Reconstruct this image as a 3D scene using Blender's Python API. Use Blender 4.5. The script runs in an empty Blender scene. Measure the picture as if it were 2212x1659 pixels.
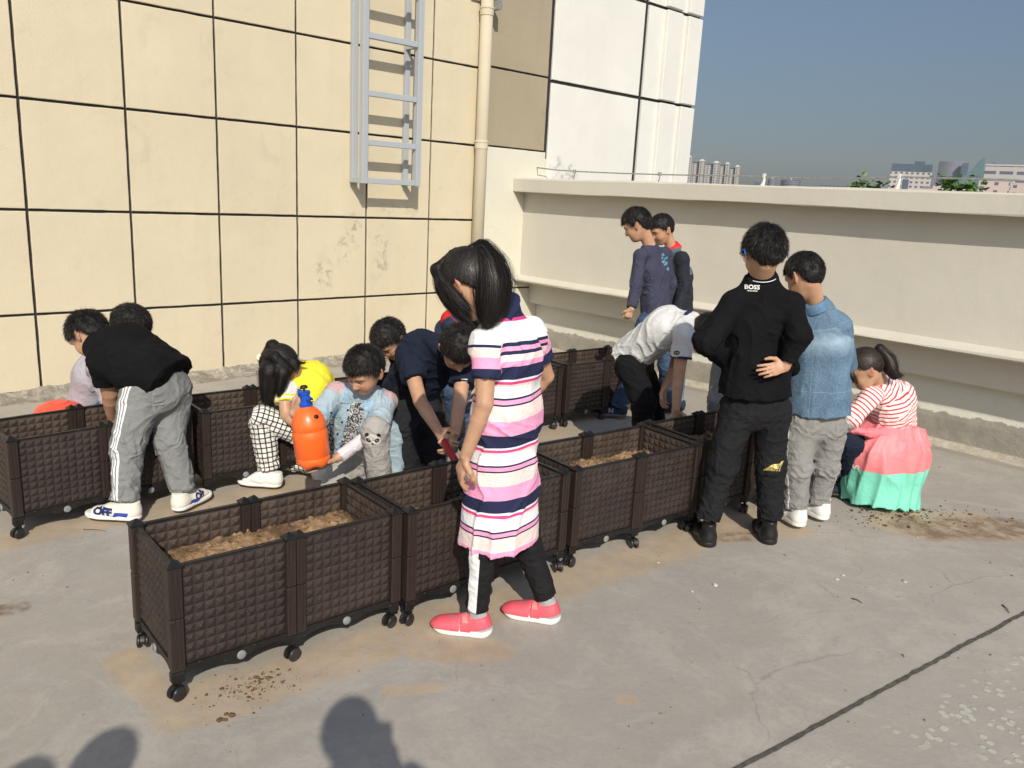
import bpy, bmesh, math, random
import numpy as np
from mathutils import Vector, Matrix, noise as mnoise
from mathutils.bvhtree import BVHTree
random.seed(7)
R_ = math.radians
scene = bpy.context.scene
COL = scene.collection

# ------------------------------------------------------------ camera
F, CX, CY, H = 1750., 1106., 829.5, 1.6
_u = np.array([336000., 6300000., 1472448.]); _u /= np.linalg.norm(_u)
_f = np.array([0, 0, -1.]); _y = _f-(_f@_u)*_u; _y /= np.linalg.norm(_y); _x = np.cross(_y, _u)
RM = np.array([_x, _y, _u])
cam_d = bpy.data.cameras.new('camera'); cam = bpy.data.objects.new('camera', cam_d); COL.objects.link(cam)
M4 = Matrix([list(RM[0])+[0], list(RM[1])+[0], list(RM[2])+[H], [0, 0, 0, 1]])
cam.matrix_world = M4
cam_d.sensor_width = 36; cam_d.lens = 36*F/2212
cam_d.clip_start = .05; cam_d.clip_end = 8000
scene.camera = cam
def ray(a, b): return RM@np.array([(a-CX)/F, -(b-CY)/F, -1.])
def G(a, b, z=0):
    "point of the photograph lying on the level z"
    d = ray(a, b); return d*(z-H)/d[2]+np.array([0, 0, H])
def J(a, b, y):
    "point of the photograph at the distance y ahead of the camera"
    d = ray(a, b); return d*y/d[1]+np.array([0, 0, H])

# ------------------------------------------------------------ sky, sun, exposure
SUN_EL, SUN_AZ = 35.5, 170.     # azimuth clockwise from +Y
w = bpy.data.worlds.new('World'); scene.world = w; w.use_nodes = True
nt = w.node_tree; bg = nt.nodes['Background']
sky = nt.nodes.new('ShaderNodeTexSky'); sky.sky_type = 'NISHITA'; sky.sun_disc = False
sky.sun_elevation = R_(SUN_EL); sky.sun_rotation = R_(SUN_AZ)
sky.air_density = 1.0; sky.dust_density = 1.3; sky.ozone_density = 1.5; sky.altitude = 0
hs = nt.nodes.new('ShaderNodeHueSaturation'); hs.inputs['Saturation'].default_value = 1.0
nt.links.new(sky.outputs[0], hs.inputs['Color'])
# hazy air: brighter round the sun and overhead, duller toward the smoggy far horizon
tc = nt.nodes.new('ShaderNodeTexCoord'); dt = nt.nodes.new('ShaderNodeVectorMath'); dt.operation = 'DOT_PRODUCT'; nt.links.new(tc.outputs['Generated'], dt.inputs[0])
dt.inputs[1].default_value = (math.sin(R_(SUN_AZ))*math.cos(R_(SUN_EL)), math.cos(R_(SUN_AZ))*math.cos(R_(SUN_EL)), math.sin(R_(SUN_EL)))
mr = nt.nodes.new('ShaderNodeMapRange'); mr.interpolation_type = 'SMOOTHSTEP'; nt.links.new(dt.outputs['Value'], mr.inputs[0]); mr.inputs[1].default_value = -.55; mr.inputs[2].default_value = 1.; mr.inputs[3].default_value = 1.0; mr.inputs[4].default_value = 2.0
sx = nt.nodes.new('ShaderNodeSeparateXYZ'); nt.links.new(tc.outputs['Generated'], sx.inputs[0])
m2 = nt.nodes.new('ShaderNodeMapRange'); m2.interpolation_type = 'SMOOTHSTEP'; nt.links.new(sx.outputs[2], m2.inputs[0]); m2.inputs[1].default_value = -.02; m2.inputs[2].default_value = .30; m2.inputs[3].default_value = .54; m2.inputs[4].default_value = 1.
mm_ = nt.nodes.new('ShaderNodeMath'); mm_.operation = 'MULTIPLY'; nt.links.new(mr.outputs[0], mm_.inputs[0]); nt.links.new(m2.outputs[0], mm_.inputs[1])
tn = nt.nodes.new('ShaderNodeMix'); tn.data_type = 'RGBA'; nt.links.new(m2.outputs[0], tn.inputs[0])
for i_, v_ in enumerate((.97, .97, 1.12)): tn.inputs[6].default_value[i_] = v_
for i_ in range(3): tn.inputs[7].default_value[i_] = 1.
cm = nt.nodes.new('ShaderNodeVectorMath'); cm.operation = 'MULTIPLY'; nt.links.new(hs.outputs[0], cm.inputs[0]); nt.links.new(tn.outputs[2], cm.inputs[1])
cs = nt.nodes.new('ShaderNodeVectorMath'); cs.operation = 'SCALE'; nt.links.new(cm.outputs[0], cs.inputs[0]); nt.links.new(mm_.outputs[0], cs.inputs['Scale'])
nt.links.new(cs.outputs[0], bg.inputs[0])
bg.inputs[1].default_value = .070
sd = bpy.data.lights.new('sun', 'SUN'); so = bpy.data.objects.new('sun', sd); COL.objects.link(so)
sd.energy = 4.2; sd.angle = R_(.53); sd.color = (1, .93, .81)
sdir = Vector((math.sin(R_(SUN_AZ))*math.cos(R_(SUN_EL)), math.cos(R_(SUN_AZ))*math.cos(R_(SUN_EL)), math.sin(R_(SUN_EL))))
so.rotation_euler = sdir.to_track_quat('Z', 'Y').to_euler(); so.location = sdir*30
vs = scene.view_settings; vs.view_transform = 'Standard'; vs.look = 'None'; vs.gamma = 1; vs.exposure = .04

# ------------------------------------------------------------ helpers
def srgb(r, g, b):
    f = lambda c: (c/255/12.92 if c/255 <= .04045 else ((c/255+.055)/1.055)**2.4)
    return (f(r), f(g), f(b), 1)
def tag(o, label=None, cat=None, group=None, kind=None):
    if label: o['label'] = label
    if cat: o['category'] = cat
    if group: o['group'] = group
    if kind: o['kind'] = kind
    return o
def empty(name, loc, rz=0, **k):
    o = bpy.data.objects.new(name, None); COL.objects.link(o); o.location = loc; o.rotation_euler = (0, 0, rz)
    o.empty_display_size = .1; tag(o, **k); return o
def link(name, me, mats, parent=None, smooth=False, loc=None):
    o = bpy.data.objects.new(name, me); COL.objects.link(o)
    for m in (mats if isinstance(mats, (list, tuple)) else [mats]): me.materials.append(m)
    if parent: o.parent = parent
    if loc is not None: o.location = loc
    if smooth: me.polygons.foreach_set('use_smooth', [True]*len(me.polygons))
    return o
class MB:
    "collects shapes into one mesh"
    def __init__(s): s.v = []; s.f = []; s.m = []
    def add(s, vs, fs, m=0):
        n = len(s.v); s.v += [tuple(v) for v in vs]; s.f += [[i+n for i in f] for f in fs]; s.m += [m]*len(fs)
    def box(s, a, b, m=0, M=None, bev=0):
        x0, y0, z0 = a; x1, y1, z1 = b
        if bev:
            bm = bmesh.new(); bmesh.ops.create_cube(bm, size=1)
            for v in bm.verts: v.co = Vector(((x0+x1)/2+v.co.x*(x1-x0), (y0+y1)/2+v.co.y*(y1-y0), (z0+z1)/2+v.co.z*(z1-z0)))
            bmesh.ops.bevel(bm, geom=bm.edges[:], offset=bev, segments=1, affect='EDGES')
            bm.verts.index_update()
            vs = [v.co.copy() for v in bm.verts]; fs = [[v.index for v in f.verts] for f in bm.faces]; bm.free()
        else:
            vs = [Vector(p) for p in [(x0,y0,z0),(x1,y0,z0),(x1,y1,z0),(x0,y1,z0),(x0,y0,z1),(x1,y0,z1),(x1,y1,z1),(x0,y1,z1)]]
            fs = [[0,3,2,1],[4,5,6,7],[0,1,5,4],[1,2,6,5],[2,3,7,6],[3,0,4,7]]
        if M is not None: vs = [M@v for v in vs]
        s.add(vs, fs, m)
    def tube(s, pts, r, n=10, m=0, cap=True):
        pts = [Vector(p) for p in pts]; rs = r if isinstance(r, (list, tuple)) else [r]*len(pts)
        V = []; up = None
        for i, p in enumerate(pts):
            t = (pts[min(i+1, len(pts)-1)]-pts[max(i-1, 0)]).normalized()
            if up is None: up = t.orthogonal().normalized()
            up = (up-t*up.dot(t)).normalized(); sd_ = t.cross(up)
            for k in range(n):
                a = 2*math.pi*k/n; V.append(p+(up*math.cos(a)+sd_*math.sin(a))*rs[i])
        Fs = [[i*n+k, i*n+(k+1) % n, (i+1)*n+(k+1) % n, (i+1)*n+k] for i in range(len(pts)-1) for k in range(n)]
        if cap: Fs += [list(range(n))[::-1], [(len(pts)-1)*n+k for k in range(n)]]
        s.add(V, Fs, m)
    def lathe(s, prof, n=24, m=0, M=None):
        V = []
        for r, z in prof:
            for k in range(n):
                a = 2*math.pi*k/n; v = Vector((r*math.cos(a), r*math.sin(a), z)); V.append(M@v if M is not None else v)
        Fs = [[i*n+k, i*n+(k+1) % n, (i+1)*n+(k+1) % n, (i+1)*n+k] for i in range(len(prof)-1) for k in range(n)]
        Fs += [list(range(n))[::-1], [(len(prof)-1)*n+k for k in range(n)]]
        s.add(V, Fs, m)
    def prism(s, poly, z0, z1, m=0, M=None):
        "poly in the local XZ plane, extruded along Y from z0 to z1"
        n = len(poly); V = [Vector((x, z0, z)) for x, z in poly]+[Vector((x, z1, z)) for x, z in poly]
        if M is not None: V = [M@v for v in V]
        Fs = [list(range(n)), list(range(n, 2*n))[::-1]]+[[i, i+n, (i+1) % n+n, (i+1) % n] for i in range(n)]
        s.add(V, Fs, m)
    def mesh(s, name='m'):
        me = bpy.data.meshes.new(name); me.from_pydata([tuple(v) for v in s.v], [], s.f)
        me.polygons.foreach_set('material_index', s.m); me.update(); return me
    def build(s, name, mats, parent=None, smooth=False, loc=None): return link(name, s.mesh(name), mats, parent, smooth, loc)
def fixn(me):
    bm = bmesh.new(); bm.from_mesh(me); bmesh.ops.recalc_face_normals(bm, faces=bm.faces); bm.to_mesh(me); bm.free(); return me

class N:
    "small node-tree writer"
    def __init__(s, name):
        s.m = bpy.data.materials.new(name); s.m.use_nodes = True; s.t = s.m.node_tree
        s.p = s.t.nodes['Principled BSDF']; s.co = None
    def n(s, typ, ins={}, **kw):
        x = s.t.nodes.new('ShaderNode'+typ)
        for k, v in kw.items(): setattr(x, k, v)
        for k, v in ins.items(): s.set(x.inputs[k], v)
        return x
    def set(s, sock, v):
        if isinstance(v, bpy.types.NodeSocket): s.t.links.new(v, sock)
        elif isinstance(v, bpy.types.Node): s.t.links.new(v.outputs[0], sock)
        else: sock.default_value = v
    def obj(s):
        if not s.co: s.co = s.n('TexCoord').outputs['Object']
        return s.co
    def attr(s, name): return s.n('Attribute', attribute_name=name).outputs['Vector']
    def noise(s, scale, detail=4, rough=.55, vec=None, st=None, dist=0):
        v = vec if vec is not None else s.obj()
        if st: v = s.n('VectorMath', {0: v, 1: st}, operation='MULTIPLY').outputs[0]
        return s.n('TexNoise', {'Vector': v, 'Scale': scale, 'Detail': detail, 'Roughness': rough, 'Distortion': dist}).outputs[0]
    def ramp(s, fac, stops, interp='LINEAR'):
        r = s.n('ValToRGB', {0: fac}); cr = r.color_ramp; cr.interpolation = interp
        while len(cr.elements) < len(stops): cr.elements.new(.5)
        for e, (p, c) in zip(cr.elements, stops):
            e.position = p; e.color = c if hasattr(c, '__len__') else (c, c, c, 1)
        return r.outputs[0]
    def mix(s, fac, a, b, mode='MIX'):
        x = s.n('Mix', data_type='RGBA', blend_type=mode)
        s.set(x.inputs[0], fac); s.set(x.inputs[6], a); s.set(x.inputs[7], b); return x.outputs[2]
    def math(s, op, a, b=0., c=None):
        x = s.n('Math', operation=op); s.set(x.inputs[0], a); s.set(x.inputs[1], b)
        if c is not None: s.set(x.inputs[2], c)
        return x.outputs[0]
    def bump(s, h, dist=.002, strength=1., prev=None):
        b = s.n('Bump', {'Height': h, 'Distance': dist, 'Strength': strength})
        if prev is not None: s.set(b.inputs['Normal'], prev)
        return b.outputs[0]
    def out(s, base=None, rough=None, normal=None, spec=None, metal=None, **kw):
        for k, v in (('Base Color', base), ('Roughness', rough), ('Normal', normal), ('Specular IOR Level', spec), ('Metallic', metal)):
            if v is not None: s.set(s.p.inputs[k], v)
        for k, v in kw.items(): s.set(s.p.inputs[k], v)
        return s.m
def simple(name, col, rough=.6, var=.12, scale=20, bumpd=.0008, bs=200, spec=.4, metal=0):
    m = N(name); c2 = tuple(min(1, x*(1-var)) for x in col[:3])+(1,); c1 = tuple(min(1, x*(1+var)) for x in col[:3])+(1,)
    n = m.noise(scale)
    return m.out(m.ramp(n, [(.3, c2), (.7, c1)]), rough, m.bump(m.noise(bs, 3), bumpd), spec, metal)

# ------------------------------------------------------------ fixed directions of the place
def unit(v): v = np.array(v, float); return v/np.linalg.norm(v)
dL = unit(ray(3000, 522)[:2]); dR = -unit(ray(-600, 330)[:2])
dL = np.array([.722, .692]); dL = unit(dL); dR = np.array([dL[1], -dL[0]])   # building wall / parapet, square to each other
AW = G(80, 855)[:2]                                # a point of the building wall's foot
P0 = G(2000, 951)[:2]                              # a point of the parapet's foot
nW = np.array([dL[1], -dL[0]])                     # out of the wall
nR = np.array([-dL[0], -dL[1]])                    # out of the parapet
Mw = Matrix(((dL[0], nW[0], 0, AW[0]), (dL[1], nW[1], 0, AW[1]), (0, 0, 1, 0), (0, 0, 0, 1)))     # wall space: x along, y out, z up
sP = (P0-AW)@dL                                     # the parapet plane in wall space: x = sP
# parapet space: x along dR from the wall, y out toward the camera, z up
P00 = AW+dL*sP
Mp = Matrix(((dR[0], nR[0], 0, P00[0]), (dR[1], nR[1], 0, P00[1]), (0, 0, 1, 0), (0, 0, 0, 1)))
def Wxz(a, b, off=0):
    d = ray(a, b); A2 = AW+nW*off; t = (nW@(A2))/(nW@d[:2]); p = d*t+np.array([0, 0, H]); return (p[:2]-AW)@dL, p[2]
def Pxz(a, b, off=0):
    d = ray(a, b); A2 = P00+nR*off; t = (nR@A2)/(nR@d[:2]); p = d*t+np.array([0, 0, H]); return (p[:2]-P00)@dR, p[2]
# ------------------------------------------------------------ ground
def floor_mat():
    m = N('painted concrete'); o = m.obj()
    big = m.noise(.9, 6, .6, dist=.4); mid = m.noise(4, 8, .68, dist=.7); fine = m.noise(45, 6, .7)
    c = m.ramp(big, [(.3, (.315, .285, .243, 1)), (.5, (.36, .33, .282, 1)), (.72, (.405, .372, .316, 1))])
    c = m.mix(m.ramp(mid, [(.35, .0), (.6, .55)]), c, (.305, .285, .255, 1))
    c = m.mix(m.ramp(m.noise(2.2, 7, .7, dist=1.1), [(.56, 0.), (.63, .38)]), c, (.43, .405, .35, 1))
    c = m.mix(m.ramp(m.noise(7, 8, .75, dist=1.), [(.58, 0.), (.66, .3)]), c, (.24, .222, .212, 1))
    c = m.mix(m.ramp(fine, [(.3, .14), (.6, 0.)]), c, (.2, .18, .165, 1))
    ck = m.n('TexVoronoi', {'Vector': m.n('VectorMath', {0: o, 1: m.n('VectorMath', {0: m.n('TexNoise', {'Vector': o, 'Scale': 6., 'Detail': 5.}).outputs[1], 1: (.16, .16, .0)}, operation='MULTIPLY').outputs[0]}, operation='ADD').outputs[0], 'Scale': .9}, feature='DISTANCE_TO_EDGE').outputs[0]
    c = m.mix(m.math('MULTIPLY', m.ramp(ck, [(.0, .5), (.004, 0.)]), m.ramp(m.noise(1.4, 3), [(.5, 0.), (.6, 1.)])), c, (.16, .14, .12, 1))
    c = m.mix(m.ramp(m.noise(1.6, 8, .78, dist=.5), [(.49, .0), (.59, .30), (.66, 0.)]), c, (.48, .45, .39, 1))
    c = m.mix(m.ramp(m.noise(3.3, 8, .8, dist=.6), [(.56, .0), (.64, .30)]), c, (.25, .23, .22, 1))
    c = m.mix(m.ramp(m.noise(110, 4, .7), [(.58, 0.), (.68, .28)]), c, (.17, .155, .14, 1))
    # sand and mud around the planters
    sep = m.n('SeparateXYZ', {0: o}); x, y = sep.outputs[0], sep.outputs[1]
    def seg_mask(ax, ay, bx, by, w, inner=0.):
        L = math.hypot(bx-ax, by-ay); dx, dy = (bx-ax)/L, (by-ay)/L
        px = m.math('SUBTRACT', x, ax); py = m.math('SUBTRACT', y, ay)
        t = m.math('ADD', m.math('MULTIPLY', px, dx), m.math('MULTIPLY', py, dy))
        t = m.math('MINIMUM', m.math('MAXIMUM', t, 0.), L)
        ex = m.math('SUBTRACT', px, m.math('MULTIPLY', t, dx)); ey = m.math('SUBTRACT', py, m.math('MULTIPLY', t, dy))
        d = m.math('SQRT', m.math('ADD', m.math('MULTIPLY', ex, ex), m.math('MULTIPLY', ey, ey)))
        d = m.math('ADD', d, m.math('MULTIPLY', m.math('SUBTRACT', mid, .5), w*1.1))
        d = m.math('ADD', d, m.math('MULTIPLY', m.math('SUBTRACT', big, .5), w*.8))
        return m.ramp(m.math('DIVIDE', d, w*2), [(.32, 1.), (.52, 0.)])
    msk = None
    for sgm in SAND:
        s_ = seg_mask(*sgm); msk = s_ if msk is None else m.math('MAXIMUM', msk, s_)
    grain = m.noise(14, 6, .7)
    msk2 = m.math('MULTIPLY', msk, m.ramp(grain, [(.25, .35), (.62, 1.)]))
    c = m.mix(m.math('MULTIPLY', msk2, .66), c, m.ramp(m.noise(9, 5), [(.3, (.36, .25, .145, 1)), (.7, (.50, .37, .225, 1))]))
    mm = None
    for sgm in MUD:
        s_ = seg_mask(*sgm); mm = s_ if mm is None else m.math('MAXIMUM', mm, s_)
    mm = m.math('MULTIPLY', mm, m.ramp(m.noise(11, 7, .7), [(.38, 0.), (.58, 1.)]))
    c = m.mix(m.math('MULTIPLY', mm, .8), c, (.15, .095, .055, 1))
    # peeled paint flecks beyond the joint
    vor = m.n('TexVoronoi', {'Vector': o, 'Scale': 26.}, feature='F1').outputs[0]
    side = m.math('ADD', m.math('MULTIPLY', x, .583), m.math('MULTIPLY', y, -.812))   # distance across the joint
    sm = m.ramp(m.math('SUBTRACT', side, -1.15), [(.0, 0.), (.06, 1.)])
    fl = m.math('MULTIPLY', m.ramp(m.math('ADD', vor, m.math('MULTIPLY', fine, .35)), [(.46, 1.), (.52, 0.)]), m.ramp(m.noise(1.9, 4), [(.42, 0.), (.52, 1.)]))
    c = m.mix(m.math('MULTIPLY', m.math('MULTIPLY', fl, sm), .65), c, (.50, .48, .40, 1))
    # small dark spots everywhere
    v2 = m.n('TexVoronoi', {'Vector': o, 'Scale': 9., 'Randomness': 1.}, feature='F1')
    sp = m.math('MULTIPLY', m.ramp(v2.outputs[0], [(.035, 1.), (.06, 0.)]), m.ramp(m.noise(3, 3), [(.5, 0.), (.6, 1.)]))
    c = m.mix(m.math('MULTIPLY', sp, .6), c, (.1, .085, .07, 1))
    b = m.bump(fine, .0010); b = m.bump(mid, .003, prev=b); b = m.bump(m.math('MULTIPLY', fl, sm), .0012, prev=b)
    return m.out(c, m.ramp(mid, [(.3, .62), (.7, .88)]), b, .35)
PL1 = [((-.998, 2.253), 40.5), ((-.346, 2.778), 41.3), ((.302, 3.348), 37.4), ((.971, 3.881), 36.8)]
PL2 = [((-2.155, 3.334), 47.6), ((-1.54, 3.926), 40.8), ((-.905, 4.472), 40.6), ((-.27, 5.017), 40.6), ((.39, 5.60), 40.)]
SAND = [(-.95, 2.2, -.3, 2.72, .13), (-.3, 2.74, 1.55, 4.2, .14), (-1.27, 2.45, -1., 2.2, .07), (-2.2, 3.3, -1.55, 3.85, .13), (-1.5, 3.85, .4, 5.5, .12),
        (-.05, 2.62, -.03, 2.63, .09), (.42, 2.37, .44, 2.37, .035), (-.28, 2.6, .0, 2.62, .08), (2.1, 4.05, 2.6, 4.1, .2), (-.35, 2.35, -.2, 2.38, .04), (-2.3, 3.1, -2.0, 2.75, .1), (1.0, 3.75, 1.5, 3.9, .12)]
MUD = [(2.2, 4.02, 2.75, 4.1, .16), (1.1, 3.75, 1.3, 3.8, .07), (-1.85, 2.72, -1.8, 2.74, .05), (-2.35, 3.0, -2.3, 3.02, .05)]
FM = floor_mat()
bm = MB()
FX0, FX1, FY0, FY1 = -8, 9, -6, 14
# roof floor: a sheet that drops gently to the gutter at the parapet
def floorz(x, y):
    d = (np.array([x, y])-P00)@nR
    return -.088*max(0., min(1., (.20-d)/.45))
nx, ny = 120, 140
us = np.linspace(-6, 9, nx); vsn = np.linspace(-.62, 12, ny)
V = []; 
for j in vsn:
    for i in us:
        p = P00+dR*i+nR*j; V.append((p[0], p[1], floorz(*p)))
bm.add(V, [[j*nx+i, j*nx+i+1, (j+1)*nx+i+1, (j+1)*nx+i] for j in range(ny-1) for i in range(nx-1)])
fl = bm.build('roof_floor', FM); fixn(fl.data); tag(fl, kind='structure')
for p in fl.data.polygons:
    if p.normal.z < 0: fl.data.flip_normals(); break
# joint in the floor: a shallow strip of dark filler with ragged edges
j0, j1 = G(2400, 1222), G(1500, 1714)
bm = MB(); V = []; nseg = 160
dj = unit((j1-j0)[:2]); nj = np.array([-dj[1], dj[0]])
for i in range(nseg+1):
    p = j0[:2]+(j1-j0)[:2]*i/nseg; wob = .006*mnoise.noise(Vector((i*.07, 3, 0)))
    for s_ in (-1, 1):
        wd = .0085+.004*mnoise.noise(Vector((i*.45, s_*5, 1)))+.003*mnoise.noise(Vector((i*1.7, s_*9, 1)))
        q = p+nj*(wob+s_*max(.003, wd)); V.append((q[0], q[1], .0035))
bm.add(V, [[2*i, 2*i+1, 2*i+3, 2*i+2] for i in range(nseg)])
jm = bm.build('floor_joint', simple('joint filler', (.085, .075, .062, 1), .95, .35, 40, .002, 120)); fixn(jm.data); tag(jm, kind='structure')

# far ground under the roof's edge
bm = MB(); bm.add([(-3000, -500, -38), (3000, -500, -38), (3000, 5000, -38), (-3000, 5000, -38)], [[0, 1, 2, 3]])
g = bm.build('ground', simple('far ground', (.12, .13, .11, 1), .9, .3, .02)); tag(g, kind='structure')

# ------------------------------------------------------------ building wall
def plaster(name, col, dirt=.25, v=.05, grime=True):
    m = N(name); n1 = m.noise(1.3, 5, .6); n2 = m.noise(90, 5, .6)
    c = m.ramp(n1, [(.3, tuple(x*(1-v) for x in col)+(1,)), (.7, tuple(min(1, x*(1+v)) for x in col)+(1,))])
    if grime:
        c = m.mix(m.ramp(m.noise(3.5, 7, .72, dist=1.2), [(.56, 0.), (.74, dirt)]), c, tuple(x*.62 for x in col)+(1,))
        c = m.mix(m.ramp(m.noise(2.5, 5, .6, st=(3, 3, .35)), [(.55, 0.), (.75, dirt*.8)]), c, tuple(x*.75 for x in col)+(1,))
    b = m.bump(n2, .0015); b = m.bump(m.noise(4, 2), .005, prev=b)
    return m.out(c, .82, b, .25)
M_beige = plaster('beige wall plaster', (.57, .50, .36))
M_tan = plaster('darker beige plaster', (.33, .28, .198))
M_cream = plaster('cream wall paint', (.60, .58, .48), .2)
M_white = plaster('white wall paint', (.66, .65, .60), .05)
M_joint = simple('dark joint', (.022, .022, .022, 1), .8, .3, 30, .003, 80)
M_par = plaster('parapet paint', (.545, .515, .44), .14, .03)
M_mortar = None
def mortar_mat():
    m = N('broken mortar'); n = m.noise(9, 8, .75, dist=1.)
    c = m.ramp(n, [(.3, (.16, .14, .11, 1)), (.5, (.33, .30, .24, 1)), (.62, (.50, .46, .38, 1)), (.75, (.62, .6, .52, 1))])
    c = m.mix(m.ramp(m.noise(30, 4), [(.6, 0.), (.7, .5)]), c, (.2, .12, .08, 1))
    return m.out(c, .92, m.bump(n, .03, prev=m.bump(m.noise(60, 5), .006)), .2)
M_mortar = mortar_mat()
M_smudge = N('hand smudge'); 
def jit(i, a=.0022): return a*mnoise.noise(Vector((i*2.3, i*.7, 11.)))
def panel(mb, x0, x1, z0, z1, y0, y1, m, nx=14, nz=14):
    "a raised panel with slightly ragged edges"
    def e(t, k): return .0022*mnoise.noise(Vector((t*9, k*3.1, x0)))+.0012*mnoise.noise(Vector((t*40, k*3.1, z0)))
    V = []; ring = []
    for i in range(nx): x = x0+(x1-x0)*i/nx; ring.append((x, z0+e(x, 1)))
    for i in range(nz): z = z0+(z1-z0)*i/nz; ring.append((x1+e(z, 2), z))
    for i in range(nx): x = x1+(x0-x1)*i/nx; ring.append((x, z1+e(x, 3)))
    for i in range(nz): z = z1+(z0-z1)*i/nz; ring.append((x0+e(z, 4), z))
    n = len(ring)
    cx, cz = (x0+x1)/2, (z0+z1)/2
    inn = [(x+(.004 if x < cx else -.004), z+(.004 if z < cz else -.004)) for x, z in ring]
    V = [(x, y0, z) for x, z in ring]+[(x, y1-.003, z) for x, z in ring]+[(x, y1, z) for x, z in inn]
    Fs = [[i, (i+1) % n, (i+1) % n+n, i+n] for i in range(n)]+[[i+n, (i+1) % n+n, (i+1) % n+2*n, i+2*n] for i in range(n)]+[[i+2*n for i in range(n)]]
    mb.add(V, Fs, m)
XS = [-6.265, -5.565, -4.865, -4.165, -3.465, -2.765, -2.065, -1.365, -.665, .035, .722, 1.405, 2.098, 2.797, 3.52, 4.20]
ZS = [.045, .593, 1.323, 2.062, 2.80, 3.53, 4.26, 5.0]
wall = empty('building_wall', Mw@Vector((0, 0, 0)), label='tall beige panelled building wall with dark joints and white painted end beside the parapet', cat='wall')
def wbuild(mb, name, mats, par, smooth=False):
    me = mb.mesh(name); me.transform(Matrix.Translation(-par.location)@Mw); fixn(me)
    return link(name, me, mats, par, smooth)
g_ = .0098
mb = MB(); mb.box((-7, -.35, -.3), (7.72, -.018, 5.4), 0)
wbuild(mb, 'wall_core', [M_joint], wall)
mb = MB()
for i in range(len(XS)-1):
    for k in range(len(ZS)-1):
        z0 = ZS[k]+(g_ if k else 0); panel(mb, XS[i]+g_, XS[i+1]-g_, z0, ZS[k+1]-g_, -.02, 0, 0)
wbuild(mb, 'beige_panels', [M_beige], wall)
mb = MB()   # strip right of the pipe
for z0, z1 in ((2.082, 2.825), (2.845, 3.6), (3.62, 4.4), (4.42, 5.3)):
    panel(mb, 4.213, 5.06, z0, z1, -.02, -.001, 0)
wbuild(mb, 'tan_panels', [M_tan], wall)
mb = MB(); panel(mb, 4.208, 5.085, .61, 2.066, -.02, .002, 0); mb.box((5.085, -.02, .61), (5.12, .0015, 2.0)); panel(mb, 4.208, 5.3, -.2, .592, -.02, .0, 0)
wbuild(mb, 'cream_panel', [M_cream], wall)
mb = MB()
for z0, z1 in ((-.2, 2.79), (2.826, 3.85), (3.886, 5.3)):
    panel(mb, 5.115, 6.605, max(z0, 2.0) if False else z0, z1, -.02, .003, 0, 20, 20)
wbuild(mb, 'white_panels', [M_white], wall)
mb = MB()   # stepped pilaster at the far end
for z0, z1 in ((-.2, 2.792), (2.828, 3.85), (3.886, 5.3)):
    mb.box((6.67, -.02, z0), (6.98, .004, z1)); mb.prism([(6.98, .0), (7.03, .0), (7.03, 1), (6.98, 1)], 0, .0001) if False else None
    mb.box((6.98, -.02, z0), (7.28, .055, z1), bev=.006); mb.box((7.28, -.02, z0), (7.40, .012, z1)); mb.box((7.40, -.02, z0), (7.69, .06, z1), bev=.006)
wbuild(mb, 'pilaster', [M_white], wall)
# mortar plinth along the foot of the wall
mb = MB(); nn = 520; V = []
for i in range(nn+1):
    x = -6+10.6*i/nn
    h = .06+.022*mnoise.noise(Vector((x*2.2, 0, 0)))+.014*mnoise.noise(Vector((x*9, 1, 0)))+.01*mnoise.noise(Vector((x*31, 1, 0)))
    d = .10+.045*mnoise.noise(Vector((x*1.7, 5, 0)))+.02*mnoise.noise(Vector((x*12, 5, 0)))
    V += [(x, -.01, h), (x, .006+.004*mnoise.noise(Vector((x*20, 7, 0))), h-.004), (x, d*.45, h*.55+.008*mnoise.noise(Vector((x*15, 9, 0)))), (x, d, .012+.006*mnoise.noise(Vector((x*25, 2, 0)))), (x, d+.05, .0022), (x, d+.2+.06*mnoise.noise(Vector((x*3, 4, 0))), -.004)]
mb.add(V, [[i*6+k, i*6+k+1, (i+1)*6+k+1, (i+1)*6+k] for i in range(nn) for k in range(5)])
wbuild(mb, 'plinth', [M_mortar], wall)
# grey hand smudges below the ladder
def smudge_mat():
    m = N('grey smudges'); c = m.obj()
    n = m.noise(14, 5, .7, dist=.6)
    al = m.ramp(n, [(.50, 0.), (.66, .42)])
    sep = m.n('SeparateXYZ', {0: m.attr('fade')})
    al = m.math('MULTIPLY', al, sep.outputs[0])
    m.out((.17, .16, .15, 1), .9); m.set(m.p.inputs['Alpha'], al); return m.m
SM = smudge_mat()
mb = MB(); fades = []
def smudge(cx, cz, rx, rz, y=.0022):
    V = []; n = 20
    V.append((cx, y, cz)); fades.append(1.)
    for rr, fd in ((.55, .8), (1., 0.)):
        for k in range(n):
            a = 2*math.pi*k/n; V.append((cx+rx*rr*math.cos(a), y, cz+rz*rr*math.sin(a))); fades.append(fd)
    mb.add(V, [[0, 1+k, 1+(k+1) % n] for k in range(n)]+[[1+k, 1+n+k, 1+n+(k+1) % n, 1+(k+1) % n] for k in range(n)])
for cx, cz, rx, rz in ((2.98, 1.13, .11, .16), (2.96, .87, .11, .2), (2.66, 1.2, .1, .2), (2.55, 1.0, .1, .18), (3.3, 1.42, .09, .1), (3.05, 1.42, .12, .06), (2.35, .8, .12, .2), (5.28, 1.9, .16, .16), (5.5, 1.88, .14, .14), (5.4, 1.78, .2, .12)):
    smudge(cx, cz, rx, rz, .0022 if cx < 5 else .0052)
so_ = wbuild(mb, 'smudges', [SM], wall)
at = so_.data.attributes.new('fade', 'FLOAT_VECTOR', 'POINT')
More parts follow.
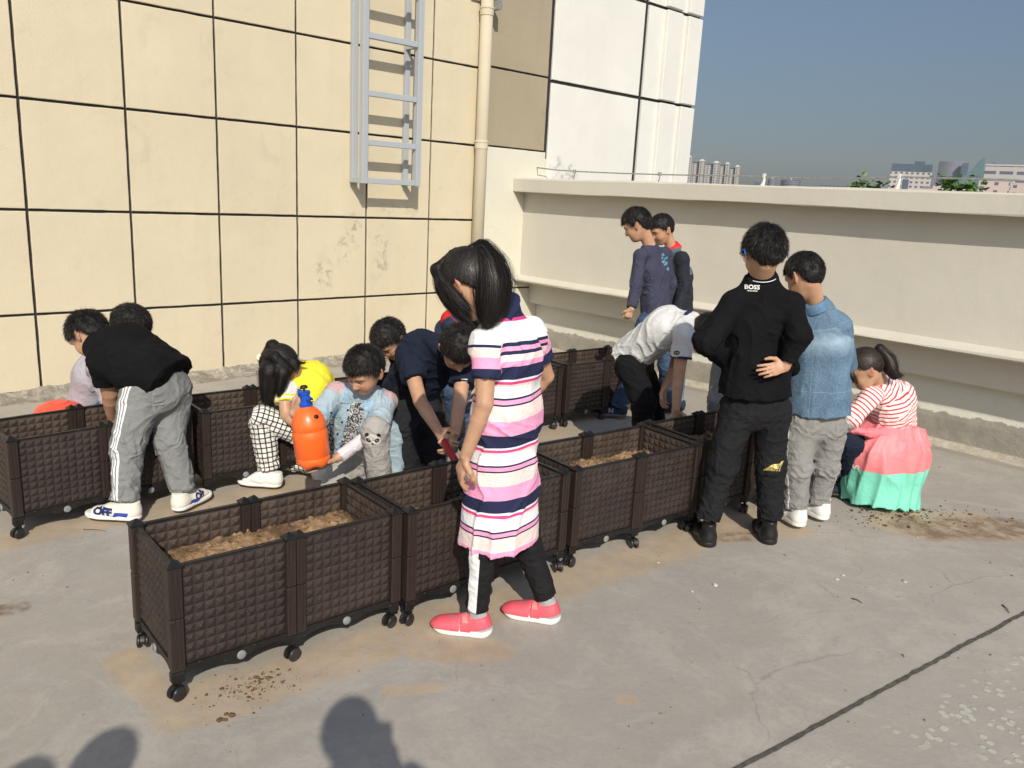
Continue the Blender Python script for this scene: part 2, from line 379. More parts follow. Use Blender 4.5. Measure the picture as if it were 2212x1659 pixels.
at.data.foreach_set('vector', np.repeat(np.array(fades), 3))

# ------------------------------------------------------------ parapet
par = empty('parapet', tuple(Mp@Vector((0, 0, 0))), label='long grey-cream parapet wall with overhanging cap and ledge behind the children', cat='parapet')
def pbuild(mb, name, mats, pr, smooth=False):
    me = mb.mesh(name); me.transform(Matrix.Translation(-pr.location)@Mp); fixn(me); return link(name, me, mats, pr, smooth)
PX0, PX1 = .004, 8.0
def extr(prof, x0, x1, n, wav, name, mats, smooth=False):
    "profile (y,z) run along x with a hand-made waver"
    mb = MB(); V = []; m_ = len(prof)
    for i in range(n+1):
        x = x0+(x1-x0)*i/n
        for k, (y, z, a) in enumerate(prof):
            V.append((x, y+a*wav*mnoise.noise(Vector((x*1.3, k*1.7, 3))), z+a*wav*1.4*mnoise.noise(Vector((x*.9, k*.6, 8)))+a*wav*.35*mnoise.noise(Vector((x*7, k, 2)))))
    Fs = [[i*m_+k, i*m_+(k+1) % m_, (i+1)*m_+(k+1) % m_, (i+1)*m_+k] for i in range(n) for k in range(m_)]
    Fs += [list(range(m_)), [n*m_+k for k in range(m_)][::-1]]
    mb.add(V, Fs); return pbuild(mb, name, mats, par, smooth)
extr([(-.42, 1.655, 0), (-.045, 1.655, 0), (.12, 1.632, 1), (.124, 1.64, 1), (.124, 1.768, 1), (.112, 1.78, 1), (-.42, 1.79, 0)], PX0, PX1, 90, .007, 'cap', M_par)
extr([(-.44, .70, 0), (-.045, .735, 0), (-.045, 1.656, 0), (-.44, 1.656, 0)], PX0, PX1, 30, .0, 'face', M_par)
extr([(-.30, .662, 0), (.04, .684, 1), (.055, .692, 1), (.055, .706, 1), (.04, .716, 1), (-.044, .748, .6), (-.30, .752, 0)], PX0, PX1, 110, .009, 'ledge', M_par)
extr([(-.43, .425, 0), (-.215, .428, .6), (-.20, .44, .6), (-.195, .66, .3), (-.195, .675, 0), (-.43, .675, 0)], PX0, PX1, 60, .006, 'lower_step', M_par)
def curb_mat():
    m = N('peeling curb'); sep = m.n('SeparateXYZ', {0: m.obj()})
    z = m.math('ADD', sep.outputs[2], m.math('MULTIPLY', m.math('SUBTRACT', m.noise(3.2, 9, .74, dist=.8), .5), .16))
    grey = m.ramp(m.noise(5, 7, .7), [(.3, (.22, .205, .175, 1)), (.7, (.33, .305, .255, 1))])
    c = m.mix(m.ramp(z, [(.158, 0.), (.162, 1.)]), grey, (.56, .545, .47, 1))
    return m.out(c, .9, m.bump(m.noise(60, 6), .003, prev=m.bump(m.noise(8, 5), .01)), .2)
extr([(-.44, -.3, 0), (-.302, -.3, 0), (-.300, -.1, .5), (-.306, .12, .6), (-.322, .2, .6), (-.322, .44, 0), (-.44, .44, 0)], PX0, PX1, 160, .006, 'lower_wall', curb_mat())
def cove_mat():
    m = N('cove mortar'); n = m.noise(12, 7, .7); return m.out(m.ramp(n, [(.3, (.28, .25, .20, 1)), (.55, (.42, .385, .315, 1)), (.75, (.52, .49, .41, 1))]), .92, m.bump(n, .012), .2)
extr([(-.31, -.12, 0), (-.31, -.03, 1), (-.285, -.045, 1), (-.25, -.066, 1), (-.21, -.078, 1), (-.17, -.086, 1.2), (-.15, -.12, 0)], PX0, PX1, 240, .014, 'cove', cove_mat(), True)
# lightning wire over the cap, on small bent clips
wire = empty('lightning_wire', tuple(Mp@Vector((.4, .06, 1.79))), label='thin grey lightning conductor wire running on clips above the parapet cap', cat='wire')
M_galv = simple('galvanised wire', (.38, .38, .37, 1), .45, .25, 40, .0008, 200, .5, .6)
M_blobs = simple('paint caked clip', (.62, .62, .56, 1), .7, .2, 30, .003, 60)
wy = -.05
def wp(a, b): x, z = Pxz(a, b, wy); return Vector((x, wy, z))
pts = [wp(1160, 362), wp(1200, 367), wp(1241, 370), wp(1330, 374), wp(1426, 377), wp(1520, 379), wp(1604, 380), wp(1651, 381), wp(1740, 385), wp(1850, 385), wp(1943, 382), wp(2050, 385), wp(2172, 388), wp(2300, 394)]
mb = MB(); mb.tube(pts, .006, 8)
for q in (pts[0],): mb.tube([q, q+Vector((.11, .09, -.08)), q+Vector((.2, .06, -.09)), q+Vector((.33, .1, -.17))], .0045, 6)
pbuild(mb, 'wire', [M_galv], wire, True)
for a, b in ((1241, 371), (1425, 377), (1651, 381), (1943, 382)):
    q = wp(a, b); mb = MB()
    mb.box((q.x-.012, wy-.012, q.z-.012), (q.x+.012, wy+.012, q.z+.022), bev=.003)
    big = a > 1600
    mb.tube([Vector((q.x+.004, wy, q.z)), Vector((q.x+.002, wy, (q.z+1.78)/2)), Vector((q.x-.01, wy, 1.775))], [.007, .012 if big else .006, .02 if big else .007], 8)
    pbuild(mb, 'clip', [M_blobs if big else M_galv], wire, False)

# ------------------------------------------------------------ drain pipe
pipe = empty('drain_pipe', tuple(Mw@Vector((4.2, .09, 0))), label='beige round drain pipe running down the wall beside the white corner', cat='pipe')
M_pipe = plaster('pipe paint', (.54, .48, .36), .12)
PXc, PYc = 4.085, .085
mb = MB(); mb.lathe([(.062, 0), (.062, 5.3)], 28, 0, Matrix.Translation((PXc, PYc, 0))); wbuild(mb, 'pipe', [M_pipe], pipe, True)
for z in (2.06, 3.30):
    mb = MB(); T = Matrix.Translation((PXc, PYc, z))
    mb.lathe([(.0615, -.03), (.068, -.03), (.068, .028), (.073, .03), (.073, .045), (.066, .05), (.0615, .05)], 28, 0, T)
    wbuild(mb, 'coupling', [M_pipe], pipe, False)
mb = MB(); mb.lathe([(.0615, 0), (.068, 0), (.068, .03), (.0615, .03)], 28, 0, Matrix.Translation((PXc, PYc, 3.42))); mb.box((PXc-.14, .0, 3.40), (PXc+.14, .02, 3.47)); mb.box((PXc+.06, .0, 3.33), (PXc+.10, .19, 3.45))
wbuild(mb, 'bracket', [M_galv], pipe)

# ------------------------------------------------------------ caged wall ladder
lad = empty('wall_ladder', tuple(Mw@Vector((2.9, .12, 1.63))), label='grey steel ladder fixed to the beige wall, ending above head height', cat='ladder')
m = N('grey ladder paint'); n = m.noise(25, 6, .7)
c = m.mix(m.ramp(m.noise(18, 7, .75, st=(1, 1, .5)), [(.66, 0.), (.7, .8)]), (.36, .385, .41, 1), (.16, .17, .18, 1))
M_lad = m.out(c, .42, m.bump(n, .001), .5)
z0 = 1.63; LT = 5.4; so1 = .225
for x0, x1, y0, y1 in ((2.612, 2.668, .004, .045), (3.175, 3.225, .004, .045)):
    mb = MB(); mb.box((x0, y0, z0), (x1, y1, LT), bev=.003); wbuild(mb, 'back_rail', [M_lad], lad)
FXa, FXb = 2.585, 3.215
for x0 in (FXa, FXb-.055):
    mb = MB(); mb.box((x0, so1-.03, z0-.002), (x0+.055, so1+.03, LT), bev=.003); wbuild(mb, 'front_rail', [M_lad], lad)
for i, px in enumerate([(403, 398), (318, 310), (213, 205), (94, 80)]):
    zc = z0+.0 if i == 0 else None
zs = [1.655, 2.01, 2.405, 2.885, 3.30, 3.72, 4.14, 4.56]
zs = [1.655]+[Wxz(850, v, so1)[1] for v in (313, 209, 87)]
zs += [zs[-1]+.41*k for k in range(1, 5)]
for k, z in enumerate(zs):
    mb = MB(); mb.box((FXa+.056, so1-.022, z-.024), (FXb-.056, so1+.022, z+.024), bev=.003); wbuild(mb, 'rung', [M_lad], lad)
for x in (FXa+.003, FXb-.053):
    mb = MB(); mb.box((x+.002, .046, z0+.003), (x+.046, so1-.031, z0+.05), bev=.002); wbuild(mb, 'bracket', [M_lad], lad)
mb = MB(); mb.box((3.165, .046, z0+1.2), (3.21, so1-.031, z0+1.24)); wbuild(mb, 'bracket', [M_lad], lad)
# ------------------------------------------------------------ planters
def plastic(name, col, rough=.5, dust=.25):
    m = N(name); d = m.ramp(m.noise(7, 7, .72, dist=.6), [(.45, 0.), (.75, dust)])
    c = m.mix(d, m.ramp(m.noise(2), [(.3, tuple(x*.85 for x in col)+(1,)), (.7, tuple(x*1.15 for x in col)+(1,))]), (.17, .13, .10, 1))
    sp = m.ramp(m.noise(160, 3, .6), [(.68, 0.), (.72, .5)])
    c = m.mix(sp, c, (.30, .25, .2, 1))
    return m.out(c, m.ramp(m.noise(20, 5), [(.3, rough-.08), (.7, rough+.14)]), m.bump(m.noise(250, 3), .0004), .45)
M_brown = plastic('dark brown plastic', (.0235, .0155, .0132), .5, .14)
M_brown_in = plastic('dusty brown plastic inside', (.040, .027, .021), .5, .4)
M_blk = plastic('black plastic', (.0055, .0055, .006), .45, .07)
m = N('wood grain post'); n = m.noise(14, 6, .7, st=(9, 9, .5)); 
M_post = m.out(m.ramp(n, [(.3, (.018, .0115, .0092, 1)), (.7, (.032, .021, .017, 1))]), .5, m.bump(n, .0015), .4)
M_plug = simple('grey rubber plug', (.21, .22, .22, 1), .5, .12, 60)
M_wheel = plastic('caster wheel', (.014, .014, .015), .35, .3)
L_, W_ = .785, .375
PZ0, PZ1 = .114, .448
def studs(mb, x0, x1, z0, z1, y, sgn, nx, nz, hgt=.0058):
    "studded plate in the XZ plane at y; sgn = side the studs point to"
    sx, sz = (x1-x0)/nx, (z1-z0)/nz
    for i in range(nx):
        for k in range(nz):
            a, b, c, d = x0+i*sx, x0+(i+1)*sx, z0+k*sz, z0+(k+1)*sz
            e = .0002; a += e; b -= e; c += e; d -= e; cx, cz = (a+b)/2, (c+d)/2; q = sx*.09
            V = [(a, y, c), (b, y, c), (b, y, d), (a, y, d), (cx-q, y+sgn*hgt, cz-q*.6), (cx+q, y+sgn*hgt, cz-q*.6), (cx+q, y+sgn*hgt, cz+q*.6), (cx-q, y+sgn*hgt, cz+q*.6)]
            mb.add(V, [[0, 1, 5, 4], [1, 2, 6, 5], [2, 3, 7, 6], [3, 0, 4, 7], [4, 5, 6, 7]])
def studs_in(mb, x0, x1, z0, z1, y, sgn, nx, nz): studs(mb, x0, x1, z0, z1, y, sgn, nx, nz, .006)
def yswap(): return Matrix(((0, 1, 0, 0), (1, 0, 0, 0), (0, 0, 1, 0), (0, 0, 0, 1)))
def make_planter(loc, ang, label):
    # local frame: x along the length, y to the back, origin under the front left post
    t = empty('planter_box', (loc[0], loc[1], 0), R_(ang), label=label, cat='planter', group='brown planter boxes on casters standing in two rows')
    xm = L_/2; pw = .021; mw = .034
    fields = [(pw, xm-mw), (xm+mw, L_-pw)]
    for yy, sgn in ((0, -1), (W_, 1)):
        for x0, x1 in fields:
            mb = MB(); th = .008
            mb.box((x0+.0005, yy-th*.5, PZ0), (x1-.0005, yy+th*.5, PZ1))
            yo = yy+sgn*(th*.5+.0006); yi = yy-sgn*(th*.5+.0006)
            studs(mb, x0+.002, x1-.002, PZ0+.003, PZ1-.008, yo, sgn, 10, 10)
            n0 = len(mb.f); studs_in(mb, x0+.002, x1-.002, PZ0+.12, PZ1-.008, yi, -sgn, 9, 6); 
            for q in range(n0, len(mb.f)): mb.m[q] = 1
            mb.box((x0, yy-.0085, PZ1), (x1, yy+.0085, PZ1+.006), 2, bev=.0015)
            o = mb.build('side_panel', [M_brown, M_brown_in, M_blk], t); fixn(o.data)
    for xx, sgn in ((0, -1), (L_, 1)):
        mb = MB(); th = .008; Ms = yswap(); sub = MB()
        sub.box((pw, xx-th*.5, PZ0), (W_-pw, xx+th*.5, PZ1))
        studs(sub, pw+.002, W_-pw-.002, PZ0+.003, PZ1-.008, xx+sgn*(th*.5+.0006), sgn, 10, 10)
        n0 = len(sub.f); studs_in(sub, pw+.002, W_-pw-.002, PZ0+.12, PZ1-.008, xx-sgn*(th*.5+.0006), -sgn, 9, 6)
        for q in range(n0, len(sub.f)): sub.m[q] = 1
        sub.box((pw, xx-.0085, PZ1), (W_-pw, xx+.0085, PZ1+.006), 2, bev=.0015)
        me = sub.mesh(); me.transform(Ms); fixn(me); link('end_panel', me, [M_brown, M_brown_in, M_blk], t)
    def post(x, y, w, nm='post'):
        mb = MB(); zm = (PZ0+PZ1)/2
        mb.box((x-w, y-.021, PZ0-.012), (x+w, y+.021, zm-.0015), bev=.003); mb.box((x-w, y-.021, zm+.0015), (x+w, y+.021, PZ1+.002), bev=.003)
        for gx in ((-.35, .35) if w < .022 else (-.3, .3)):
            mb.box((x+gx*w-.0015, y-.0225, PZ0), (x+gx*w+.0015, y+.0225, PZ1-.004))
        p = mb.build(nm, M_post, t)
        mb = MB(); c = w+.003; d = .0235
        V = [(x-c, y-d, PZ1+.003), (x+c, y-d, PZ1+.003), (x+c, y+d, PZ1+.003), (x-c, y+d, PZ1+.003), (x-c, y-d, PZ1+.009), (x+c, y-d, PZ1+.009), (x+c, y+d, PZ1+.009), (x-c, y+d, PZ1+.009), (x-.003, y, PZ1+.026), (x+.003, y, PZ1+.026)]
        mb.add(V, [[0, 1, 2, 3], [0, 1, 5, 4], [1, 2, 6, 5], [2, 3, 7, 6], [3, 0, 4, 7], [4, 5, 9, 8], [5, 6, 9], [6, 7, 8, 9], [7, 4, 8]])
        o = mb.build('post_cap', M_blk, p); fixn(o.data)
    for yy in (0, W_):
        post(0, yy, .021); post(L_, yy, .021); post(xm-.0178, yy, .0168); post(xm+.0178, yy, .0168)
    # base frame with scalloped skirts
    def skirt(mb, x0, x1, yy, M=None, th=.012):
        def prof(x0, x1):
            n = 28; lo = []
            for i in range(n+1):
                u_ = i/n; x = x0+(x1-x0)*u_; a = abs(u_-.5)*2
                z = .066+.026*math.sin(math.pi*min(1, max(0, (1-a)/1.0)))**.0 if False else 0
                # arches between the feet and the bump that carries the plug
                if a > .9: z = .064
                elif a < .12: z = .0735
                else: z = .064+.027*math.sin(math.pi*(.9-a)/.78)**.55 if a > .5 else .0735+(.0175)*math.sin(math.pi*(a-.12)/.76)**.7
                lo.append((x, min(z, .094)))
            return lo
        lo = prof(x0, x1); n = len(lo)
        V = [(x, yy-th/2, z) for x, z in lo]+[(x, yy-th/2, PZ0-.001) for x, z in lo]+[(x, yy+th/2, z) for x, z in lo]+[(x, yy+th/2, PZ0-.001) for x, z in lo]
        if M is not None: V = [M@Vector(v) for v in V]
        Fs = []
        for i in range(n-1): Fs += [[i, i+1, n+i+1, n+i], [2*n+i, 3*n+i, 3*n+i+1, 2*n+i+1], [i, 2*n+i, 2*n+i+1, i+1], [n+i, n+i+1, 3*n+i+1, 3*n+i]]
        Fs += [[0, n, 3*n, 2*n], [n-1, 3*n-1, 4*n-1, 2*n-1]]
        mb.add(V, Fs)
    mb = MB()
    for yy in (-.004, W_+.004): skirt(mb, -.02, xm-.001, yy); skirt(mb, xm+.001, L_+.02, yy)
    for xx in (-.004, L_+.004): skirt(mb, .005, W_-.005, xx, yswap())
    mb.box((.004, .004, PZ0-.02), (L_-.004, W_-.004, PZ0-.008))
    for x in (0, xm, L_):
        for y in (0, W_): mb.box((x-.02, y-.02 if y else y-.013, .058), (x+.02, y+.013 if y else y+.02, PZ0-.0215), bev=.003)
    o = mb.build('base_frame', M_blk, t); fixn(o.data)
    for x in (L_*.255, L_*.745):
        mb = MB(); mb.lathe([(.0005, .0), (.0155, 0), (.0155, .004), (.013, .0055), (.0005, .006)], 20, 0, Matrix.Translation((x, -.0105, .088))@Matrix.Rotation(R_(90), 4, 'X'))
        mb.build('drain_plug', M_plug, t, True)
    mb = MB(); mb.lathe([(.0005, .0), (.0155, 0), (.0155, .004), (.013, .0055), (.0005, .006)], 20, 0, Matrix.Translation((-.0105, W_*.5, .088))@Matrix.Rotation(R_(-90), 4, 'Y'))
    mb.build('drain_plug', M_plug, t, True)
    rnd = random.Random(sum(map(ord, label)))
    for x in (.005, xm, L_-.005):
        for y in (.0, W_):
            a = rnd.uniform(-1.2, 1.2) if not (x < .1 and y == 0) else .35
            Rt = Matrix.Translation((x, y, 0))@Matrix.Rotation(a, 4, 'Z')
            mb = MB(); mb.tube([Rt@Vector((0, 0, .057)), Rt@Vector((0, 0, .045))], .008, 10)
            sh = [(-.013+.027*math.cos(b), .026+.027*math.sin(b)) for b in [math.pi*k/10 for k in range(11)]]
            mb.prism(sh, -.007, .007, 0, Rt)
            c_ = mb.build('caster', M_blk, t); fixn(c_.data)
            for s_ in (-1, 1):
                mb = MB(); Mx = Rt@Matrix.Translation((-.013, s_*.0135, .0245))@Matrix.Rotation(R_(90)*s_, 4, 'X')
                mb.lathe([(.003, -.006), (.021, -.006), (.024, -.003), (.024, .003), (.0215, .006), (.017, .005), (.016, .0035), (.003, .0045)], 22, 0, Mx)
                o = mb.build('wheel', M_wheel, c_, True); fixn(o.data)
    return t
def soil_mat():
    m = N('crumbly soil'); n = m.noise(22, 8, .75)
    c = m.ramp(n, [(.3, (.15, .088, .045, 1)), (.5, (.33, .21, .115, 1)), (.7, (.46, .32, .19, 1))])
    c = m.mix(m.ramp(m.noise(7, 5), [(.5, 0.), (.6, .8)]), c, (.11, .065, .035, 1))
    return m.out(c, .95, m.bump(n, .012, prev=m.bump(m.noise(120, 5), .004)), .15)
M_soil = soil_mat()
def make_soil(loc, ang, label, level, tilt=0, seed=0):
    "lumpy heap filling the box"
    n, q = 96, 48; V = []; a = .012
    for j in range(q+1):
        for i in range(n+1):
            x = a+(L_-2*a)*i/n; y = a+(W_-2*a)*j/q
            z = level+tilt*(y/W_-.5)+.035*mnoise.noise(Vector((x*5, y*5, seed)))+.012*mnoise.noise(Vector((x*14, y*14, seed+3)))+.010*abs(mnoise.noise(Vector((x*38, y*38, seed))))*2+.006*mnoise.noise(Vector((x*90, y*90, seed)))
            V.append((x, y, min(z, .43)))
    mb = MB(); mb.add(V, [[j*(n+1)+i, j*(n+1)+i+1, (j+1)*(n+1)+i+1, (j+1)*(n+1)+i] for j in range(q) for i in range(n)])
    rnd = random.Random(seed)
    for _ in range(260):
        i, j = rnd.randrange(n), rnd.randrange(q); c = Vector(V[j*(n+1)+i]); r = rnd.uniform(.002, .008) if rnd.random() < .9 else rnd.uniform(.009, .016)
        clod(mb, c+Vector((0, 0, r*.3)), r, rnd)
    o = mb.build('soil', M_soil, None, True); o.location = (loc[0], loc[1], 0); o.rotation_euler = (0, 0, R_(ang))
    tag(o, label, 'soil', 'soil filled into the planter boxes'); return o
_ico = None
def clod(mb, c, r, rnd, m=0, sq=.8):
    global _ico
    if _ico is None:
        b = bmesh.new(); bmesh.ops.create_icosphere(b, subdivisions=2, radius=1); b.verts.index_update()
        _ico = ([v.co.copy() for v in b.verts], [[v.index for v in f.verts] for f in b.faces]); b.free()
    s = rnd.random()*50; sc = (rnd.uniform(.7, 1.3), rnd.uniform(.7, 1.3), sq*rnd.uniform(.7, 1.1))
    V = []
    for v in _ico[0]:
        k = 1+.45*mnoise.noise(v*1.6+Vector((s, 0, 0)))+.2*mnoise.noise(v*4+Vector((s, 0, 0)))
        V.append((c[0]+v.x*r*k*sc[0], c[1]+v.y*r*k*sc[1], c[2]+v.z*r*k*sc[2]))
    mb.add(V, _ico[1], m)
lab1 = ['nearest brown planter box of the front row, seen on its end face', 'front row planter box directly behind the girl in the striped dress', 'front row planter box between the striped dress girl and the boy in black', 'farthest planter box of the front row, partly hidden by the boy in black']
lab2 = ['leftmost back row planter box, behind the boy in grey sweatpants', 'back row planter box behind the girl in plaid trousers', 'back row planter box hidden behind the boy in the denim shirt', 'back row planter box behind the girl in the striped dress', 'back row planter box farthest off, beside the boy in the navy long sleeve']
lv1 = [.312, .272, .312, .34]; tl = [.03, .0, .02, 0]
for i, (p, a) in enumerate(PL1):
    make_planter(p, a, lab1[i]); make_soil(p, a, ['brown crumbly soil heap in the nearest planter box', 'sparse soil low in the planter behind the striped dress girl', 'brown soil with a furrow in the third front planter box', 'soil in the planter beside the boy in black'][i], lv1[i], tl[i], i*7+1)
for i, (p, a) in enumerate(PL2):
    make_planter(p, a, lab2[i]); make_soil(p, a, ['soil in the leftmost back row planter box', 'soil in the planter behind the plaid trousers', 'soil in the planter behind the denim shirt boy', 'soil in the back planter behind the striped dress girl', 'soil in the farthest back row planter box'][i], .26, 0, i*5+40)
# crumbs on the floor
def scatter(name, label, spots, m_, seed, cat='soil crumbs', flat=.7):
    rnd = random.Random(seed); mb = MB()
    for (x, y, sx, sy, ang, n, r0, r1) in spots:
        for _ in range(n):
            a, b = rnd.gauss(0, sx), rnd.gauss(0, sy); ca, sa = math.cos(ang), math.sin(ang)
            r = r0+(r1-r0)*rnd.random()**4
            clod(mb, (x+a*ca-b*sa, y+a*sa+b*ca, r*.3+.001), r, rnd, 0, flat)
    o = mb.build(name, m_, None, True); tag(o, label, cat, kind='stuff'); return o
g1 = G(545, 1480); g2 = G(470, 1545); g3 = G(1960, 1110)
M_soild = simple('damp soil crumbs', (.13, .075, .04, 1), .95, .4, 60, .004, 90, .15)
scatter('soil_crumbs', 'dark soil crumbs scattered on the floor before the nearest planter', [(g1[0]+.02, g1[1], .055, .035, .7, 110, .0012, .006), (g1[0]-.02, g1[1]-.03, .07, .03, .5, 60, .0012, .006), (G(478, 1553)[0], G(478, 1553)[1], .018, .012, .3, 6, .006, .013), (G(560, 1462)[0], G(560, 1462)[1], .03, .02, .3, 30, .002, .009), (g1[0], g1[1]-.03, .15, .07, .5, 60, .0010, .004)], M_soild, 3)
scatter('soil_crumbs', 'dark soil crumbs on the floor beside the squatting girl', [(g3[0], g3[1], .22, .07, .1, 170, .002, .011), (g3[0]-.25, g3[1]-.1, .3, .08, .2, 90, .0015, .006), (g3[0]+.3, g3[1]-.05, .2, .1, 0, 60, .0015, .007)], M_soild, 5)
scatter('grit', 'fine grit and mortar crumbs lying about the floor', [(.6, 3.2, 1.4, .8, .7, 220, .0012, .005), (-1.6, 3.0, .8, .4, .7, 120, .0012, .005), (1.8, 3.3, .8, .6, .7, 120, .0012, .005)], simple('grit', (.2, .16, .12, 1), .9, .4, 50), 8, 'grit')
# chips of white paint, each lying alone
M_chip = simple('white paint chip', (.50, .49, .44, 1), .8, .1)
rnd = random.Random(4)
for a, b, r, lb in ((1422, 1282-26, .016, 'white paint chip on bare floor between the girl and the floor joint'), (1562, 1302-27, .017, 'white paint chip nearest the middle of the bare floor'), (1565, 1272-24, .012, 'small pale paint flake'), (1662, 1290-27, .012, 'pale flake')):
    pass
chips = [(1422, 1216, .011, 'grey-white paint chip to the right of the girl\'s far sandal'), (1545, 1264, .014, 'white paint chip in the middle of the bare floor'), (1495, 1278, .009, 'small pale chip left of the white one in mid floor'), (1808, 1252, .013, 'white paint chip below and right of the squatting girl'), (1821, 1243, .009, 'smaller paint chip just above its neighbour, right of centre'), (1955, 1258, .01, 'pale paint chip near the right end of the floor joint'), (1982, 1062+100, .008, 'tiny pale chip on the floor below the soil stain'), (372, 1505, .007, 'white pebble beside the nearest caster'), (2040, 962, .014, 'pale lump by the foot of the parapet')]
for a, b, r, lb in chips:
    g = G(a, b); mb = MB(); clod(mb, (0, 0, r*.2), r*.85, rnd, 0, .3)
    o = mb.build('paint_chip', M_chip, None, False, (g[0], g[1], 0)); tag(o, lb, 'paint chip', 'pale chips lying on the floor')
# twigs and straw
M_twig = simple('dry twig', (.12, .09, .05, 1), .9, .3)
for a, b, a2, b2, r, lb in ((180, 1463-318, 228, 1466-318, .002, 'thin twig on the floor left of the nearest planter'), (1840, 1294, 1862, 1304, .003, 'short dark twig right of centre floor'), (2165, 1368-60, 2180, 1385-60, .003, 'dark twig near the right edge of the floor'), (3550*.5486, 2580*.5486, 3560*.5486, 2590*.5486, .002, 'tiny straw near the bottom right')):
    g, h = G(a, b), G(a2, b2); mb = MB(); mid = (g+h)/2+np.array([.003, .004, .003])
    mb.tube([(0, 0, r), tuple(mid-g+np.array([0, 0, r])), tuple(h-g+np.array([0, 0, r]))], [r, r*.8, r*.5], 6)
    o = mb.build('twig', M_twig, None, True, (g[0], g[1], 0)); tag(o, lb, 'twig', 'bits of twig on the floor')
# ------------------------------------------------------------ city beyond the parapet
def city_mat(name, wall, win, sx, sz, fx=.55, fz=.45, ribs=False):
    "walls with rows of windows painted by position in metres"
    m = N(name); sep = m.n('SeparateXYZ', {0: m.obj()})
    u_ = m.math('ADD', sep.outputs[0], sep.outputs[1])
    a = m.math('FRACT', m.math('DIVIDE', u_, sx)); b = m.math('FRACT', m.math('DIVIDE', sep.outputs[2], sz))
    w_ = m.math('MULTIPLY', m.math('LESS_THAN', a, fx), m.math('LESS_THAN', b, fz))
    c = m.mix(w_, wall+(1,), win+(1,))
    return m.out(c, m.mix(w_, (.8, .8, .8, 1), (.25, .25, .25, 1)))
GZ = -38
def at_px(a, dist):
    r = ray(a, 420); r = unit(r[:2]); return r*dist
def ztop(a, b, dist):
    r = ray(a, b); return H+r[2]/np.hypot(r[0], r[1])*dist
def tower(name, label, a0, a1, btop, dist, mat, depth=18, parts=None, cat='building', rot=0):
    dist = dist*2.6
    p0, p1 = at_px(a0, dist), at_px(a1, dist); c = (p0+p1)/2; w_ = np.hypot(*(p1-p0)); top = ztop((a0+a1)/2, btop, dist)
    ang = math.atan2(p1[1]-p0[1], p1[0]-p0[0])+rot
    t = empty(name, (c[0], c[1], GZ), ang, label=label, cat=cat); return t, w_, top-GZ, depth
m_apt = city_mat('apartment facade', (.36, .33, .29), (.07, .07, .08), 5.6, 3.6, .42, .5)
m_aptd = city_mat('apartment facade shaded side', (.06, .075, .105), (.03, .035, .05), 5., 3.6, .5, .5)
m_off = city_mat('office facade', (.50, .44, .40), (.10, .12, .15), 6., 5.2, .5, .48)
m_pink = city_mat('low pink block facade', (.55, .43, .38), (.12, .12, .13), 11., 7., .3, .4)
m_band = city_mat('banded block facade', (.44, .41, .38), (.10, .11, .13), 16., 8., .8, .42)
m_glass = simple('dark glass facade', (.07, .10, .13, 1), .25, .2, .05, 0, 1)
m_grn = simple('green glass facade', (.10, .17, .17, 1), .25, .15, .05, 0, 1)
m_gry = simple('grey facade', (.17, .17, .19, 1), .6, .15, .05, 0, 1)
m_wht = simple('pale concrete', (.52, .49, .45, 1), .8, .1, .1, 0, 1)
D1 = 520.
# six slab towers of one estate, each with light stair cores and dark recesses
for k, (a0, a1, bt) in enumerate([(1468, 1487, 338), (1489, 1516, 346), (1518, 1548, 350), (1550, 1569, 352.5), (1570, 1592, 359)]):
    lb = ['pale high-rise apartment tower half hidden by the white wall', 'second apartment tower from the white wall', 'middle apartment tower of the five in the cluster', 'fourth apartment tower from the white wall', 'rightmost tower of the apartment cluster'][k]
    t, w_, h_, d_ = tower('apartment_tower', lb, a0, a1, bt, D1+k*12, None); t['group'] = 'apartment towers beyond the parapet'
    mb = MB(); mb.box((-w_*.5, 2, 0), (w_*.5, 30, h_-2.5)); mb.build('recessed_wall', m_aptd, t)
    for x0, x1, z in ((-.5, -.12, h_-5), (.06, .5, h_-1.5)):
        mb = MB(); mb.box((w_*x0, -2.5, 0), (w_*x1, 1.9, z)); mb.build('bay', m_apt, t)
    mb = MB(); mb.box((w_*.0, -3.5, h_-1.4), (w_*.54, 26, h_-.2)); mb.box((w_*.12, 4, h_-.1), (w_*.4, 16, h_+2.2)); mb.build('roof', m_wht, t)
t, w_, h_, _ = tower('office_tower', 'square office tower with dark glass crown and grid windows', 1916, 2006, 354, 430, None)
mb = MB(); mb.box((-w_*.5, 0, 0), (w_*.5, 50, h_-9.2)); mb.build('facade', m_off, t)
mb = MB(); mb.box((-w_*.49, .5, h_-9.1), (w_*.49, 49, h_)); mb.box((w_*.05, 12, h_+.01), (w_*.3, 30, h_+4)); mb.build('crown', m_glass, t)
mb = MB(); mb.box((-w_*.17, -.6, 0), (-w_*.02, -.01, h_-18)); mb.build('glass_strip', m_glass, t)
t, w_, h_, _ = tower('curved_tower', 'grey slab tower behind the glass office pyramid', 2017, 2075, 349, 640, None)
mb = MB(); pr = []
n = 12
for i in range(n+1):
    x = -w_*.5+w_*i/n; pr.append((x, -8*math.sin(math.pi*i/n)))
V = [(x, y, 0) for x, y in pr]+[(w_*.5, 20, 0), (-w_*.5, 20, 0)]; q = len(V); V += [(x, y, h_) for x, y, _ in V[:q]]
mb.add(V, [[i, (i+1) % q, (i+1) % q+q, i+q] for i in range(q)]+[[i+q for i in range(q)]]); o = mb.build('facade', m_gry, t); fixn(o.data)
mb = MB(); mb.box((w_*.36, -24, 0), (w_*.60, -9, h_-3.0)); mb.build('side_shaft', m_glass, t)
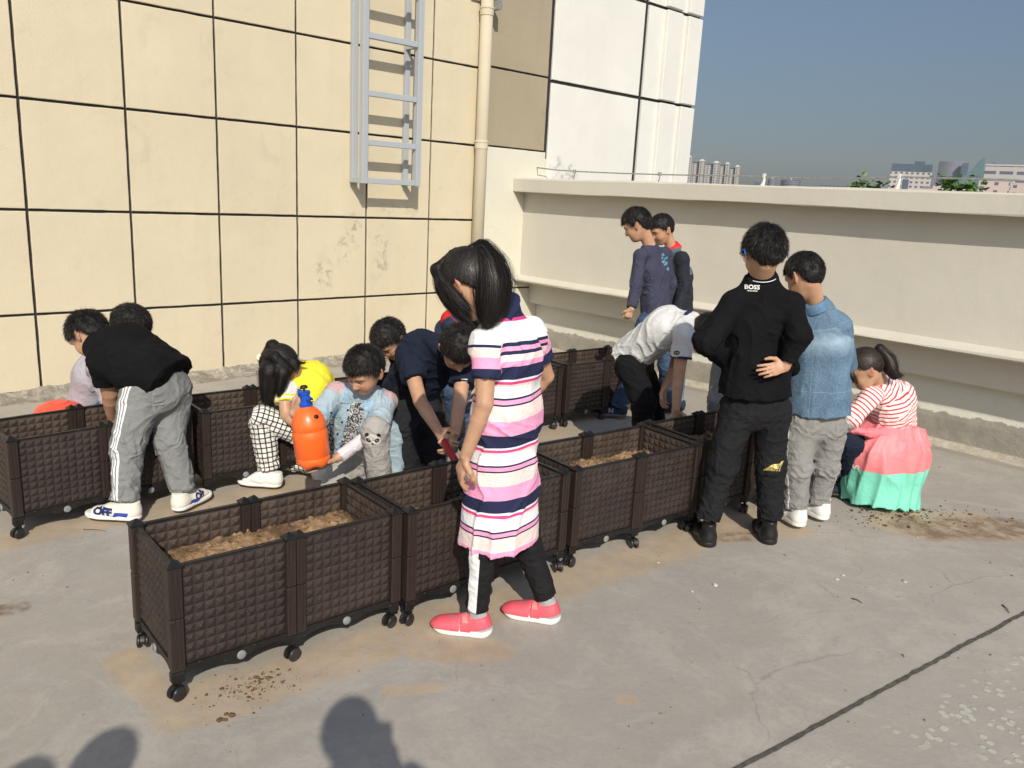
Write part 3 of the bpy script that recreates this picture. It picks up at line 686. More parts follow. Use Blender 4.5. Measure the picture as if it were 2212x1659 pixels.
# sloping green glass building
t, w_, h_, _ = tower('sloping_glass_building', 'green glass building rising in a long slope to a peak', 2050, 2134, 341, 560, None)
mb = MB(); mb.prism([(-w_*.5, 0), (w_*.28, 0), (w_*.28, h_), (w_*.2, h_), (-w_*.5, h_*.62)], 0, 22); o = mb.build('sail', m_grn, t); fixn(o.data)
mb = MB(); mb.prism([(w_*.29, 0), (w_*.56, 0), (w_*.56, h_*.965), (w_*.5, h_*.965), (w_*.29, h_*.86)], 4, 26); o = mb.build('rear_sail', m_grn, t); fixn(o.data)
t, w_, h_, _ = tower('banded_block', 'long pale block with bands of windows at the right edge', 2118, 2260, 359, 400, None)
mb = MB(); mb.box((-w_*.5, 0, 0), (w_*.5, 22, h_)); mb.build('facade', m_band, t)
mb = MB(); mb.box((-w_*.5, -.8, h_-.01+.02), (w_*.1, 20, h_+1.4)); mb.box((w_*.15, 4, h_+.02), (w_*.4, 16, h_+4)); mb.build('roof', m_wht, t)
t, w_, h_, _ = tower('low_block', 'low pinkish block standing before the long banded one', 2110, 2178, 390, 330, None)
mb = MB(); mb.box((-w_*.5, 0, 0), (w_*.5, 16, h_)); mb.build('facade', m_pink, t)
mb = MB(); mb.box((-w_*.5, -.5, h_+.02), (w_*.5, 16, h_+1)); mb.build('roof', m_wht, t)
t, w_, h_, _ = tower('low_block', 'low pinkish block at the far right edge', 2180, 2250, 399, 350, None)
mb = MB(); mb.box((-w_*.5, 0, 0), (w_*.5, 16, h_)); mb.build('facade', m_pink, t)
t, w_, h_, _ = tower('low_block', 'low white block between the two leafy plants', 2008, 2104, 402, 380, None)
mb = MB(); mb.box((-w_*.5, 0, 0), (w_*.5, 16, h_)); mb.build('facade', m_pink, t)
# round drums, pavilion and hazy mid-city
for a0, a1, bt, lb in ((1655, 1674, 388, 'striped drum building behind the left clip post'), (1683, 1727, 390, 'striped round drum building with a small white dome')):
    t, w_, h_, _ = tower('drum_building', lb, a0, a1, bt, 600, None); t['group'] = 'round drum buildings'
    mb = MB()
    prof = [(w_*.5, 0)]
    z = 0
    while z < h_-2: prof += [(w_*.5, z+2), (w_*.47, z+2.1), (w_*.47, z+3.4), (w_*.5, z+3.5)]; z += 3.6
    prof += [(w_*.44, h_), (w_*.1, h_+1.5), (.1, h_+2)]
    mb.lathe(prof, 32); mb.build('drum', m_gry, t, False)
    mb = MB(); mb.lathe([(1.6, h_+1.5), (1.6, h_+3), (.9, h_+4.4), (.1, h_+4.8)], 14); mb.build('dome', m_wht, t, True)
for a0, a1, bt, d, mt, lb in ((1592, 1628, 405, 700, m_gry, 'dim low city block just right of the apartment cluster'), (1626, 1650, 392, 720, m_glass, 'dark slab block left of the left clip post'), (1724, 1764, 405, 720, m_glass, 'low dark block right of the round drum'), (1850, 1870, 405, 700, m_gry, 'low grey block right of the pavilion'), (1895, 1916, 390, 560, m_gry, 'grey block half behind the grid office tower'), (1985, 2030, 408, 300, m_pink, 'low pale annex at the foot of the office tower')):
    t, w_, h_, _ = tower('city_block', lb, a0, a1, bt, d, None)
    mb = MB(); mb.box((-w_*.5, 0, 0), (w_*.5, 20, h_)); mb.build('facade', mt, t)
    mb = MB(); mb.box((-w_*.4, 2, h_+.01), (w_*.1, 14, h_+2)); mb.build('roof_house', m_gry, t)
t, w_, h_, _ = tower('pavilion', 'wide hall with a flat overhanging roof on columns', 1768, 1848, 400, 650, None)
mb = MB(); mb.box((-w_*.42, 0, 0), (w_*.42, 24, h_-3)); mb.build('hall', m_glass, t)
mb = MB(); mb.box((-w_*.5, -6, h_-1.4), (w_*.4, 28, h_)); mb.build('roof', m_gry, t)
for k in range(8):
    mb = MB(); x = -w_*.38+w_*.76*k/7; mb.box((x-.9, -4, 0), (x+.9, -2.4, h_-1.5)); mb.build('column', m_wht, t)
# outer planting ledge behind the parapet and its two plants
tr = empty('outer_ledge', tuple(Mp@Vector((4, -.7, 1.2))), label='narrow outer ledge behind the parapet carrying the leafy plants', cat='ledge')
mb = MB(); mb.box((2, -1.0, -.3), (8, -.425, 1.38)); pbuild(mb, 'ledge_slab', [M_par], tr)
m = N('leaf green'); M_leaf = m.out(m.ramp(m.noise(12, 3), [(.3, (.035, .075, .015, 1)), (.7, (.10, .19, .04, 1))]), .5, None, .4)
def plant(a, b, wpx, hpx, label, seed):
    x, z = Pxz(a, b, -.7); rnd = random.Random(seed); sc = 6.9/1750*1.0
    t = empty('leafy_plant', tuple(Mp@Vector((x, -.7, 1.38))), label=label, cat='plant', group='leafy plants beyond the parapet')
    d = np.linalg.norm(np.array(t.location)[:2]); px = d/1800; hw = wpx*px/2; ztp = z+hpx*px/2
    mb = MB(); lv = MB()
    for s_ in range(7):
        ex = rnd.uniform(-hw, hw); ez = rnd.uniform(.55, 1)*(ztp-1.38); pts = [Vector((0, 0, 0)), Vector((ex*.4, rnd.uniform(-.05, .05), ez*.5)), Vector((ex, rnd.uniform(-.1, .1), ez))]
        mb.tube(pts, [.006, .004, .002], 6)
        for _ in range(80):
            u_ = rnd.uniform(.5, 1.0); p = pts[1].lerp(pts[2], u_)+Vector((rnd.gauss(0, .035), rnd.gauss(0, .04), rnd.gauss(0, .03)))
            ll = rnd.uniform(.035, .06); dr = Vector((rnd.gauss(0, 1), rnd.gauss(0, 1), rnd.uniform(-.4, .9))).normalized(); sdv = dr.cross(Vector((rnd.gauss(0, .5), rnd.gauss(0, .5), 1))).normalized()*ll*.42
            nn_ = dr.cross(sdv).normalized()*ll*.12
            lv.add([p, p+dr*ll*.5+sdv+nn_, p+dr*ll, p+dr*ll*.5-sdv+nn_, p+dr*ll*.5], [[0, 1, 4], [1, 2, 4], [2, 3, 4], [3, 0, 4]])
    mb.build('stem', M_twig, t, True); lv.build('leaves', M_leaf, t)
plant(1877, 402, 56, 34, 'leafy green plant showing above the parapet, left of the office tower', 1)
plant(2064, 407, 54, 30, 'leafy green plant showing above the parapet, right of the office tower', 2)
# ------------------------------------------------------------ soft-body modelling: distance fields turned into meshes
def V3(*a): return np.array(a, float)
def nz(v): v = np.asarray(v, float); return v/(np.linalg.norm(v)+1e-12)
def K(a, y, z):
    "point at column a of the photograph, y ahead and z up"
    x = 0.
    for _ in range(5):
        c = RM.T@(np.array([x, y, z])-np.array([0, 0, H])); u_ = CX+F*c[0]/-c[2]; x += (a-u_)*(-c[2])/F
    return V3(x, y, z)
def vnoise(p):
    pi = np.floor(p).astype(np.int64); f = (p-pi).astype(np.float32); f = f*f*(3-2*f)
    def h(i, j, k):
        n = (i*73856093 ^ j*19349663 ^ k*83492791) & 0xffffffff; n = ((n ^ (n >> 13))*1274126177) & 0xffffffff; n ^= n >> 16
        return (n & 0xffff).astype(np.float32)/32768-1
    x, y, z = pi[:, 0], pi[:, 1], pi[:, 2]; fx, fy, fz = f[:, 0], f[:, 1], f[:, 2]
    l = lambda a, b, t: a+(b-a)*t
    return l(l(l(h(x, y, z), h(x+1, y, z), fx), l(h(x, y+1, z), h(x+1, y+1, z), fx), fy), l(l(h(x, y, z+1), h(x+1, y, z+1), fx), l(h(x, y+1, z+1), h(x+1, y+1, z+1), fx), fy), fz)
def smin(a, b, k):
    h = np.maximum(k-np.abs(a-b), 0)/k; return np.minimum(a, b)-h*h*k*.25
def smax(a, b, k): return -smin(-a, -b, k)
class Prim:
    k = .02; s = None; gid = 0
    noattr = False
class Cone(Prim):
    "tapering limb, elliptical when lat is given"
    def __init__(s, a, b, wa, wb, da=None, db=None, lat=None, flat=0, k=.02, s0=0., s1=None, ref=None, gid=0, pw=2.0, so=False):
        s.a, s.b = np.array(a, float), np.array(b, float); s.L = np.linalg.norm(s.b-s.a)+1e-9; s.ax = (s.b-s.a)/s.L
        s.wa, s.wb, s.da, s.db = wa, wb, da or wa, db or wb; s.pw = pw
        l = np.array(lat if lat is not None else (1, .03, .02), float)
        l = l-s.ax*(l@s.ax); s.lat = nz(l); s.dep = np.cross(s.ax, s.lat); s.flat = flat; s.k = k
        s.s0 = s0; s.s1 = s1 if s1 is not None else s0+s.L; s.gid = gid
        r = nz(np.array(ref)-s.ax*(np.array(ref)@s.ax)) if ref is not None else s.dep
        s.ref = r; s.ref2 = np.cross(s.ax, r)
        m = max(s.wa, s.wb, s.da, s.db); s.lo = np.minimum(s.a, s.b)-m; s.hi = np.maximum(s.a, s.b)+m; s.solid = so
    def __call__(s, P):
        q = P-s.a; tu = q@s.ax/s.L; t = np.clip(tu, 0, 1); x, y, z = q@s.lat, q@s.dep, (tu-t)*s.L
        w = s.wa+(s.wb-s.wa)*t; d = s.da+(s.db-s.da)*t; m = np.minimum(w, d)
        if s.pw == 2.0: r = np.sqrt((x/w)**2+(y/d)**2+(z/m)**2)
        else: r = (np.abs(x/w)**s.pw+np.abs(y/d)**s.pw+np.abs(z/m)**s.pw)**(1/s.pw)
        o = (r-1)*m
        if s.flat & 1: o = np.maximum(o, -tu*s.L)
        if s.flat & 2: o = np.maximum(o, (tu-1)*s.L)
        return o
    def attr(s, P):
        q = P-s.a; tu = q@s.ax/s.L; r = .5*(s.wa+s.wb)
        return np.stack([s.s0+tu*(s.s1-s.s0), np.arctan2(q@s.ref2, q@s.ref)*r, np.full(len(P), float(s.gid))], 1)
class Ell(Prim):
    def __init__(s, c, R, rad, k=.02, gid=0, pw=2.0):
        s.c = np.array(c, float); s.R = np.array(R, float); s.rad = np.array(rad, float); s.k = k; s.gid = gid; m = max(rad); s.lo = s.c-m; s.hi = s.c+m; s.pw = pw
    def __call__(s, P):
        q = (P-s.c)@s.R.T
        k = (np.sum(np.abs(q/s.rad)**s.pw, 1))**(1/s.pw)
        return (k-1)*s.rad.min()*(.5+.5*1)
    def attr(s, P):
        q = (P-s.c)@s.R.T; return np.stack([-q[:, 2], q[:, 0], np.full(len(P), float(s.gid))], 1)
class Comp(Prim):
    "several shapes that keep apart from each other but melt into the rest"
    def __init__(s, prims, k=.006, inner=.002):
        s.pr = prims; s.k = k; s.inner = inner; s.lo = np.min([p.lo for p in prims], 0); s.hi = np.max([p.hi for p in prims], 0)
    def __call__(s, P):
        d = None
        for p in s.pr: e = p(P); d = e if d is None else smin(d, e, s.inner)
        return d
    def attr(s, P): return np.zeros((len(P), 3))
class Fn(Prim):
    def __init__(s, f, c, r, k=.01): s.f = f; s.k = k; s.lo = np.array(c)-r; s.hi = np.array(c)+r
    def __call__(s, P): return s.f(P)
    def attr(s, P): return np.zeros((len(P), 3))
def field(prims, disp=None, cuts=(), subs=(), cull=.05):
    def f(P):
        d = np.full(len(P), .2)
        for p in prims:
            c = (p.lo+p.hi)/2; hw = (p.hi-p.lo)/2+cull
            m = np.all(np.abs(P-c) < hw, 1)
            if m.any():
                Q = P[m]; d[m] = smin(d[m], p(Q), p.k)
        if disp is not None:
            m = np.abs(d) < .05
            if m.any(): d[m] += disp(P[m])
        for q, n in cuts: d = np.maximum(d, (P-q)@n)
        for s_ in subs: d = smax(d, -s_(P), .006)
        return d
    return f
def bounds(prims, pad=.03):
    return np.min([p.lo for p in prims], 0)-pad, np.max([p.hi for p in prims], 0)+pad
def surf(f, lo, hi, h, B=6, marg=.02):
    lo = np.asarray(lo); n = np.ceil((np.asarray(hi)-lo)/h).astype(int)+2; nb = np.ceil(n/B).astype(int)
    g = np.stack(np.meshgrid(*[np.arange(k) for k in nb], indexing='ij'), -1).reshape(-1, 3)
    dc = f(lo+(g*B+(B-1)/2)*h); act = np.abs(dc) < h*B*.9+marg
    D = np.repeat(np.repeat(np.repeat(dc.reshape(nb).astype(np.float32), B, 0), B, 1), B, 2)
    ga = g[act]
    loc = np.stack(np.meshgrid(*[np.arange(B)]*3, indexing='ij'), -1).reshape(-1, 3)
    idx = (ga[:, None, :]*B+loc[None]).reshape(-1, 3)
    val = np.empty(len(idx), np.float32); CH = 400000
    for i in range(0, len(idx), CH): val[i:i+CH] = f(lo+idx[i:i+CH]*h)
    D[idx[:, 0], idx[:, 1], idx[:, 2]] = val
    S = (D < 0); c = S[:-1, :-1, :-1].astype(np.uint8)
    tot = c.copy(); tot[:] = 0
    for i in (0, 1):
        for j in (0, 1):
            for k in (0, 1): tot += S[i:S.shape[0]-1+i, j:S.shape[1]-1+j, k:S.shape[2]-1+k]
    ci = np.argwhere((tot > 0) & (tot < 8))
    if len(ci) == 0: return np.zeros((0, 3)), np.zeros((0, 4), int)
    corners = [(i, j, k) for i in (0, 1) for j in (0, 1) for k in (0, 1)]
    cv = np.stack([D[ci[:, 0]+i, ci[:, 1]+j, ci[:, 2]+k] for i, j, k in corners], 1)
    acc = np.zeros((len(ci), 3)); cnt = np.zeros(len(ci))
    for a in range(8):
        for b in range(a+1, 8):
            df = np.array(corners[b])-np.array(corners[a])
            if np.abs(df).sum() != 1: continue
            m = (cv[:, a] < 0) != (cv[:, b] < 0)
            t = cv[m, a]/(cv[m, a]-cv[m, b]); acc[m] += np.array(corners[a])+t[:, None]*df; cnt[m] += 1
    V = lo+(ci+acc/cnt[:, None])*h
    I = np.full(tot.shape, -1, np.int32); I[ci[:, 0], ci[:, 1], ci[:, 2]] = np.arange(len(ci))
    Q = []
    for ax in range(3):
        sl0 = [slice(1, -1)]*3; sl1 = [slice(1, -1)]*3; sl0[ax] = slice(0, -1); sl1[ax] = slice(1, None)
        s0, s1 = S[tuple(sl0)], S[tuple(sl1)]; e = np.argwhere(s0 != s1)
        if len(e) == 0: continue
        o = np.array([1, 1, 1]); o[ax] = 0; e = e+o
        u_, v_ = (ax+1) % 3, (ax+2) % 3; du = np.zeros(3, int); dv = np.zeros(3, int); du[u_] = 1; dv[v_] = 1
        q = [I[tuple((e-du-dv).T)], I[tuple((e-dv).T)], I[tuple(e.T)], I[tuple((e-du).T)]]
        q = np.stack(q, 1); neg = S[tuple(e.T)]; q[~neg] = q[~neg][:, ::-1]
        q = q[:, ::-1]
        q = q[(q >= 0).all(1)]; Q.append(q)
    return V, np.concatenate(Q)
def npmesh(name, V, Q, smooth=True):
    me = bpy.data.meshes.new(name); k = Q.shape[1]
    me.vertices.add(len(V)); me.vertices.foreach_set('co', np.ascontiguousarray(V, np.float32).ravel())
    me.loops.add(k*len(Q)); me.loops.foreach_set('vertex_index', np.ascontiguousarray(Q, np.int32).ravel())
    me.polygons.add(len(Q)); me.polygons.foreach_set('loop_start', np.arange(len(Q), dtype=np.int32)*k)
    me.update(calc_edges=True); me.polygons.foreach_set('use_smooth', np.full(len(Q), smooth)); me.update(); return me
def add_attr(me, name, A):
    at = me.attributes.new(name, 'FLOAT_VECTOR', 'POINT'); at.data.foreach_set('vector', np.ascontiguousarray(A, np.float32).ravel())
def mesh_field(name, prims, h, mats, root, disp=None, cuts=(), subs=(), attr=True, extra=None, saxis=None):
    f = field(prims, disp, cuts, subs); lo, hi = bounds(prims)
    V, Q = surf(f, lo, hi, h)
    if len(V) == 0: print('EMPTY', name); return None
    pc = None
    if attr:
        best = np.full(len(V), 9.); pc = np.zeros((len(V), 3))
        for p in prims:
            if p.noattr: continue
            d = p(V)+((.014 if p.gid < 2 else .035) if 0 < p.gid < 3 and name == 'striped_dress' else 0); m = d < best; best[m] = d[m]; pc[m] = p.attr(V[m])
    if saxis is not None:
        m = pc[:, 2] < .5; pc[m, 0] = (V[m]-saxis[0])@saxis[1]+.006*vnoise(V[m]*6)
    ex = extra(V) if extra else None
    org = np.array(root.matrix_basis.translation) if root else np.zeros(3)
    me = npmesh(name, V-org, Q)
    if attr: add_attr(me, 'pc', pc)
    if ex is not None: add_attr(me, 'tint', ex)
    return link(name, me, mats, root)

# ------------------------------------------------------------ cloth, skin and hair
def cloth(name, col, rough=.85, var=.1, crease=.006, weave=.0006, pattern=None, spec=.25, scale=1., sheen=.0):
    m = N(name)
    base = m.ramp(m.noise(6, 5, .6), [(.3, tuple(x*(1-var) for x in col)+(1,)), (.7, tuple(min(1, x*(1+var)) for x in col)+(1,))])
    if pattern: base = pattern(m, base)
    b = m.bump(m.noise(420, 2), weave)
    w1 = m.noise(7*scale, 4, .6, dist=1.6); w1 = m.math('ABSOLUTE', m.math('SUBTRACT', w1, .5)); b = m.bump(w1, crease*2.2, prev=b)
    w2 = m.noise(19*scale, 3, .55, dist=1.2); b = m.bump(w2, crease*.8, prev=b)
    if sheen: m.set(m.p.inputs['Sheen Weight'], sheen)
    return m.out(base, rough, b, spec)
def stripes(stops, period, phase=0., axis=0):
    def f(m, base):
        sep = m.n('SeparateXYZ', {0: m.attr('pc')}); s = m.math('FRACT', m.math('DIVIDE', m.math('ADD', sep.outputs[axis], phase+20*period), period))
        return m.ramp(s, [(p, c) for p, c in stops], 'CONSTANT')
    return f
def skin_mat():
    m = N('skin'); t = m.n('SeparateXYZ', {0: m.attr('tint')})
    n = m.noise(18, 5, .6)
    n3 = m.noise(60, 4, .7); c = m.ramp(m.math('ADD', m.math('MULTIPLY', n, .7), m.math('MULTIPLY', n3, .3)), [(.3, (.40, .215, .125, 1)), (.7, (.53, .315, .205, 1))])
    c = m.mix(t.outputs[0], c, (.42, .13, .10, 1))       # red of lips, ears, knuckles
    c = m.mix(t.outputs[1], c, (.03, .022, .02, 1))      # brows
    m.set(m.p.inputs['Subsurface Weight'], .0)
    return m.out(c, .5, m.bump(m.noise(140, 3), .0004), .4)
M_skin = skin_mat()
def hair_mat(name, c0, c1):
    m = N(name); t = m.n('SeparateXYZ', {0: m.attr('pc')}).outputs[0]
    return m.out(m.ramp(t, [(.0, c0), (.75, c1), (1., tuple(x*1.9 for x in c1[:3])+(1,))]), m.ramp(t, [(0, .6), (1, .38)]), m.bump(m.noise(160, 2), .001), .32)
M_hair = hair_mat('black hair', (.0045, .0038, .0035, 1), (.022, .017, .014, 1))
M_hairb = hair_mat('dark brown hair', (.008, .0055, .0045, 1), (.04, .026, .018, 1))
def hframe(f, u):
    f = nz(f); u = np.asarray(u, float); u = nz(u-f*(u@f)); r = np.cross(f, u)     # r = the head's right side
    return np.array([r, f, u])
HL = [(0, .050), (.6, .052), (1.05, .040), (1.3, .012), (1.5, -.012), (1.62, .012), (1.95, .012), (2.15, -.036), (2.6, -.064), (3.2, -.074)]
def hairline(x, y): return np.interp(np.abs(np.arctan2(x, y)), [a for a, _ in HL], [b for _, b in HL])
CR = np.array([.074, .090, .086]); CO = np.array([0, -.006, .018])
def head_field(c, R, sc=1., smile=0):
    R = np.asarray(R)
    I3 = np.eye(3)
    sk = [Ell(CO, I3, CR, .02), Ell((0, .022, -.03), I3, (.058, .060, .068), .03), Ell((0, .048, -.078), I3, (.030, .030, .024), .03),
          Ell((.030, .052, -.034), I3, (.026, .026, .028), .02), Ell((-.030, .052, -.034), I3, (.026, .026, .028), .02),
          Cone((0, .078, .004), (0, .094, -.026), .0075, .0105, k=.012), Ell((.010, .086, -.030), I3, (.008, .009, .007), .006), Ell((-.010, .086, -.030), I3, (.008, .009, .007), .006),
          Cone((-.034, .070, .022), (.034, .070, .022), .012, .012, k=.02),
          Cone((-.016, .0775, -.050), (.016, .0775, -.050), .0045, .0045, k=.006), Cone((-.012, .0765, -.0575), (.012, .0765, -.0575), .0055, .0055, k=.006)]
    ears = []
    for s in (-1, 1):
        Re = np.array([nz((1, -.35*s*0-.45*s, 0)) if False else nz((s, .45, 0)), nz((-.45*s, 1, .1)), (0, 0, 1)]); Re[1] = nz(np.cross(Re[2], Re[0]))
        ears += [Ell((s*.079, -.004, -.008), Re, (.0065, .018, .030), .008), Cone((s*.085, -.020, .012), (s*.085, -.018, -.012), .005, .004, k=.006)]
    eyes = [Ell((s*.030, .084, .003), I3, (.018, .0155, .0100), .008) for s in (-1, 1)]
    mouth = Cone((-.019, .086, -.0535), (.019, .086, -.0535), .0022, .0022)
    lids = [Ell((s*.030, .066, .001), I3, (.0135, .0125, .0105), .006) for s in (-1, 1)]
    earh = [Ell((s*.0865, .004, -.004), I3, (.004, .009, .014)) for s in (-1, 1)]
    def f(P):
        q = ((P-c)@R.T)/sc
        d = None
        for p in sk: e = p(q); d = e if d is None else smin(d, e, p.k)
        for p in ears: d = smin(d, p(q), p.k)
        for p in eyes: d = smax(d, -p(q), .012)
        for p in lids: d = smin(d, p(q), .004)
        for p in earh: d = smax(d, -p(q), .005)
        d = smax(d, -mouth(q), .003)
        return d*sc
    def tint(P):
        q = ((P-c)@R.T)/sc; T = np.zeros((len(P), 3))
        lip = np.exp(-((q[:, 0]/.019)**4+((q[:, 2]+.0535)/.0085)**4))*(q[:, 1] > .06)
        ear = np.clip((np.abs(q[:, 0])-.078)/.012, 0, 1)*(np.abs(q[:, 2]) < .05)*(np.abs(q[:, 1]) < .05)*.5
        ck = np.exp(-(((np.abs(q[:, 0])-.036)/.02)**2+((q[:, 2]+.03)/.018)**2))*(q[:, 1] > .03)*.16
        T[:, 0] = np.maximum(np.maximum(lip*.75, ear), ck)
        ax = np.abs(q[:, 0]); zc = .021-.10*np.maximum(0, ax-.036)+.06*np.minimum(0, ax-.03)*.3
        T[:, 1] = np.exp(-(((ax-.031)/.0175)**6+((q[:, 2]-zc)/.0052)**2))*(q[:, 1] > .045)*.95
        near = (np.abs(q[:, 0]) < .12) & (np.abs(q[:, 1]) < .13) & (np.abs(q[:, 2]) < .13)
        return T*near[:, None]
    fn = Fn(f, c, .125*sc, .014); fn.tint = tint; return fn
def hand(wr, d, back, thumb, curl=.5, sc=.86, spread=.12, thumb_in=.3, curls=None):
    "palm, four unequal bent fingers and a thumb from the side of the palm; thumb = direction of the thumb side"
    d = nz(d); back = np.asarray(back, float); back = nz(back-d*(back@d)); th = np.asarray(thumb, float); s = np.cross(d, back); s = s if s@th > 0 else -s
    wr = np.asarray(wr, float); o = []
    pl = .082*sc; o.append(Cone(wr+d*.006*sc, wr+d*pl*.86, .028*sc, .036*sc, .014*sc, .0115*sc, lat=s, k=.012))
    fl = [.068, .076, .071, .055]; offs = [.027, .009, -.009, -.026]
    if curls is None: curls = [curl*.85, curl, curl*1.05, curl*1.15]
    for i in range(4):
        r = [.0088, .009, .0086, .0076][i]*sc; p = wr+d*(pl*[.97, 1.0, .97, .90][i])+s*offs[i]*sc
        fd = nz(d+s*offs[i]/.03*spread); ang = 0.; c_ = curls[i]; seg = [.44, .31, .25]; prev = p-d*.018*sc; rr = r*1.05
        for k in range(3):
            ang += c_*[.8, 1.0, .7][k]; v = fd*math.cos(ang)-back*math.sin(ang); q = p+v*fl[i]*sc*seg[k]
            if k == 0: o.append(Cone(prev, p, r*1.05, r*1.02, k=.004))
            o.append(Cone(p, q, r*[1.02, .95, .87][k], r*[.95, .87, .74][k], k=.003)); p = q
    b = wr+d*.022*sc+s*.026*sc; v1 = nz(d*.62+s*.75-back*thumb_in); q1 = b+v1*.034*sc; v2 = nz(d*.9+s*.28-back*(thumb_in+curl*.5)); q2 = q1+v2*.030*sc; v3 = nz(d*.95+s*.02-back*(thumb_in+curl*.8)); q3 = q2+v3*.024*sc
    o += [Cone(b, q1, .0135*sc, .0108*sc, k=.008), Cone(q1, q2, .0108*sc, .0096*sc), Cone(q2, q3, .0096*sc, .0078*sc)]
    base = Comp(o[:1]+o[-3:], .01, .006); fing = Comp(o[1:-3], .004, .0012)
    return [Comp([base, fing], .008, .004)]
def rndattr(me, rng, nv, per):
    k = rng.random(nv//per)**1.6; A = np.zeros((nv, 3)); A[:, 0] = np.repeat(k, per); add_attr(me, 'pc', A)
def strands(rng, R0, D, Ln, width, droop=.0, segs=3, wob=.15, sag=None, taper=True):
    "thin tapering blades growing from the points R0 along D"
    n = len(R0); D = D/np.linalg.norm(D, axis=1)[:, None]; side = np.cross(D, rng.normal(size=(n, 3))); side /= np.linalg.norm(side, axis=1)[:, None]+1e-9
    V = np.zeros((n, segs+1, 2, 3)); p = R0.copy(); v = D.copy(); wv = rng.normal(size=(n, 3))*wob
    for k in range(segs+1):
        wd = width*(1-.85*k/segs if taper else 1-.5*k/segs)
        V[:, k, 0] = p-side*wd/2; V[:, k, 1] = p+side*wd/2
        v = v+wv/segs+np.array([0, 0, -droop])/segs; v /= np.linalg.norm(v, axis=1)[:, None]; p = p+v*(Ln/segs)[:, None]
    V = V.reshape(-1, 3); base = (np.arange(n)*(segs+1)*2)[:, None, None]; k = np.arange(segs)[None, :, None]*2
    Q = (base+k+np.array([0, 1, 3, 2])[None, None]).reshape(-1, 4)
    return V, Q
def short_hair(c, R, sc, root, seed, mat=None, n=6500, ln=(.016, .03), thick=.014, messy=.55, whorl=(.01, -.055)):
    R = np.asarray(R); rng = np.random.default_rng(seed); rad = CR+thick
    rad = rad+np.array([0, .0, .004])
    E_ = Ell(CO+np.array([0, -.002, .004]), np.eye(3), rad)
    def f(P):
        q = ((P-c)@R.T)/sc; d = E_(q)
        d = d+.0035*vnoise(q*np.array([55, 55, 40])+seed)+.0016*vnoise(q*120+seed)
        hl = hairline(q[:, 0], q[:, 1])+.007*vnoise(q*np.array([90, 90, 20])+seed)
        d = smax(d, (hl-q[:, 2])*.85, .010)
        inner = (np.sqrt((((q-CO)/(CR-.012))**2).sum(1))-1)*.06
        return np.maximum(d, -inner)*sc
    p = Fn(f, c, .13*sc)
    o = mesh_field('hair', [p], .0045*sc, [mat or M_hair], root, attr=False)
    # blades
    u_ = rng.normal(size=(n*3, 3)); u_ /= np.linalg.norm(u_, axis=1)[:, None]; r0 = CO+np.array([0, -.002, .004])+u_*(rad-.003)
    keep = r0[:, 2] > hairline(r0[:, 0], r0[:, 1])+.004; r0 = r0[keep][:n]; u_ = u_[keep][:n]
    nrm = u_/rad; nrm /= np.linalg.norm(nrm, axis=1)[:, None]
    wh = np.array([whorl[0], whorl[1], .1]); fl = r0-wh; fl -= nrm*(fl*nrm).sum(1)[:, None]; fl /= np.linalg.norm(fl, axis=1)[:, None]+1e-6
    D = fl*1.0+nrm*(.13+.26*rng.random((len(r0), 1))**2)+rng.normal(size=r0.shape)*messy*.22
    L = rng.uniform(ln[0], ln[1], len(r0))*np.where(r0[:, 2] < .0, .55, 1)
    V, Q = strands(rng, r0, D, L, .0019, droop=.0, wob=.12)
    V = (V*sc)@R+c-np.array(root.matrix_basis.translation)
    me = npmesh('hair_strands', V, Q); rndattr(me, rng, len(V), 8); link('hair_strands', me, [mat or M_hair], o)
    return o
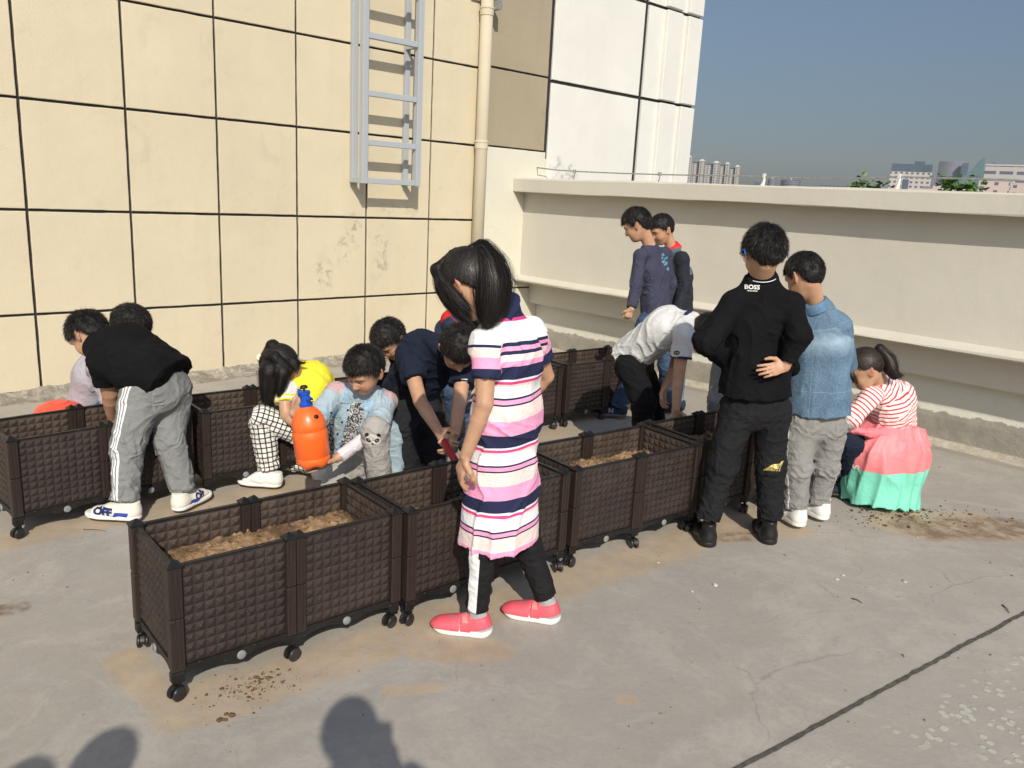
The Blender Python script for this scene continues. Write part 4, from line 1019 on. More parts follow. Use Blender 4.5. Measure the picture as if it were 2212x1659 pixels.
def guide_hair(name, guides, root, seed, n, width=.0024, mat=None, core=True, h=.005, fly=60):
    "long hair following guide curves [(points, radii)]"
    rng = np.random.default_rng(seed); pr = []
    for pts, rs in guides:
        for i in range(len(pts)-1): pr.append(Cone(pts[i], pts[i+1], rs[i], rs[i+1], k=.018))
    disp = lambda P: .003*vnoise(P*np.array([95, 95, 22])+seed)
    o = mesh_field(name, pr, h, [mat or M_hair], root, disp=disp, attr=False)
    VV, QQ, off = [], [], 0
    for pts, rs in guides:
        pts = np.array(pts, float); rs = np.array(rs); T = np.gradient(pts, axis=0); T /= np.linalg.norm(T, axis=1)[:, None]
        m_ = n//len(guides); th = rng.random(m_)*2*math.pi; rr = np.sqrt(rng.uniform(.72, 1.22, m_)); rr[:m_//14] *= rng.uniform(1.05, 1.45, m_//14)
        t0 = rng.random(m_)*.35; t1 = np.clip(t0+rng.uniform(.5, .75, m_), 0, 1.04); segs = 9
        a0 = nz(np.cross(T[0], (0.3, .2, 1))); 
        A = []; B = []
        for t in T: a0 = nz(a0-t*(a0@t)); A.append(a0); B.append(np.cross(t, a0))
        A, B = np.array(A), np.array(B); xs = np.linspace(0, 1, len(pts)); Vb = np.zeros((m_, segs+1, 2, 3)); jit_ = rng.normal(size=(m_, 3))*.007
        for k in range(segs+1):
            t = t0+(t1-t0)*k/segs
            ip = lambda Z: np.stack([np.interp(t, xs, Z[:, j]) for j in range(3)], 1)
            r = np.interp(t, xs, rs)*rr; p = ip(pts)+(ip(A)*np.cos(th)[:, None]+ip(B)*np.sin(th)[:, None])*r[:, None]+jit_*(k/segs)
            sdv = -ip(A)*np.sin(th)[:, None]+ip(B)*np.cos(th)[:, None]; wd = width*(1-.75*k/segs)
            Vb[:, k, 0] = p-sdv*wd/2; Vb[:, k, 1] = p+sdv*wd/2
        V = Vb.reshape(-1, 3); base = (np.arange(m_)*(segs+1)*2)[:, None, None]; kk = np.arange(segs)[None, :, None]*2
        VV.append(V); QQ.append((base+kk+np.array([0, 1, 3, 2])[None, None]).reshape(-1, 4)+off); off += len(V)
    me = npmesh('hair_strands', np.concatenate(VV)-np.array(root.matrix_basis.translation), np.concatenate(QQ)); rndattr(me, rng, off, 20); link('hair_strands', me, [mat or M_hair], o)
    return o
def cap_hair(c, R, sc, root, seed, mat=None, line=((0, .062), (.6, .058), (1.05, .045), (1.35, .02), (1.6, .014), (2., -.01), (2.4, -.045), (3.2, -.055)), n=2500, thick=.011, gather=None):
    "hair combed from the forehead back to a gathering point"
    R = np.asarray(R); rng = np.random.default_rng(seed); rad = CR+thick; E_ = Ell(CO, np.eye(3), rad); g = np.array(gather)
    def hl(x, y):
        return np.interp(np.abs(np.arctan2(x, y)), [q[0] for q in line], [q[1] for q in line])
    def f(P):
        q = ((P-c)@R.T)/sc; d = E_(q)+.002*vnoise(q*80+seed)
        d = smax(d, (hl(q[:, 0], q[:, 1])-q[:, 2])*.85, .010); inner = (np.sqrt((((q-CO)/(CR-.012))**2).sum(1))-1)*.06
        return np.maximum(d, -inner)*sc
    o = mesh_field('hair', [Fn(f, c, .12*sc)], .0045*sc, [mat or M_hair], root, attr=False)
    u_ = rng.normal(size=(n*3, 3)); u_ /= np.linalg.norm(u_, axis=1)[:, None]; r0 = CO+u_*(rad+.0005)
    keep = r0[:, 2] > hl(r0[:, 0], r0[:, 1]); r0 = r0[keep][:n]; segs = 6; m_ = len(r0)
    Vb = np.zeros((m_, segs+1, 2, 3)); p = r0.copy()
    for k in range(segs+1):
        nrm = (p-CO)/rad; rr = np.linalg.norm(nrm, axis=1)[:, None]; p = CO+(p-CO)/rr*(1.012+.01*rng.random((m_, 1))*(k > 0)); nn = nrm/rr/rad; nn /= np.linalg.norm(nn, axis=1)[:, None]
        D = g-p; dl = np.linalg.norm(D, axis=1)[:, None]; D -= nn*(D*nn).sum(1)[:, None]; D /= np.linalg.norm(D, axis=1)[:, None]+1e-6; sdv = np.cross(D, nn)
        Vb[:, k, 0] = p-sdv*.0011; Vb[:, k, 1] = p+sdv*.0011; p = p+D*np.minimum(dl, .012)+rng.normal(size=p.shape)*.0008
    V = (Vb.reshape(-1, 3)*sc)@R+c-np.array(root.matrix_basis.translation); base = (np.arange(m_)*(segs+1)*2)[:, None, None]; kk = np.arange(segs)[None, :, None]*2
    me = npmesh('hair_strands', V, (base+kk+np.array([0, 1, 3, 2])[None, None]).reshape(-1, 4)); rndattr(me, rng, len(V), (segs+1)*2); link('hair_strands', me, [mat or M_hair], o)
    return o
# ------------------------------------------------------------ people
def lerp(a, b, t): return np.asarray(a)*(1-t)+np.asarray(b)*t
class Person:
    def __init__(s, label, base, hs=1., seed=0, **j):
        s.seed = seed; s.hs = hs
        s.root = empty('person', (base[0], base[1], 0), label=label, cat='person'); bpy.context.view_layer.update()
        for k, v in j.items(): setattr(s, k, np.asarray(v, float))
        s.lat = nz(s.shR-s.shL); s.hlat = nz(s.hpR-s.hpL)
        s.HR = hframe(s.hf, s.hu)
    def report(s):
        d = lambda a, b: round(float(np.linalg.norm(getattr(s, a)-getattr(s, b))), 2)
        print('FIG', s.root['label'][:40], 'sh', d('shL', 'shR'), 'uaL', d('shL', 'elL'), 'faL', d('elL', 'wrL'), 'uaR', d('shR', 'elR'), 'faR', d('elR', 'wrR'), 'torso', d('pel', 'nk'), 'thL', d('hpL', 'knL'), 'snL', d('knL', 'anL'), 'thR', d('hpR', 'knR'), 'snR', d('knR', 'anR'), 'neck', d('nk', 'hd'), 'headz', round(s.hd[2], 2), 'an', round(s.anL[2], 2), round(s.anR[2], 2))
    def body(s, h=.005, hands=(), fat=1., arms=(1, 1), legs=False):
        hs = s.hs; p = []
        p.append(Cone(s.pel, s.ch, .105*fat, .108*fat, .07*fat, .072*fat, lat=s.lat, k=.03, pw=2.3))
        p.append(Cone(s.ch, lerp(s.ch, s.nk, .85), .105*fat, .06, .07*fat, .045, lat=s.lat, k=.03))
        nb = s.hd-s.HR[2]*.045*hs-s.HR[1]*.022*hs
        p.append(Cone(s.nk, nb, .043*hs*min(fat, 1.2), .043*hs, k=.025))
        hf = head_field(s.hd, s.HR, hs); p.append(hf)
        for q, (sh, el, wr, on) in enumerate(((s.shL, s.elL, s.wrL, arms[0]), (s.shR, s.elR, s.wrR, arms[1]))):
            p.append(Cone(lerp(s.ch, s.nk, .7), sh, .04, .038*fat, k=.03))
            if on: p += [Cone(sh, el, .038*fat, .030*fat, k=.02), Cone(el, lerp(el, wr, .3), .0295*fat, .0295*fat, k=.005), Cone(lerp(el, wr, .3), wr, .030*fat, .0205*min(fat, 1.15), k=.004)]
        for hp in (s.hpL, s.hpR): p.append(Cone(s.pel, hp, .07, .06, k=.03))
        for a, b, c in ((s.hpL, s.knL, s.anL), (s.hpR, s.knR, s.anR)): p += [Cone(a, b, .052, .036, k=.02), Cone(b, c, .036, .024, k=.02)]
        for hd in hands: p += hd
        s.bd = mesh_field('body', p, h, [M_skin], s.root, attr=False, extra=hf.tint); return s.bd
    def face(s):
        "lash lines of the lowered eyes"
        mb = MB(); c, R = s.hd, s.HR; org = np.array(s.root.matrix_basis.translation)
        for sg in (-1, 1):
            pts = []
            for k in range(7):
                t = k/6; x = sg*(.017+.026*t); z = -.0035-.005*math.sin(math.pi*t)+.003*t; y = .0785-.010*(t-.35)**2*2-.005*t
                pts.append(Vector(tuple((np.array([x, y, z])*s.hs)@R+c-org)))
            mb.tube(pts, [.0008, .0018, .0023, .0024, .0023, .0018, .0008], 6)
        mb.build('eyelashes', M_hair, s.bd, True)
    def hair(s, **k): return short_hair(s.hd, s.HR, s.hs, s.root, s.seed, **k)
    limb_amp = 1.
    def fold(s, a=.004, f=(16, 16, 9), ridge=.5, f2=34, limbs=(), la=.0055):
        sd_ = s.seed*7.3
        def d(P):
            w_ = vnoise(P*4.3+sd_)*1.5; q = P*np.array(f)*.8+sd_+w_[:, None]; n = vnoise(q)+.45*vnoise(q*2.1+3)
            r = np.clip(1-np.abs(n)*1.7, 0, 1)**2; o = -a*1.25*(r-.25)-a*.5*vnoise(P*7+sd_+2)
            for A, B, amp, c0 in limbs:
                L = np.linalg.norm(B-A); ax = (B-A)/L; v = P-A; t = v@ax/L; rad = v-np.outer(v@ax, ax); m = (t > -.15) & (t < 1.15) & ((rad**2).sum(1) < .016)
                if not m.any(): continue
                tt, vv = t[m], v[m]; e = nz(np.cross(ax, (.3, .5, .8))); e2 = np.cross(ax, e); an = np.arctan2(vv@e, vv@e2)
                wv = vnoise(np.stack([np.cos(an)*1.3, np.sin(an)*1.3, tt*3+sd_], 1)); g = vnoise(np.stack([tt*L*42+wv*2.2, np.cos(an)*.9+sd_, np.sin(an)*.9], 1))
                rr = np.clip(1-np.abs(g)*1.8, 0, 1)**2; wt = np.exp(-((tt-c0)/.26)**2)
                o[m] -= amp*la*s.limb_amp*(rr-.2)*wt
            return o
        return d
    def top(s, name, mat, sleeve=(.5, .5), torso=((.125, .092), (.132, .09), (.10, .062)), arm=(.052, .047, .038), hem=0., h=.006, fold=.004, k=.03, flare=None, extra=(), gidb=0, mid=None, ff=(16, 16, 9), sh=.047, saxis=None):
        a = s.pel-nz(s.ch-s.pel)*hem; p = []
        (w0, d0), (w1, d1), (w2, d2) = torso; L = np.linalg.norm(s.ch-a); nkp = lerp(s.ch, s.nk, .92); L2 = np.linalg.norm(nkp-s.ch)
        if mid is None: p.append(Cone(s.ch, a, w1, w0, d1, d0, lat=s.lat, flat=2, k=k, pw=2.4, s0=L2, gid=gidb))
        else:
            mp, (wm, dm) = mid; Lm = np.linalg.norm(mp-s.ch)
            p.append(Cone(s.ch, mp, w1, wm, d1, dm, lat=s.lat, k=.05, pw=2.4, s0=L2, gid=gidb)); p.append(Cone(mp, a, wm, w0, dm, d0, lat=s.lat, flat=2, k=.05, pw=2.4, s0=L2+Lm, gid=gidb))
        p.append(Cone(nkp, s.ch, w2, w1, d2, d1, lat=s.lat, k=k, pw=2.2, s0=0, gid=gidb))
        for sd_, (S_, E_, W_, fr) in enumerate(((s.shL, s.elL, s.wrL, sleeve[0]), (s.shR, s.elR, s.wrR, sleeve[1]))):
            p.append(Cone(lerp(s.ch, s.nk, .80), S_, sh*.78, sh, k=.035, s0=.05, s1=.08, gid=gidb)); p[-1].noattr = True
            if fr <= 1:
                p.append(Cone(S_, lerp(S_, E_, fr), arm[0], arm[0]*1.02, flat=2, k=.03, s0=.06, gid=1+sd_))
            else:
                l1 = np.linalg.norm(E_-S_); e = lerp(E_, W_, fr-1)
                p.append(Cone(S_, E_, arm[0], arm[1], k=.03, s0=.06, gid=1+sd_)); p.append(Cone(E_, e, arm[1], arm[2], flat=2, k=.02, s0=.06+l1, gid=1+sd_))
        p += list(extra)
        return mesh_field(name, p, h, mat if isinstance(mat, list) else [mat], s.root, disp=s.fold(fold, ff, limbs=[(s.shL, s.elL, 1.2, .9), (s.elL, s.wrL, 1.2, .12), (s.elL, s.wrL, 1.0, .9), (s.shR, s.elR, 1.2, .9), (s.elR, s.wrR, 1.2, .12), (s.elR, s.wrR, 1.0, .9)] if max(sleeve) > 1 else ()) if fold else None, saxis=saxis)
    def pants(s, name, mat, seat=(.128, .098), th=.074, kn=.06, an=.052, end=1.0, rise=.05, h=.006, fold=.004, k=.035, cuff=None, ff=(14, 14, 18), thR=None):
        p = [Cone(s.pel+nz(s.ch-s.pel)*rise, lerp(s.hpL, s.hpR, .5), seat[0]*.92, seat[0], seat[1]*.9, seat[1], lat=s.hlat, k=k, pw=2.3, gid=3)]
        for q, (a, b, c, o) in enumerate(((s.hpL, s.knL, s.anL, -1), (s.hpR, s.knR, s.anR, 1))):
            e = lerp(b, c, end); l1 = np.linalg.norm(b-a); ref = s.hlat*o; t = (thR if (thR and q) else th)
            p.append(Cone(a, b, t, kn, k=k*.8, s0=.1, ref=ref, gid=q+1)); p.append(Cone(b, e, kn*.98, an, flat=2, k=k*.6, s0=.1+l1, ref=ref, gid=q+1))
            if cuff: p.append(Cone(e-nz(c-b)*.035, e+nz(c-b)*.01, cuff, cuff*.92, flat=3, k=.012, s0=.1+l1+np.linalg.norm(e-b), ref=ref, gid=q+1))
        return mesh_field(name, p, h, [mat], s.root, disp=s.fold(fold, ff, limbs=[q_ for a, b, c in ((s.hpL, s.knL, s.anL), (s.hpR, s.knR, s.anR)) for q_ in ((a, b, 1.3, .05), (a, b, 1.2, .95), (b, c, 1.4, .1), (b, c, 1.8, .85))]))
    def shoe(s, an, toe, mat, sole_mat, L=.205, h=.0045, pitch=0., w=.038, high=.075, z0=None, name='shoe', sole_h=.022, roll=0):
        "an = ankle; toe = direction; sole on the ground at z0"
        t = nz((toe[0], toe[1], 0)); r = np.array([t[1], -t[0], 0.]); z = (an[2]-.078) if z0 is None else z0
        up = np.array([0, 0, 1.]); t2 = nz(t*math.cos(pitch)+up*math.sin(pitch)); u2 = np.cross(r, t2)
        o = np.array([an[0], an[1], z])-t*L*.26; Rf = np.array([r, t2, u2])
        def W(x, y, zz): return o+r*x*1.0+t2*y*L+u2*zz
        up_p = [Cone(W(0, .13, .036), W(0, .13, high), .032, .034, .036, .038, lat=r, flat=2, k=.02), Cone(W(0, .12, .035), W(0, .45, .034), w*.92, w*1.0, .034, .032, lat=r, k=.03),
                Cone(W(0, .45, .036), W(0, .82, .028), w*.98, w*.92, .030, .022, lat=r, k=.02), Cone(W(0, .2, .055), W(0, .55, .045), .026, .026, .022, .018, lat=r, k=.03)]
        sh = mesh_field(name, up_p, h, [mat], s.root, cuts=[(W(0, 0, .012), -u2)])
        def sf(P):
            q = (P-o)@Rf.T; y = q[:, 1]/L; c = np.clip(y, .14, .84); wd = w*(1.02+.12*np.sin((c-.1)*3.3)-.10*np.exp(-((c-.42)/.13)**2))
            rr = np.sqrt((q[:, 0])**2+((y-c)*L*.95)**2)-wd; dz = np.abs(q[:, 2]-sole_h/2-.008*np.clip((y-.75)*3, 0, 1))-sole_h/2
            return smax(rr, dz, .008)
        sl = mesh_field('sole', [Fn(sf, W(0, .5, .01), L*.62)], h, [sole_mat], sh, attr=False) if False else None
        f = field([Fn(sf, W(0, .5, .01), L*.62)]); V, Q = surf(f, W(0, .5, .01)-L*.64, W(0, .5, .01)+L*.64, h)
        me = npmesh('sole', V-np.array(s.root.matrix_basis.translation), Q); link('sole', me, [sole_mat], sh)
        s.last = (o, r, t2, u2, L); return sh
    def legs_ok(s): pass
def refine(vs, fs, mx=.006):
    if not vs: return vs, fs
    bm = bmesh.new(); B = [bm.verts.new((x, y, 0)) for x, y in vs]
    for f in fs:
        try: bm.faces.new([B[i] for i in f])
        except ValueError: pass
    bmesh.ops.triangulate(bm, faces=bm.faces)
    for _ in range(6):
        e = [e for e in bm.edges if e.calc_length() > mx]
        if not e: break
        bmesh.ops.subdivide_edges(bm, edges=e, cuts=1); bmesh.ops.triangulate(bm, faces=bm.faces)
    bm.verts.index_update(); r = ([(v.co.x, v.co.y) for v in bm.verts], [[v.index for v in f.verts] for f in bm.faces]); bm.free(); return r
def decal(name, target, parent, mat, pieces, origin, right, up, out, lift=.0022, root=None, maxd=.25):
    "flat shapes laid on a surface: every vertex is dropped onto the target"
    me0 = target.data; bvh = BVHTree.FromPolygons([v.co for v in me0.vertices], [p.vertices for p in me0.polygons])
    org = Vector(root.matrix_basis.translation) if root else Vector((0, 0, 0)); o = Vector(origin)-org; r, u_, n = Vector(right), Vector(up), Vector(out)
    V = []; Fs = []
    for vs_, fs_ in [refine(*q) for q in pieces]:
        b = len(V); ok = True; hits = []
        for x, y in vs_:
            p = o+r*x+u_*y+n*.12; h = bvh.ray_cast(p, -n, maxd); hits.append(h[0]+n*lift if h[0] else None)
        for i, h in enumerate(hits):
            if h is None:
                near = [q for q in hits if q]; h = near[0] if near else o
            V.append(h)
        Fs += [[i+b for i in f] for f in fs_]
    me = bpy.data.meshes.new(name); me.from_pydata(V, [], Fs); me.update(); return link(name, me, [mat], parent)
def skin_px(name, target, parent, mat, polys, y, root, lift=.002, out=None):
    "flat shapes given by their outlines in the photograph, dropped onto the garment that stands y ahead"
    us = [q for p_ in polys for q in p_]; u0 = sum(q[0] for q in us)/len(us); v0 = sum(q[1] for q in us)/len(us)
    c = J(u0, v0, y-.05); out_ = nz(tocam(c)) if out is None else out; rt = nz(np.cross(RM[:, 2] if False else RM@np.array([0, 1., 0]), out_)); up = np.cross(out_, rt)
    dep = float((RM.T@(c-CAMP))[2]*-1); k = dep/F
    return decal(name, target, parent, mat, [([((u-u0)*k, (v0-v)*k) for u, v in p_], [list(range(len(p_)))]) for p_ in polys], c, rt, up, out_, lift, root)
def text_piece(txt, size, bold=0., cx=True, shear=0., font=None, remesh=None, xs=1.):
    cu = bpy.data.curves.new('t', 'FONT'); cu.body = txt; cu.size = size; cu.offset = bold; cu.shear = shear; cu.align_x = 'CENTER'; cu.align_y = 'CENTER'; cu.resolution_u = 3
    o = bpy.data.objects.new('t', cu); COL.objects.link(o); dg = bpy.context.evaluated_depsgraph_get(); me = bpy.data.meshes.new_from_object(o.evaluated_get(dg))
    bm = bmesh.new(); bm.from_mesh(me); bmesh.ops.triangulate(bm, faces=bm.faces)
    for _ in range(1): bmesh.ops.subdivide_edges(bm, edges=[e for e in bm.edges if e.calc_length() > size*.12], cuts=1)
    bmesh.ops.triangulate(bm, faces=bm.faces); bm.verts.index_update()
    r = ([(v.co.x*xs, v.co.y) for v in bm.verts], [[v.index for v in f.verts] for f in bm.faces]); bm.free()
    bpy.data.objects.remove(o); bpy.data.curves.remove(cu); bpy.data.meshes.remove(me); return r
def grid_piece(w, h, nx=8, ny=4, x0=0, y0=0, sh=0., mask=None):
    V = []; Fs = []
    for j in range(ny+1):
        for i in range(nx+1): V.append((x0-w/2+w*i/nx+sh*(j/ny-.5), y0-h/2+h*j/ny))
    for j in range(ny):
        for i in range(nx): Fs.append([j*(nx+1)+i, j*(nx+1)+i+1, (j+1)*(nx+1)+i+1, (j+1)*(nx+1)+i])
    return V, Fs
def disc_piece(rx, ry, cx=0, cy=0, n=20, rot=0.):
    V = [(cx, cy)]; Fs = []; c, s_ = math.cos(rot), math.sin(rot)
    for k in range(2):
        for i in range(n):
            a = 2*math.pi*i/n; x, y = rx*(k+1)/2*math.cos(a), ry*(k+1)/2*math.sin(a); V.append((cx+x*c-y*s_, cy+x*s_+y*c))
    Fs = [[0, 1+i, 1+(i+1) % n] for i in range(n)]+[[1+i, 1+n+i, 1+n+(i+1) % n, 1+(i+1) % n] for i in range(n)]
    return V, Fs
CAMP = V3(0, 0, H)
def tocam(p): return nz(CAMP-np.asarray(p))
M_wsole = simple('white rubber sole', (.72, .71, .67, 1), .6, .06, 40); M_bsole = simple('black rubber sole', (.012, .012, .012, 1), .5, .2, 40)
M_white_ink = simple('white print', (.75, .75, .74, 1), .7, .04, 40); M_blue_ink = simple('blue print', (.03, .07, .36, 1), .6, .1, 40); M_navy_ink = simple('navy print', (.012, .022, .12, 1), .6, .1, 40)
M_black_ink = simple('black print', (.012, .012, .012, 1), .7, .1, 40)
M_sock = cloth('grey sock', (.36, .36, .37)); M_sockb = cloth('black sock', (.015, .015, .016))
M_wshoe = cloth('white shoe fabric', (.70, .69, .66), .6, .05, .001); M_cshoe = cloth('cream shoe knit', (.68, .65, .56), .75, .06, .0015)
M_bshoe = simple('black shoe leather', (.012, .012, .013, 1), .35, .2, 30, .001, 60)
M_nshoe = cloth('navy suede', (.02, .03, .05), .8, .15, .001)
M_black = cloth('black cotton', (.0065, .0065, .0075), .92, .2, .006, spec=.12); M_blackp = cloth('black trousers', (.008, .008, .009), .9, .2, .008, spec=.15)
M_navy = cloth('navy cotton', (.012, .017, .032), .9, .15, .006, spec=.15); M_navy2 = cloth('faded navy jersey', (.045, .047, .078), .9, .12, .007)
M_char = cloth('charcoal trousers', (.018, .018, .021), .88, .15, .008, spec=.15)
M_lilac = cloth('grey lilac cotton', (.36, .345, .38), .9, .06, .006); M_grey = cloth('grey sweatpants', (.20, .205, .20), .92, .08, .007); M_grey2 = cloth('mid grey sweatpants', (.235, .225, .215), .92, .08, .007)
M_wtee = cloth('heather white tee', (.60, .60, .59), .9, .05, .006)
def denim(name, c0, c1, sc=1):
    def pat(m, base):
        n = m.noise(5, 5, .6); w_ = m.noise(160, 2, .5, st=(1, 1, .3)); f_ = m.noise(3.2, 3, .5)
        c = m.ramp(n, [(.32, c0+(1,)), (.68, c1+(1,))]); c = m.mix(m.ramp(w_, [(.4, 0.), (.7, .35)]), c, tuple(min(1, x*1.9) for x in c1)+(1,)); return m.mix(m.ramp(f_, [(.55, 0.), (.75, .5)]), c, tuple(min(1, x*1.7+.03) for x in c1)+(1,))
    return cloth(name, c0, .85, .1, .008, .001, pat)
M_jean = denim('blue jeans', (.02, .035, .075), (.055, .09, .16)); M_denim = denim('denim jacket', (.055, .115, .20), (.10, .18, .29)); M_ldenim = denim('light denim shirt', (.20, .33, .44), (.30, .43, .53))

# ---- boy in black tee and grey sweatpants (left)
def pat_3stripes(m, base):
    sep = m.n('SeparateXYZ', {0: m.attr('pc')}); a = sep.outputs[1]; g = sep.outputs[2]
    q = m.math('DIVIDE', m.math('ADD', a, .0245), .0175); fr = m.math('FRACT', q)
    inr = m.math('MULTIPLY', m.math('GREATER_THAN', q, 0.), m.math('LESS_THAN', q, 2.62)); w_ = m.math('MULTIPLY', inr, m.math('LESS_THAN', fr, .62))
    return m.mix(m.math('MULTIPLY', w_, m.math('LESS_THAN', g, 2.5)), base, (.72, .72, .74, 1))
M_3str = cloth('grey sweatpants with white stripes', (.195, .20, .195), .92, .08, .007, pattern=pat_3stripes)
p = Person('boy in black t-shirt and grey sweatpants with three white stripes, bending over a planter', G(330, 1090), 1.02, 1,
    pel=J(338, 808, 3.78), ch=J(265, 757, 3.82), nk=J(220, 742, 3.86), hd=J(193, 724, 3.90), hf=(-.62, .12, -.77), hu=(-.72, .3, .62),
    shL=J(222, 782, 3.72), shR=J(258, 728, 3.98), elL=J(238, 848, 3.80), elR=J(285, 820, 4.1), wrL=J(243, 905, 3.90), wrR=J(290, 880, 4.12),
    hpL=J(306, 850, 3.70), hpR=J(370, 838, 3.86), knL=J(276, 962, 3.62), knR=J(366, 952, 3.78), anL=K(270, 3.56, .10), anR=K(397, 3.73, .10)); p.report()
p.body(.0055, [hand(p.wrL, (-.1, .2, -1), (-.7, -.7, 0), (0, 1, 0), .6), hand(p.wrR, (-.1, .1, -1), (.7, .7, 0), (0, 1, 0), .6)], fat=1.3)
p.hair(n=7000, ln=(.02, .034))
p.top('t_shirt', M_black, (.62, .62), ((.152, .134), (.155, .125), (.10, .07)), (.062, .055, .04), hem=.075, h=.0065, fold=.005, sh=.058, extra=[Cone(J(318, 795, 3.70), J(272, 806, 3.70), .095, .075, k=.05)])
p.pants('sweatpants', M_3str, (.150, .125), .098, .074, .060, .95, .03, h=.0055, fold=.006, cuff=.050)
sh = p.shoe(p.anL, (-1, .02), M_cshoe, M_wsole, .245, w=.041, high=.085); o, r, t, u_, L = p.last
dec = decal('shoe_lettering', sh, sh, M_navy_ink, [text_piece('OFF', .046, .0032, xs=1.15)], o+t*L*.62+u_*.040, t*-1, u_, -r if (-r)@tocam(o) > 0 else r, root=p.root)
out_ = -r if (-r)@tocam(o) > 0 else r
decal('shoe_patch', sh, sh, M_blue_ink, [grid_piece(.064, .025, 8, 4, sh=.012)], o+t*L*.27+u_*.029, t*-1, u_, out_, root=p.root)
sh = p.shoe(p.anR, (.3, .95), M_cshoe, M_wsole, .235, w=.040, high=.085); o, r, t, u_, L = p.last
out_ = r if r@tocam(o) > 0 else -r; tt = t if np.cross(t, u_)@out_ > 0 else -t
decal('shoe_lettering', sh, sh, M_navy_ink, [text_piece('OFF', .044, .0024)], o+t*L*.55+u_*.045, tt, u_, out_, root=p.root)
decal('shoe_patch', sh, sh, M_blue_ink, [grid_piece(.06, .024, 8, 4, sh=.012)], o+t*L*.36+u_*.028, tt, u_, out_, root=p.root)

# ---- child crouching behind him
p = Person('child with short black hair in a grey-lilac top, crouching behind the left planter', K(200, 4.3, 0), 1., 2,
    pel=J(185, 905, 4.36), ch=J(205, 805, 4.30), nk=J(242, 742, 4.28), hd=J(279, 704, 4.24), hf=(.62, .25, -.72), hu=(.6, -.1, .75),
    shL=J(240, 775, 4.42), shR=J(212, 795, 4.15), elL=J(270, 850, 4.45), elR=J(240, 868, 4.12), wrL=J(300, 880, 4.35), wrR=J(290, 900, 4.15),
    hpL=J(190, 920, 4.44), hpR=J(185, 925, 4.28), knL=K(275, 4.42, .42), knR=K(262, 4.22, .42), anL=K(255, 4.44, .08), anR=K(235, 4.25, .08)); p.report()
p.body(.006, [hand(p.wrL, (1, 0, -.3), (0, 0, 1), (0, -1, 0), .6), hand(p.wrR, (1, 0, -.3), (0, 0, 1), (0, 1, 0), .6)])
p.hair()
p.top('shirt', M_lilac, (1.85, 1.85), ((.14, .115), (.135, .10), (.095, .062)), (.054, .048, .04), hem=.06, h=.007, fold=.006)
p.pants('jeans', M_jean, (.13, .1), .075, .06, .05, h=.007)
for a in (p.anL, p.anR): p.shoe(a, (1, .1), M_nshoe, M_bsole, .22, h=.007)

# ---- girl in yellow with plaid trousers
def pat_plaid(m, base):
    sep = m.n('SeparateXYZ', {0: m.attr('pc')}); o = None
    for ax in (0, 1):
        fr = m.math('FRACT', m.math('DIVIDE', m.math('ADD', sep.outputs[ax], 5.), .0265)); l = m.math('LESS_THAN', fr, .26)
        o = l if o is None else m.math('ADD', o, l)
    return m.mix(m.math('MULTIPLY', o, .5), base, (.012, .012, .012, 1)) if False else m.ramp(m.math('MULTIPLY', o, .5), [(0, (.68, .67, .62, 1)), (.25, (.07, .068, .062, 1)), (.75, (.012, .012, .012, 1))], 'CONSTANT')
M_plaid = cloth('black and white checked cotton', (.6, .6, .6), .88, .05, .005, pattern=pat_plaid)
def pat_yel(m, base):
    sep = m.n('SeparateXYZ', {0: m.attr('pc')}); g = m.math('GREATER_THAN', sep.outputs[2], .5); s_ = sep.outputs[0]
    st = m.math('MULTIPLY', m.math('GREATER_THAN', s_, .085), m.math('LESS_THAN', m.math('FRACT', m.math('DIVIDE', s_, .022)), .5))
    sl = m.mix(st, (.66, .66, .62, 1), (.72, .62, .06, 1)); return m.mix(g, base, sl)
M_yel = cloth('lemon yellow jersey', (.80, .70, .045), .85, .04, .004, pattern=pat_yel)
p = Person('girl in lemon yellow top and black and white checked trousers, crouching', K(640, 4.2, 0), .98, 3,
    pel=J(700, 915, 4.36), ch=J(672, 830, 4.32), nk=J(628, 812, 4.26), hd=J(610, 786, 4.20), hf=(-.15, .15, -.97), hu=(-.75, -.25, .5),
    shL=J(614, 845, 4.16), shR=J(668, 808, 4.40), elL=J(618, 898, 4.10), elR=J(665, 880, 4.42), wrL=J(655, 925, 4.0), wrR=J(640, 930, 4.3),
    hpL=J(690, 945, 4.22), hpR=J(702, 942, 4.42), knL=J(566, 905, 4.10), knR=K(604, 4.32, .10), anL=K(582, 4.08, .10), anR=K(700, 4.28, .08)); p.report()
p.body(.0055, [hand(p.wrL, (1, -.3, -.2), (0, -1, .2), (0, 0, 1), .6), hand(p.wrR, (-.5, .1, -1), (0, 1, 0), (1, 0, 0), .5)])
p.top('yellow_top', M_yel, (.45, .45), ((.13, .10), (.135, .10), (.095, .06)), (.055, .05, .04), hem=.01, h=.006, fold=.006, k=.04)
p.pants('checked_trousers', M_plaid, (.13, .11), .078, .066, .056, .95, .02, h=.0055, fold=.006)
sh = p.shoe(p.anL, (-1, .06), M_wshoe, M_wsole, .225, w=.037); o, r, t, u_, L = p.last
out_ = r if r@tocam(o) > 0 else -r; tt = t if np.cross(t, u_)@out_ > 0 else -t
decal('strap', sh, sh, M_white_ink, [grid_piece(.03, .05, 6, 6, sh=-.02)], o+t*L*.42+u_*.05, tt, u_, nz(out_+u_*.6), lift=.003, root=p.root)
decal('shoe_mark', sh, sh, simple('silver print', (.4, .41, .43, 1), .4), [text_piece('S', .02, .0008)], o+t*L*.40+u_*.045, tt, u_, nz(out_+u_*.3), lift=.0045, root=p.root)
p.shoe(p.anR, (1, .3), M_wshoe, M_wsole, .215, w=.036)
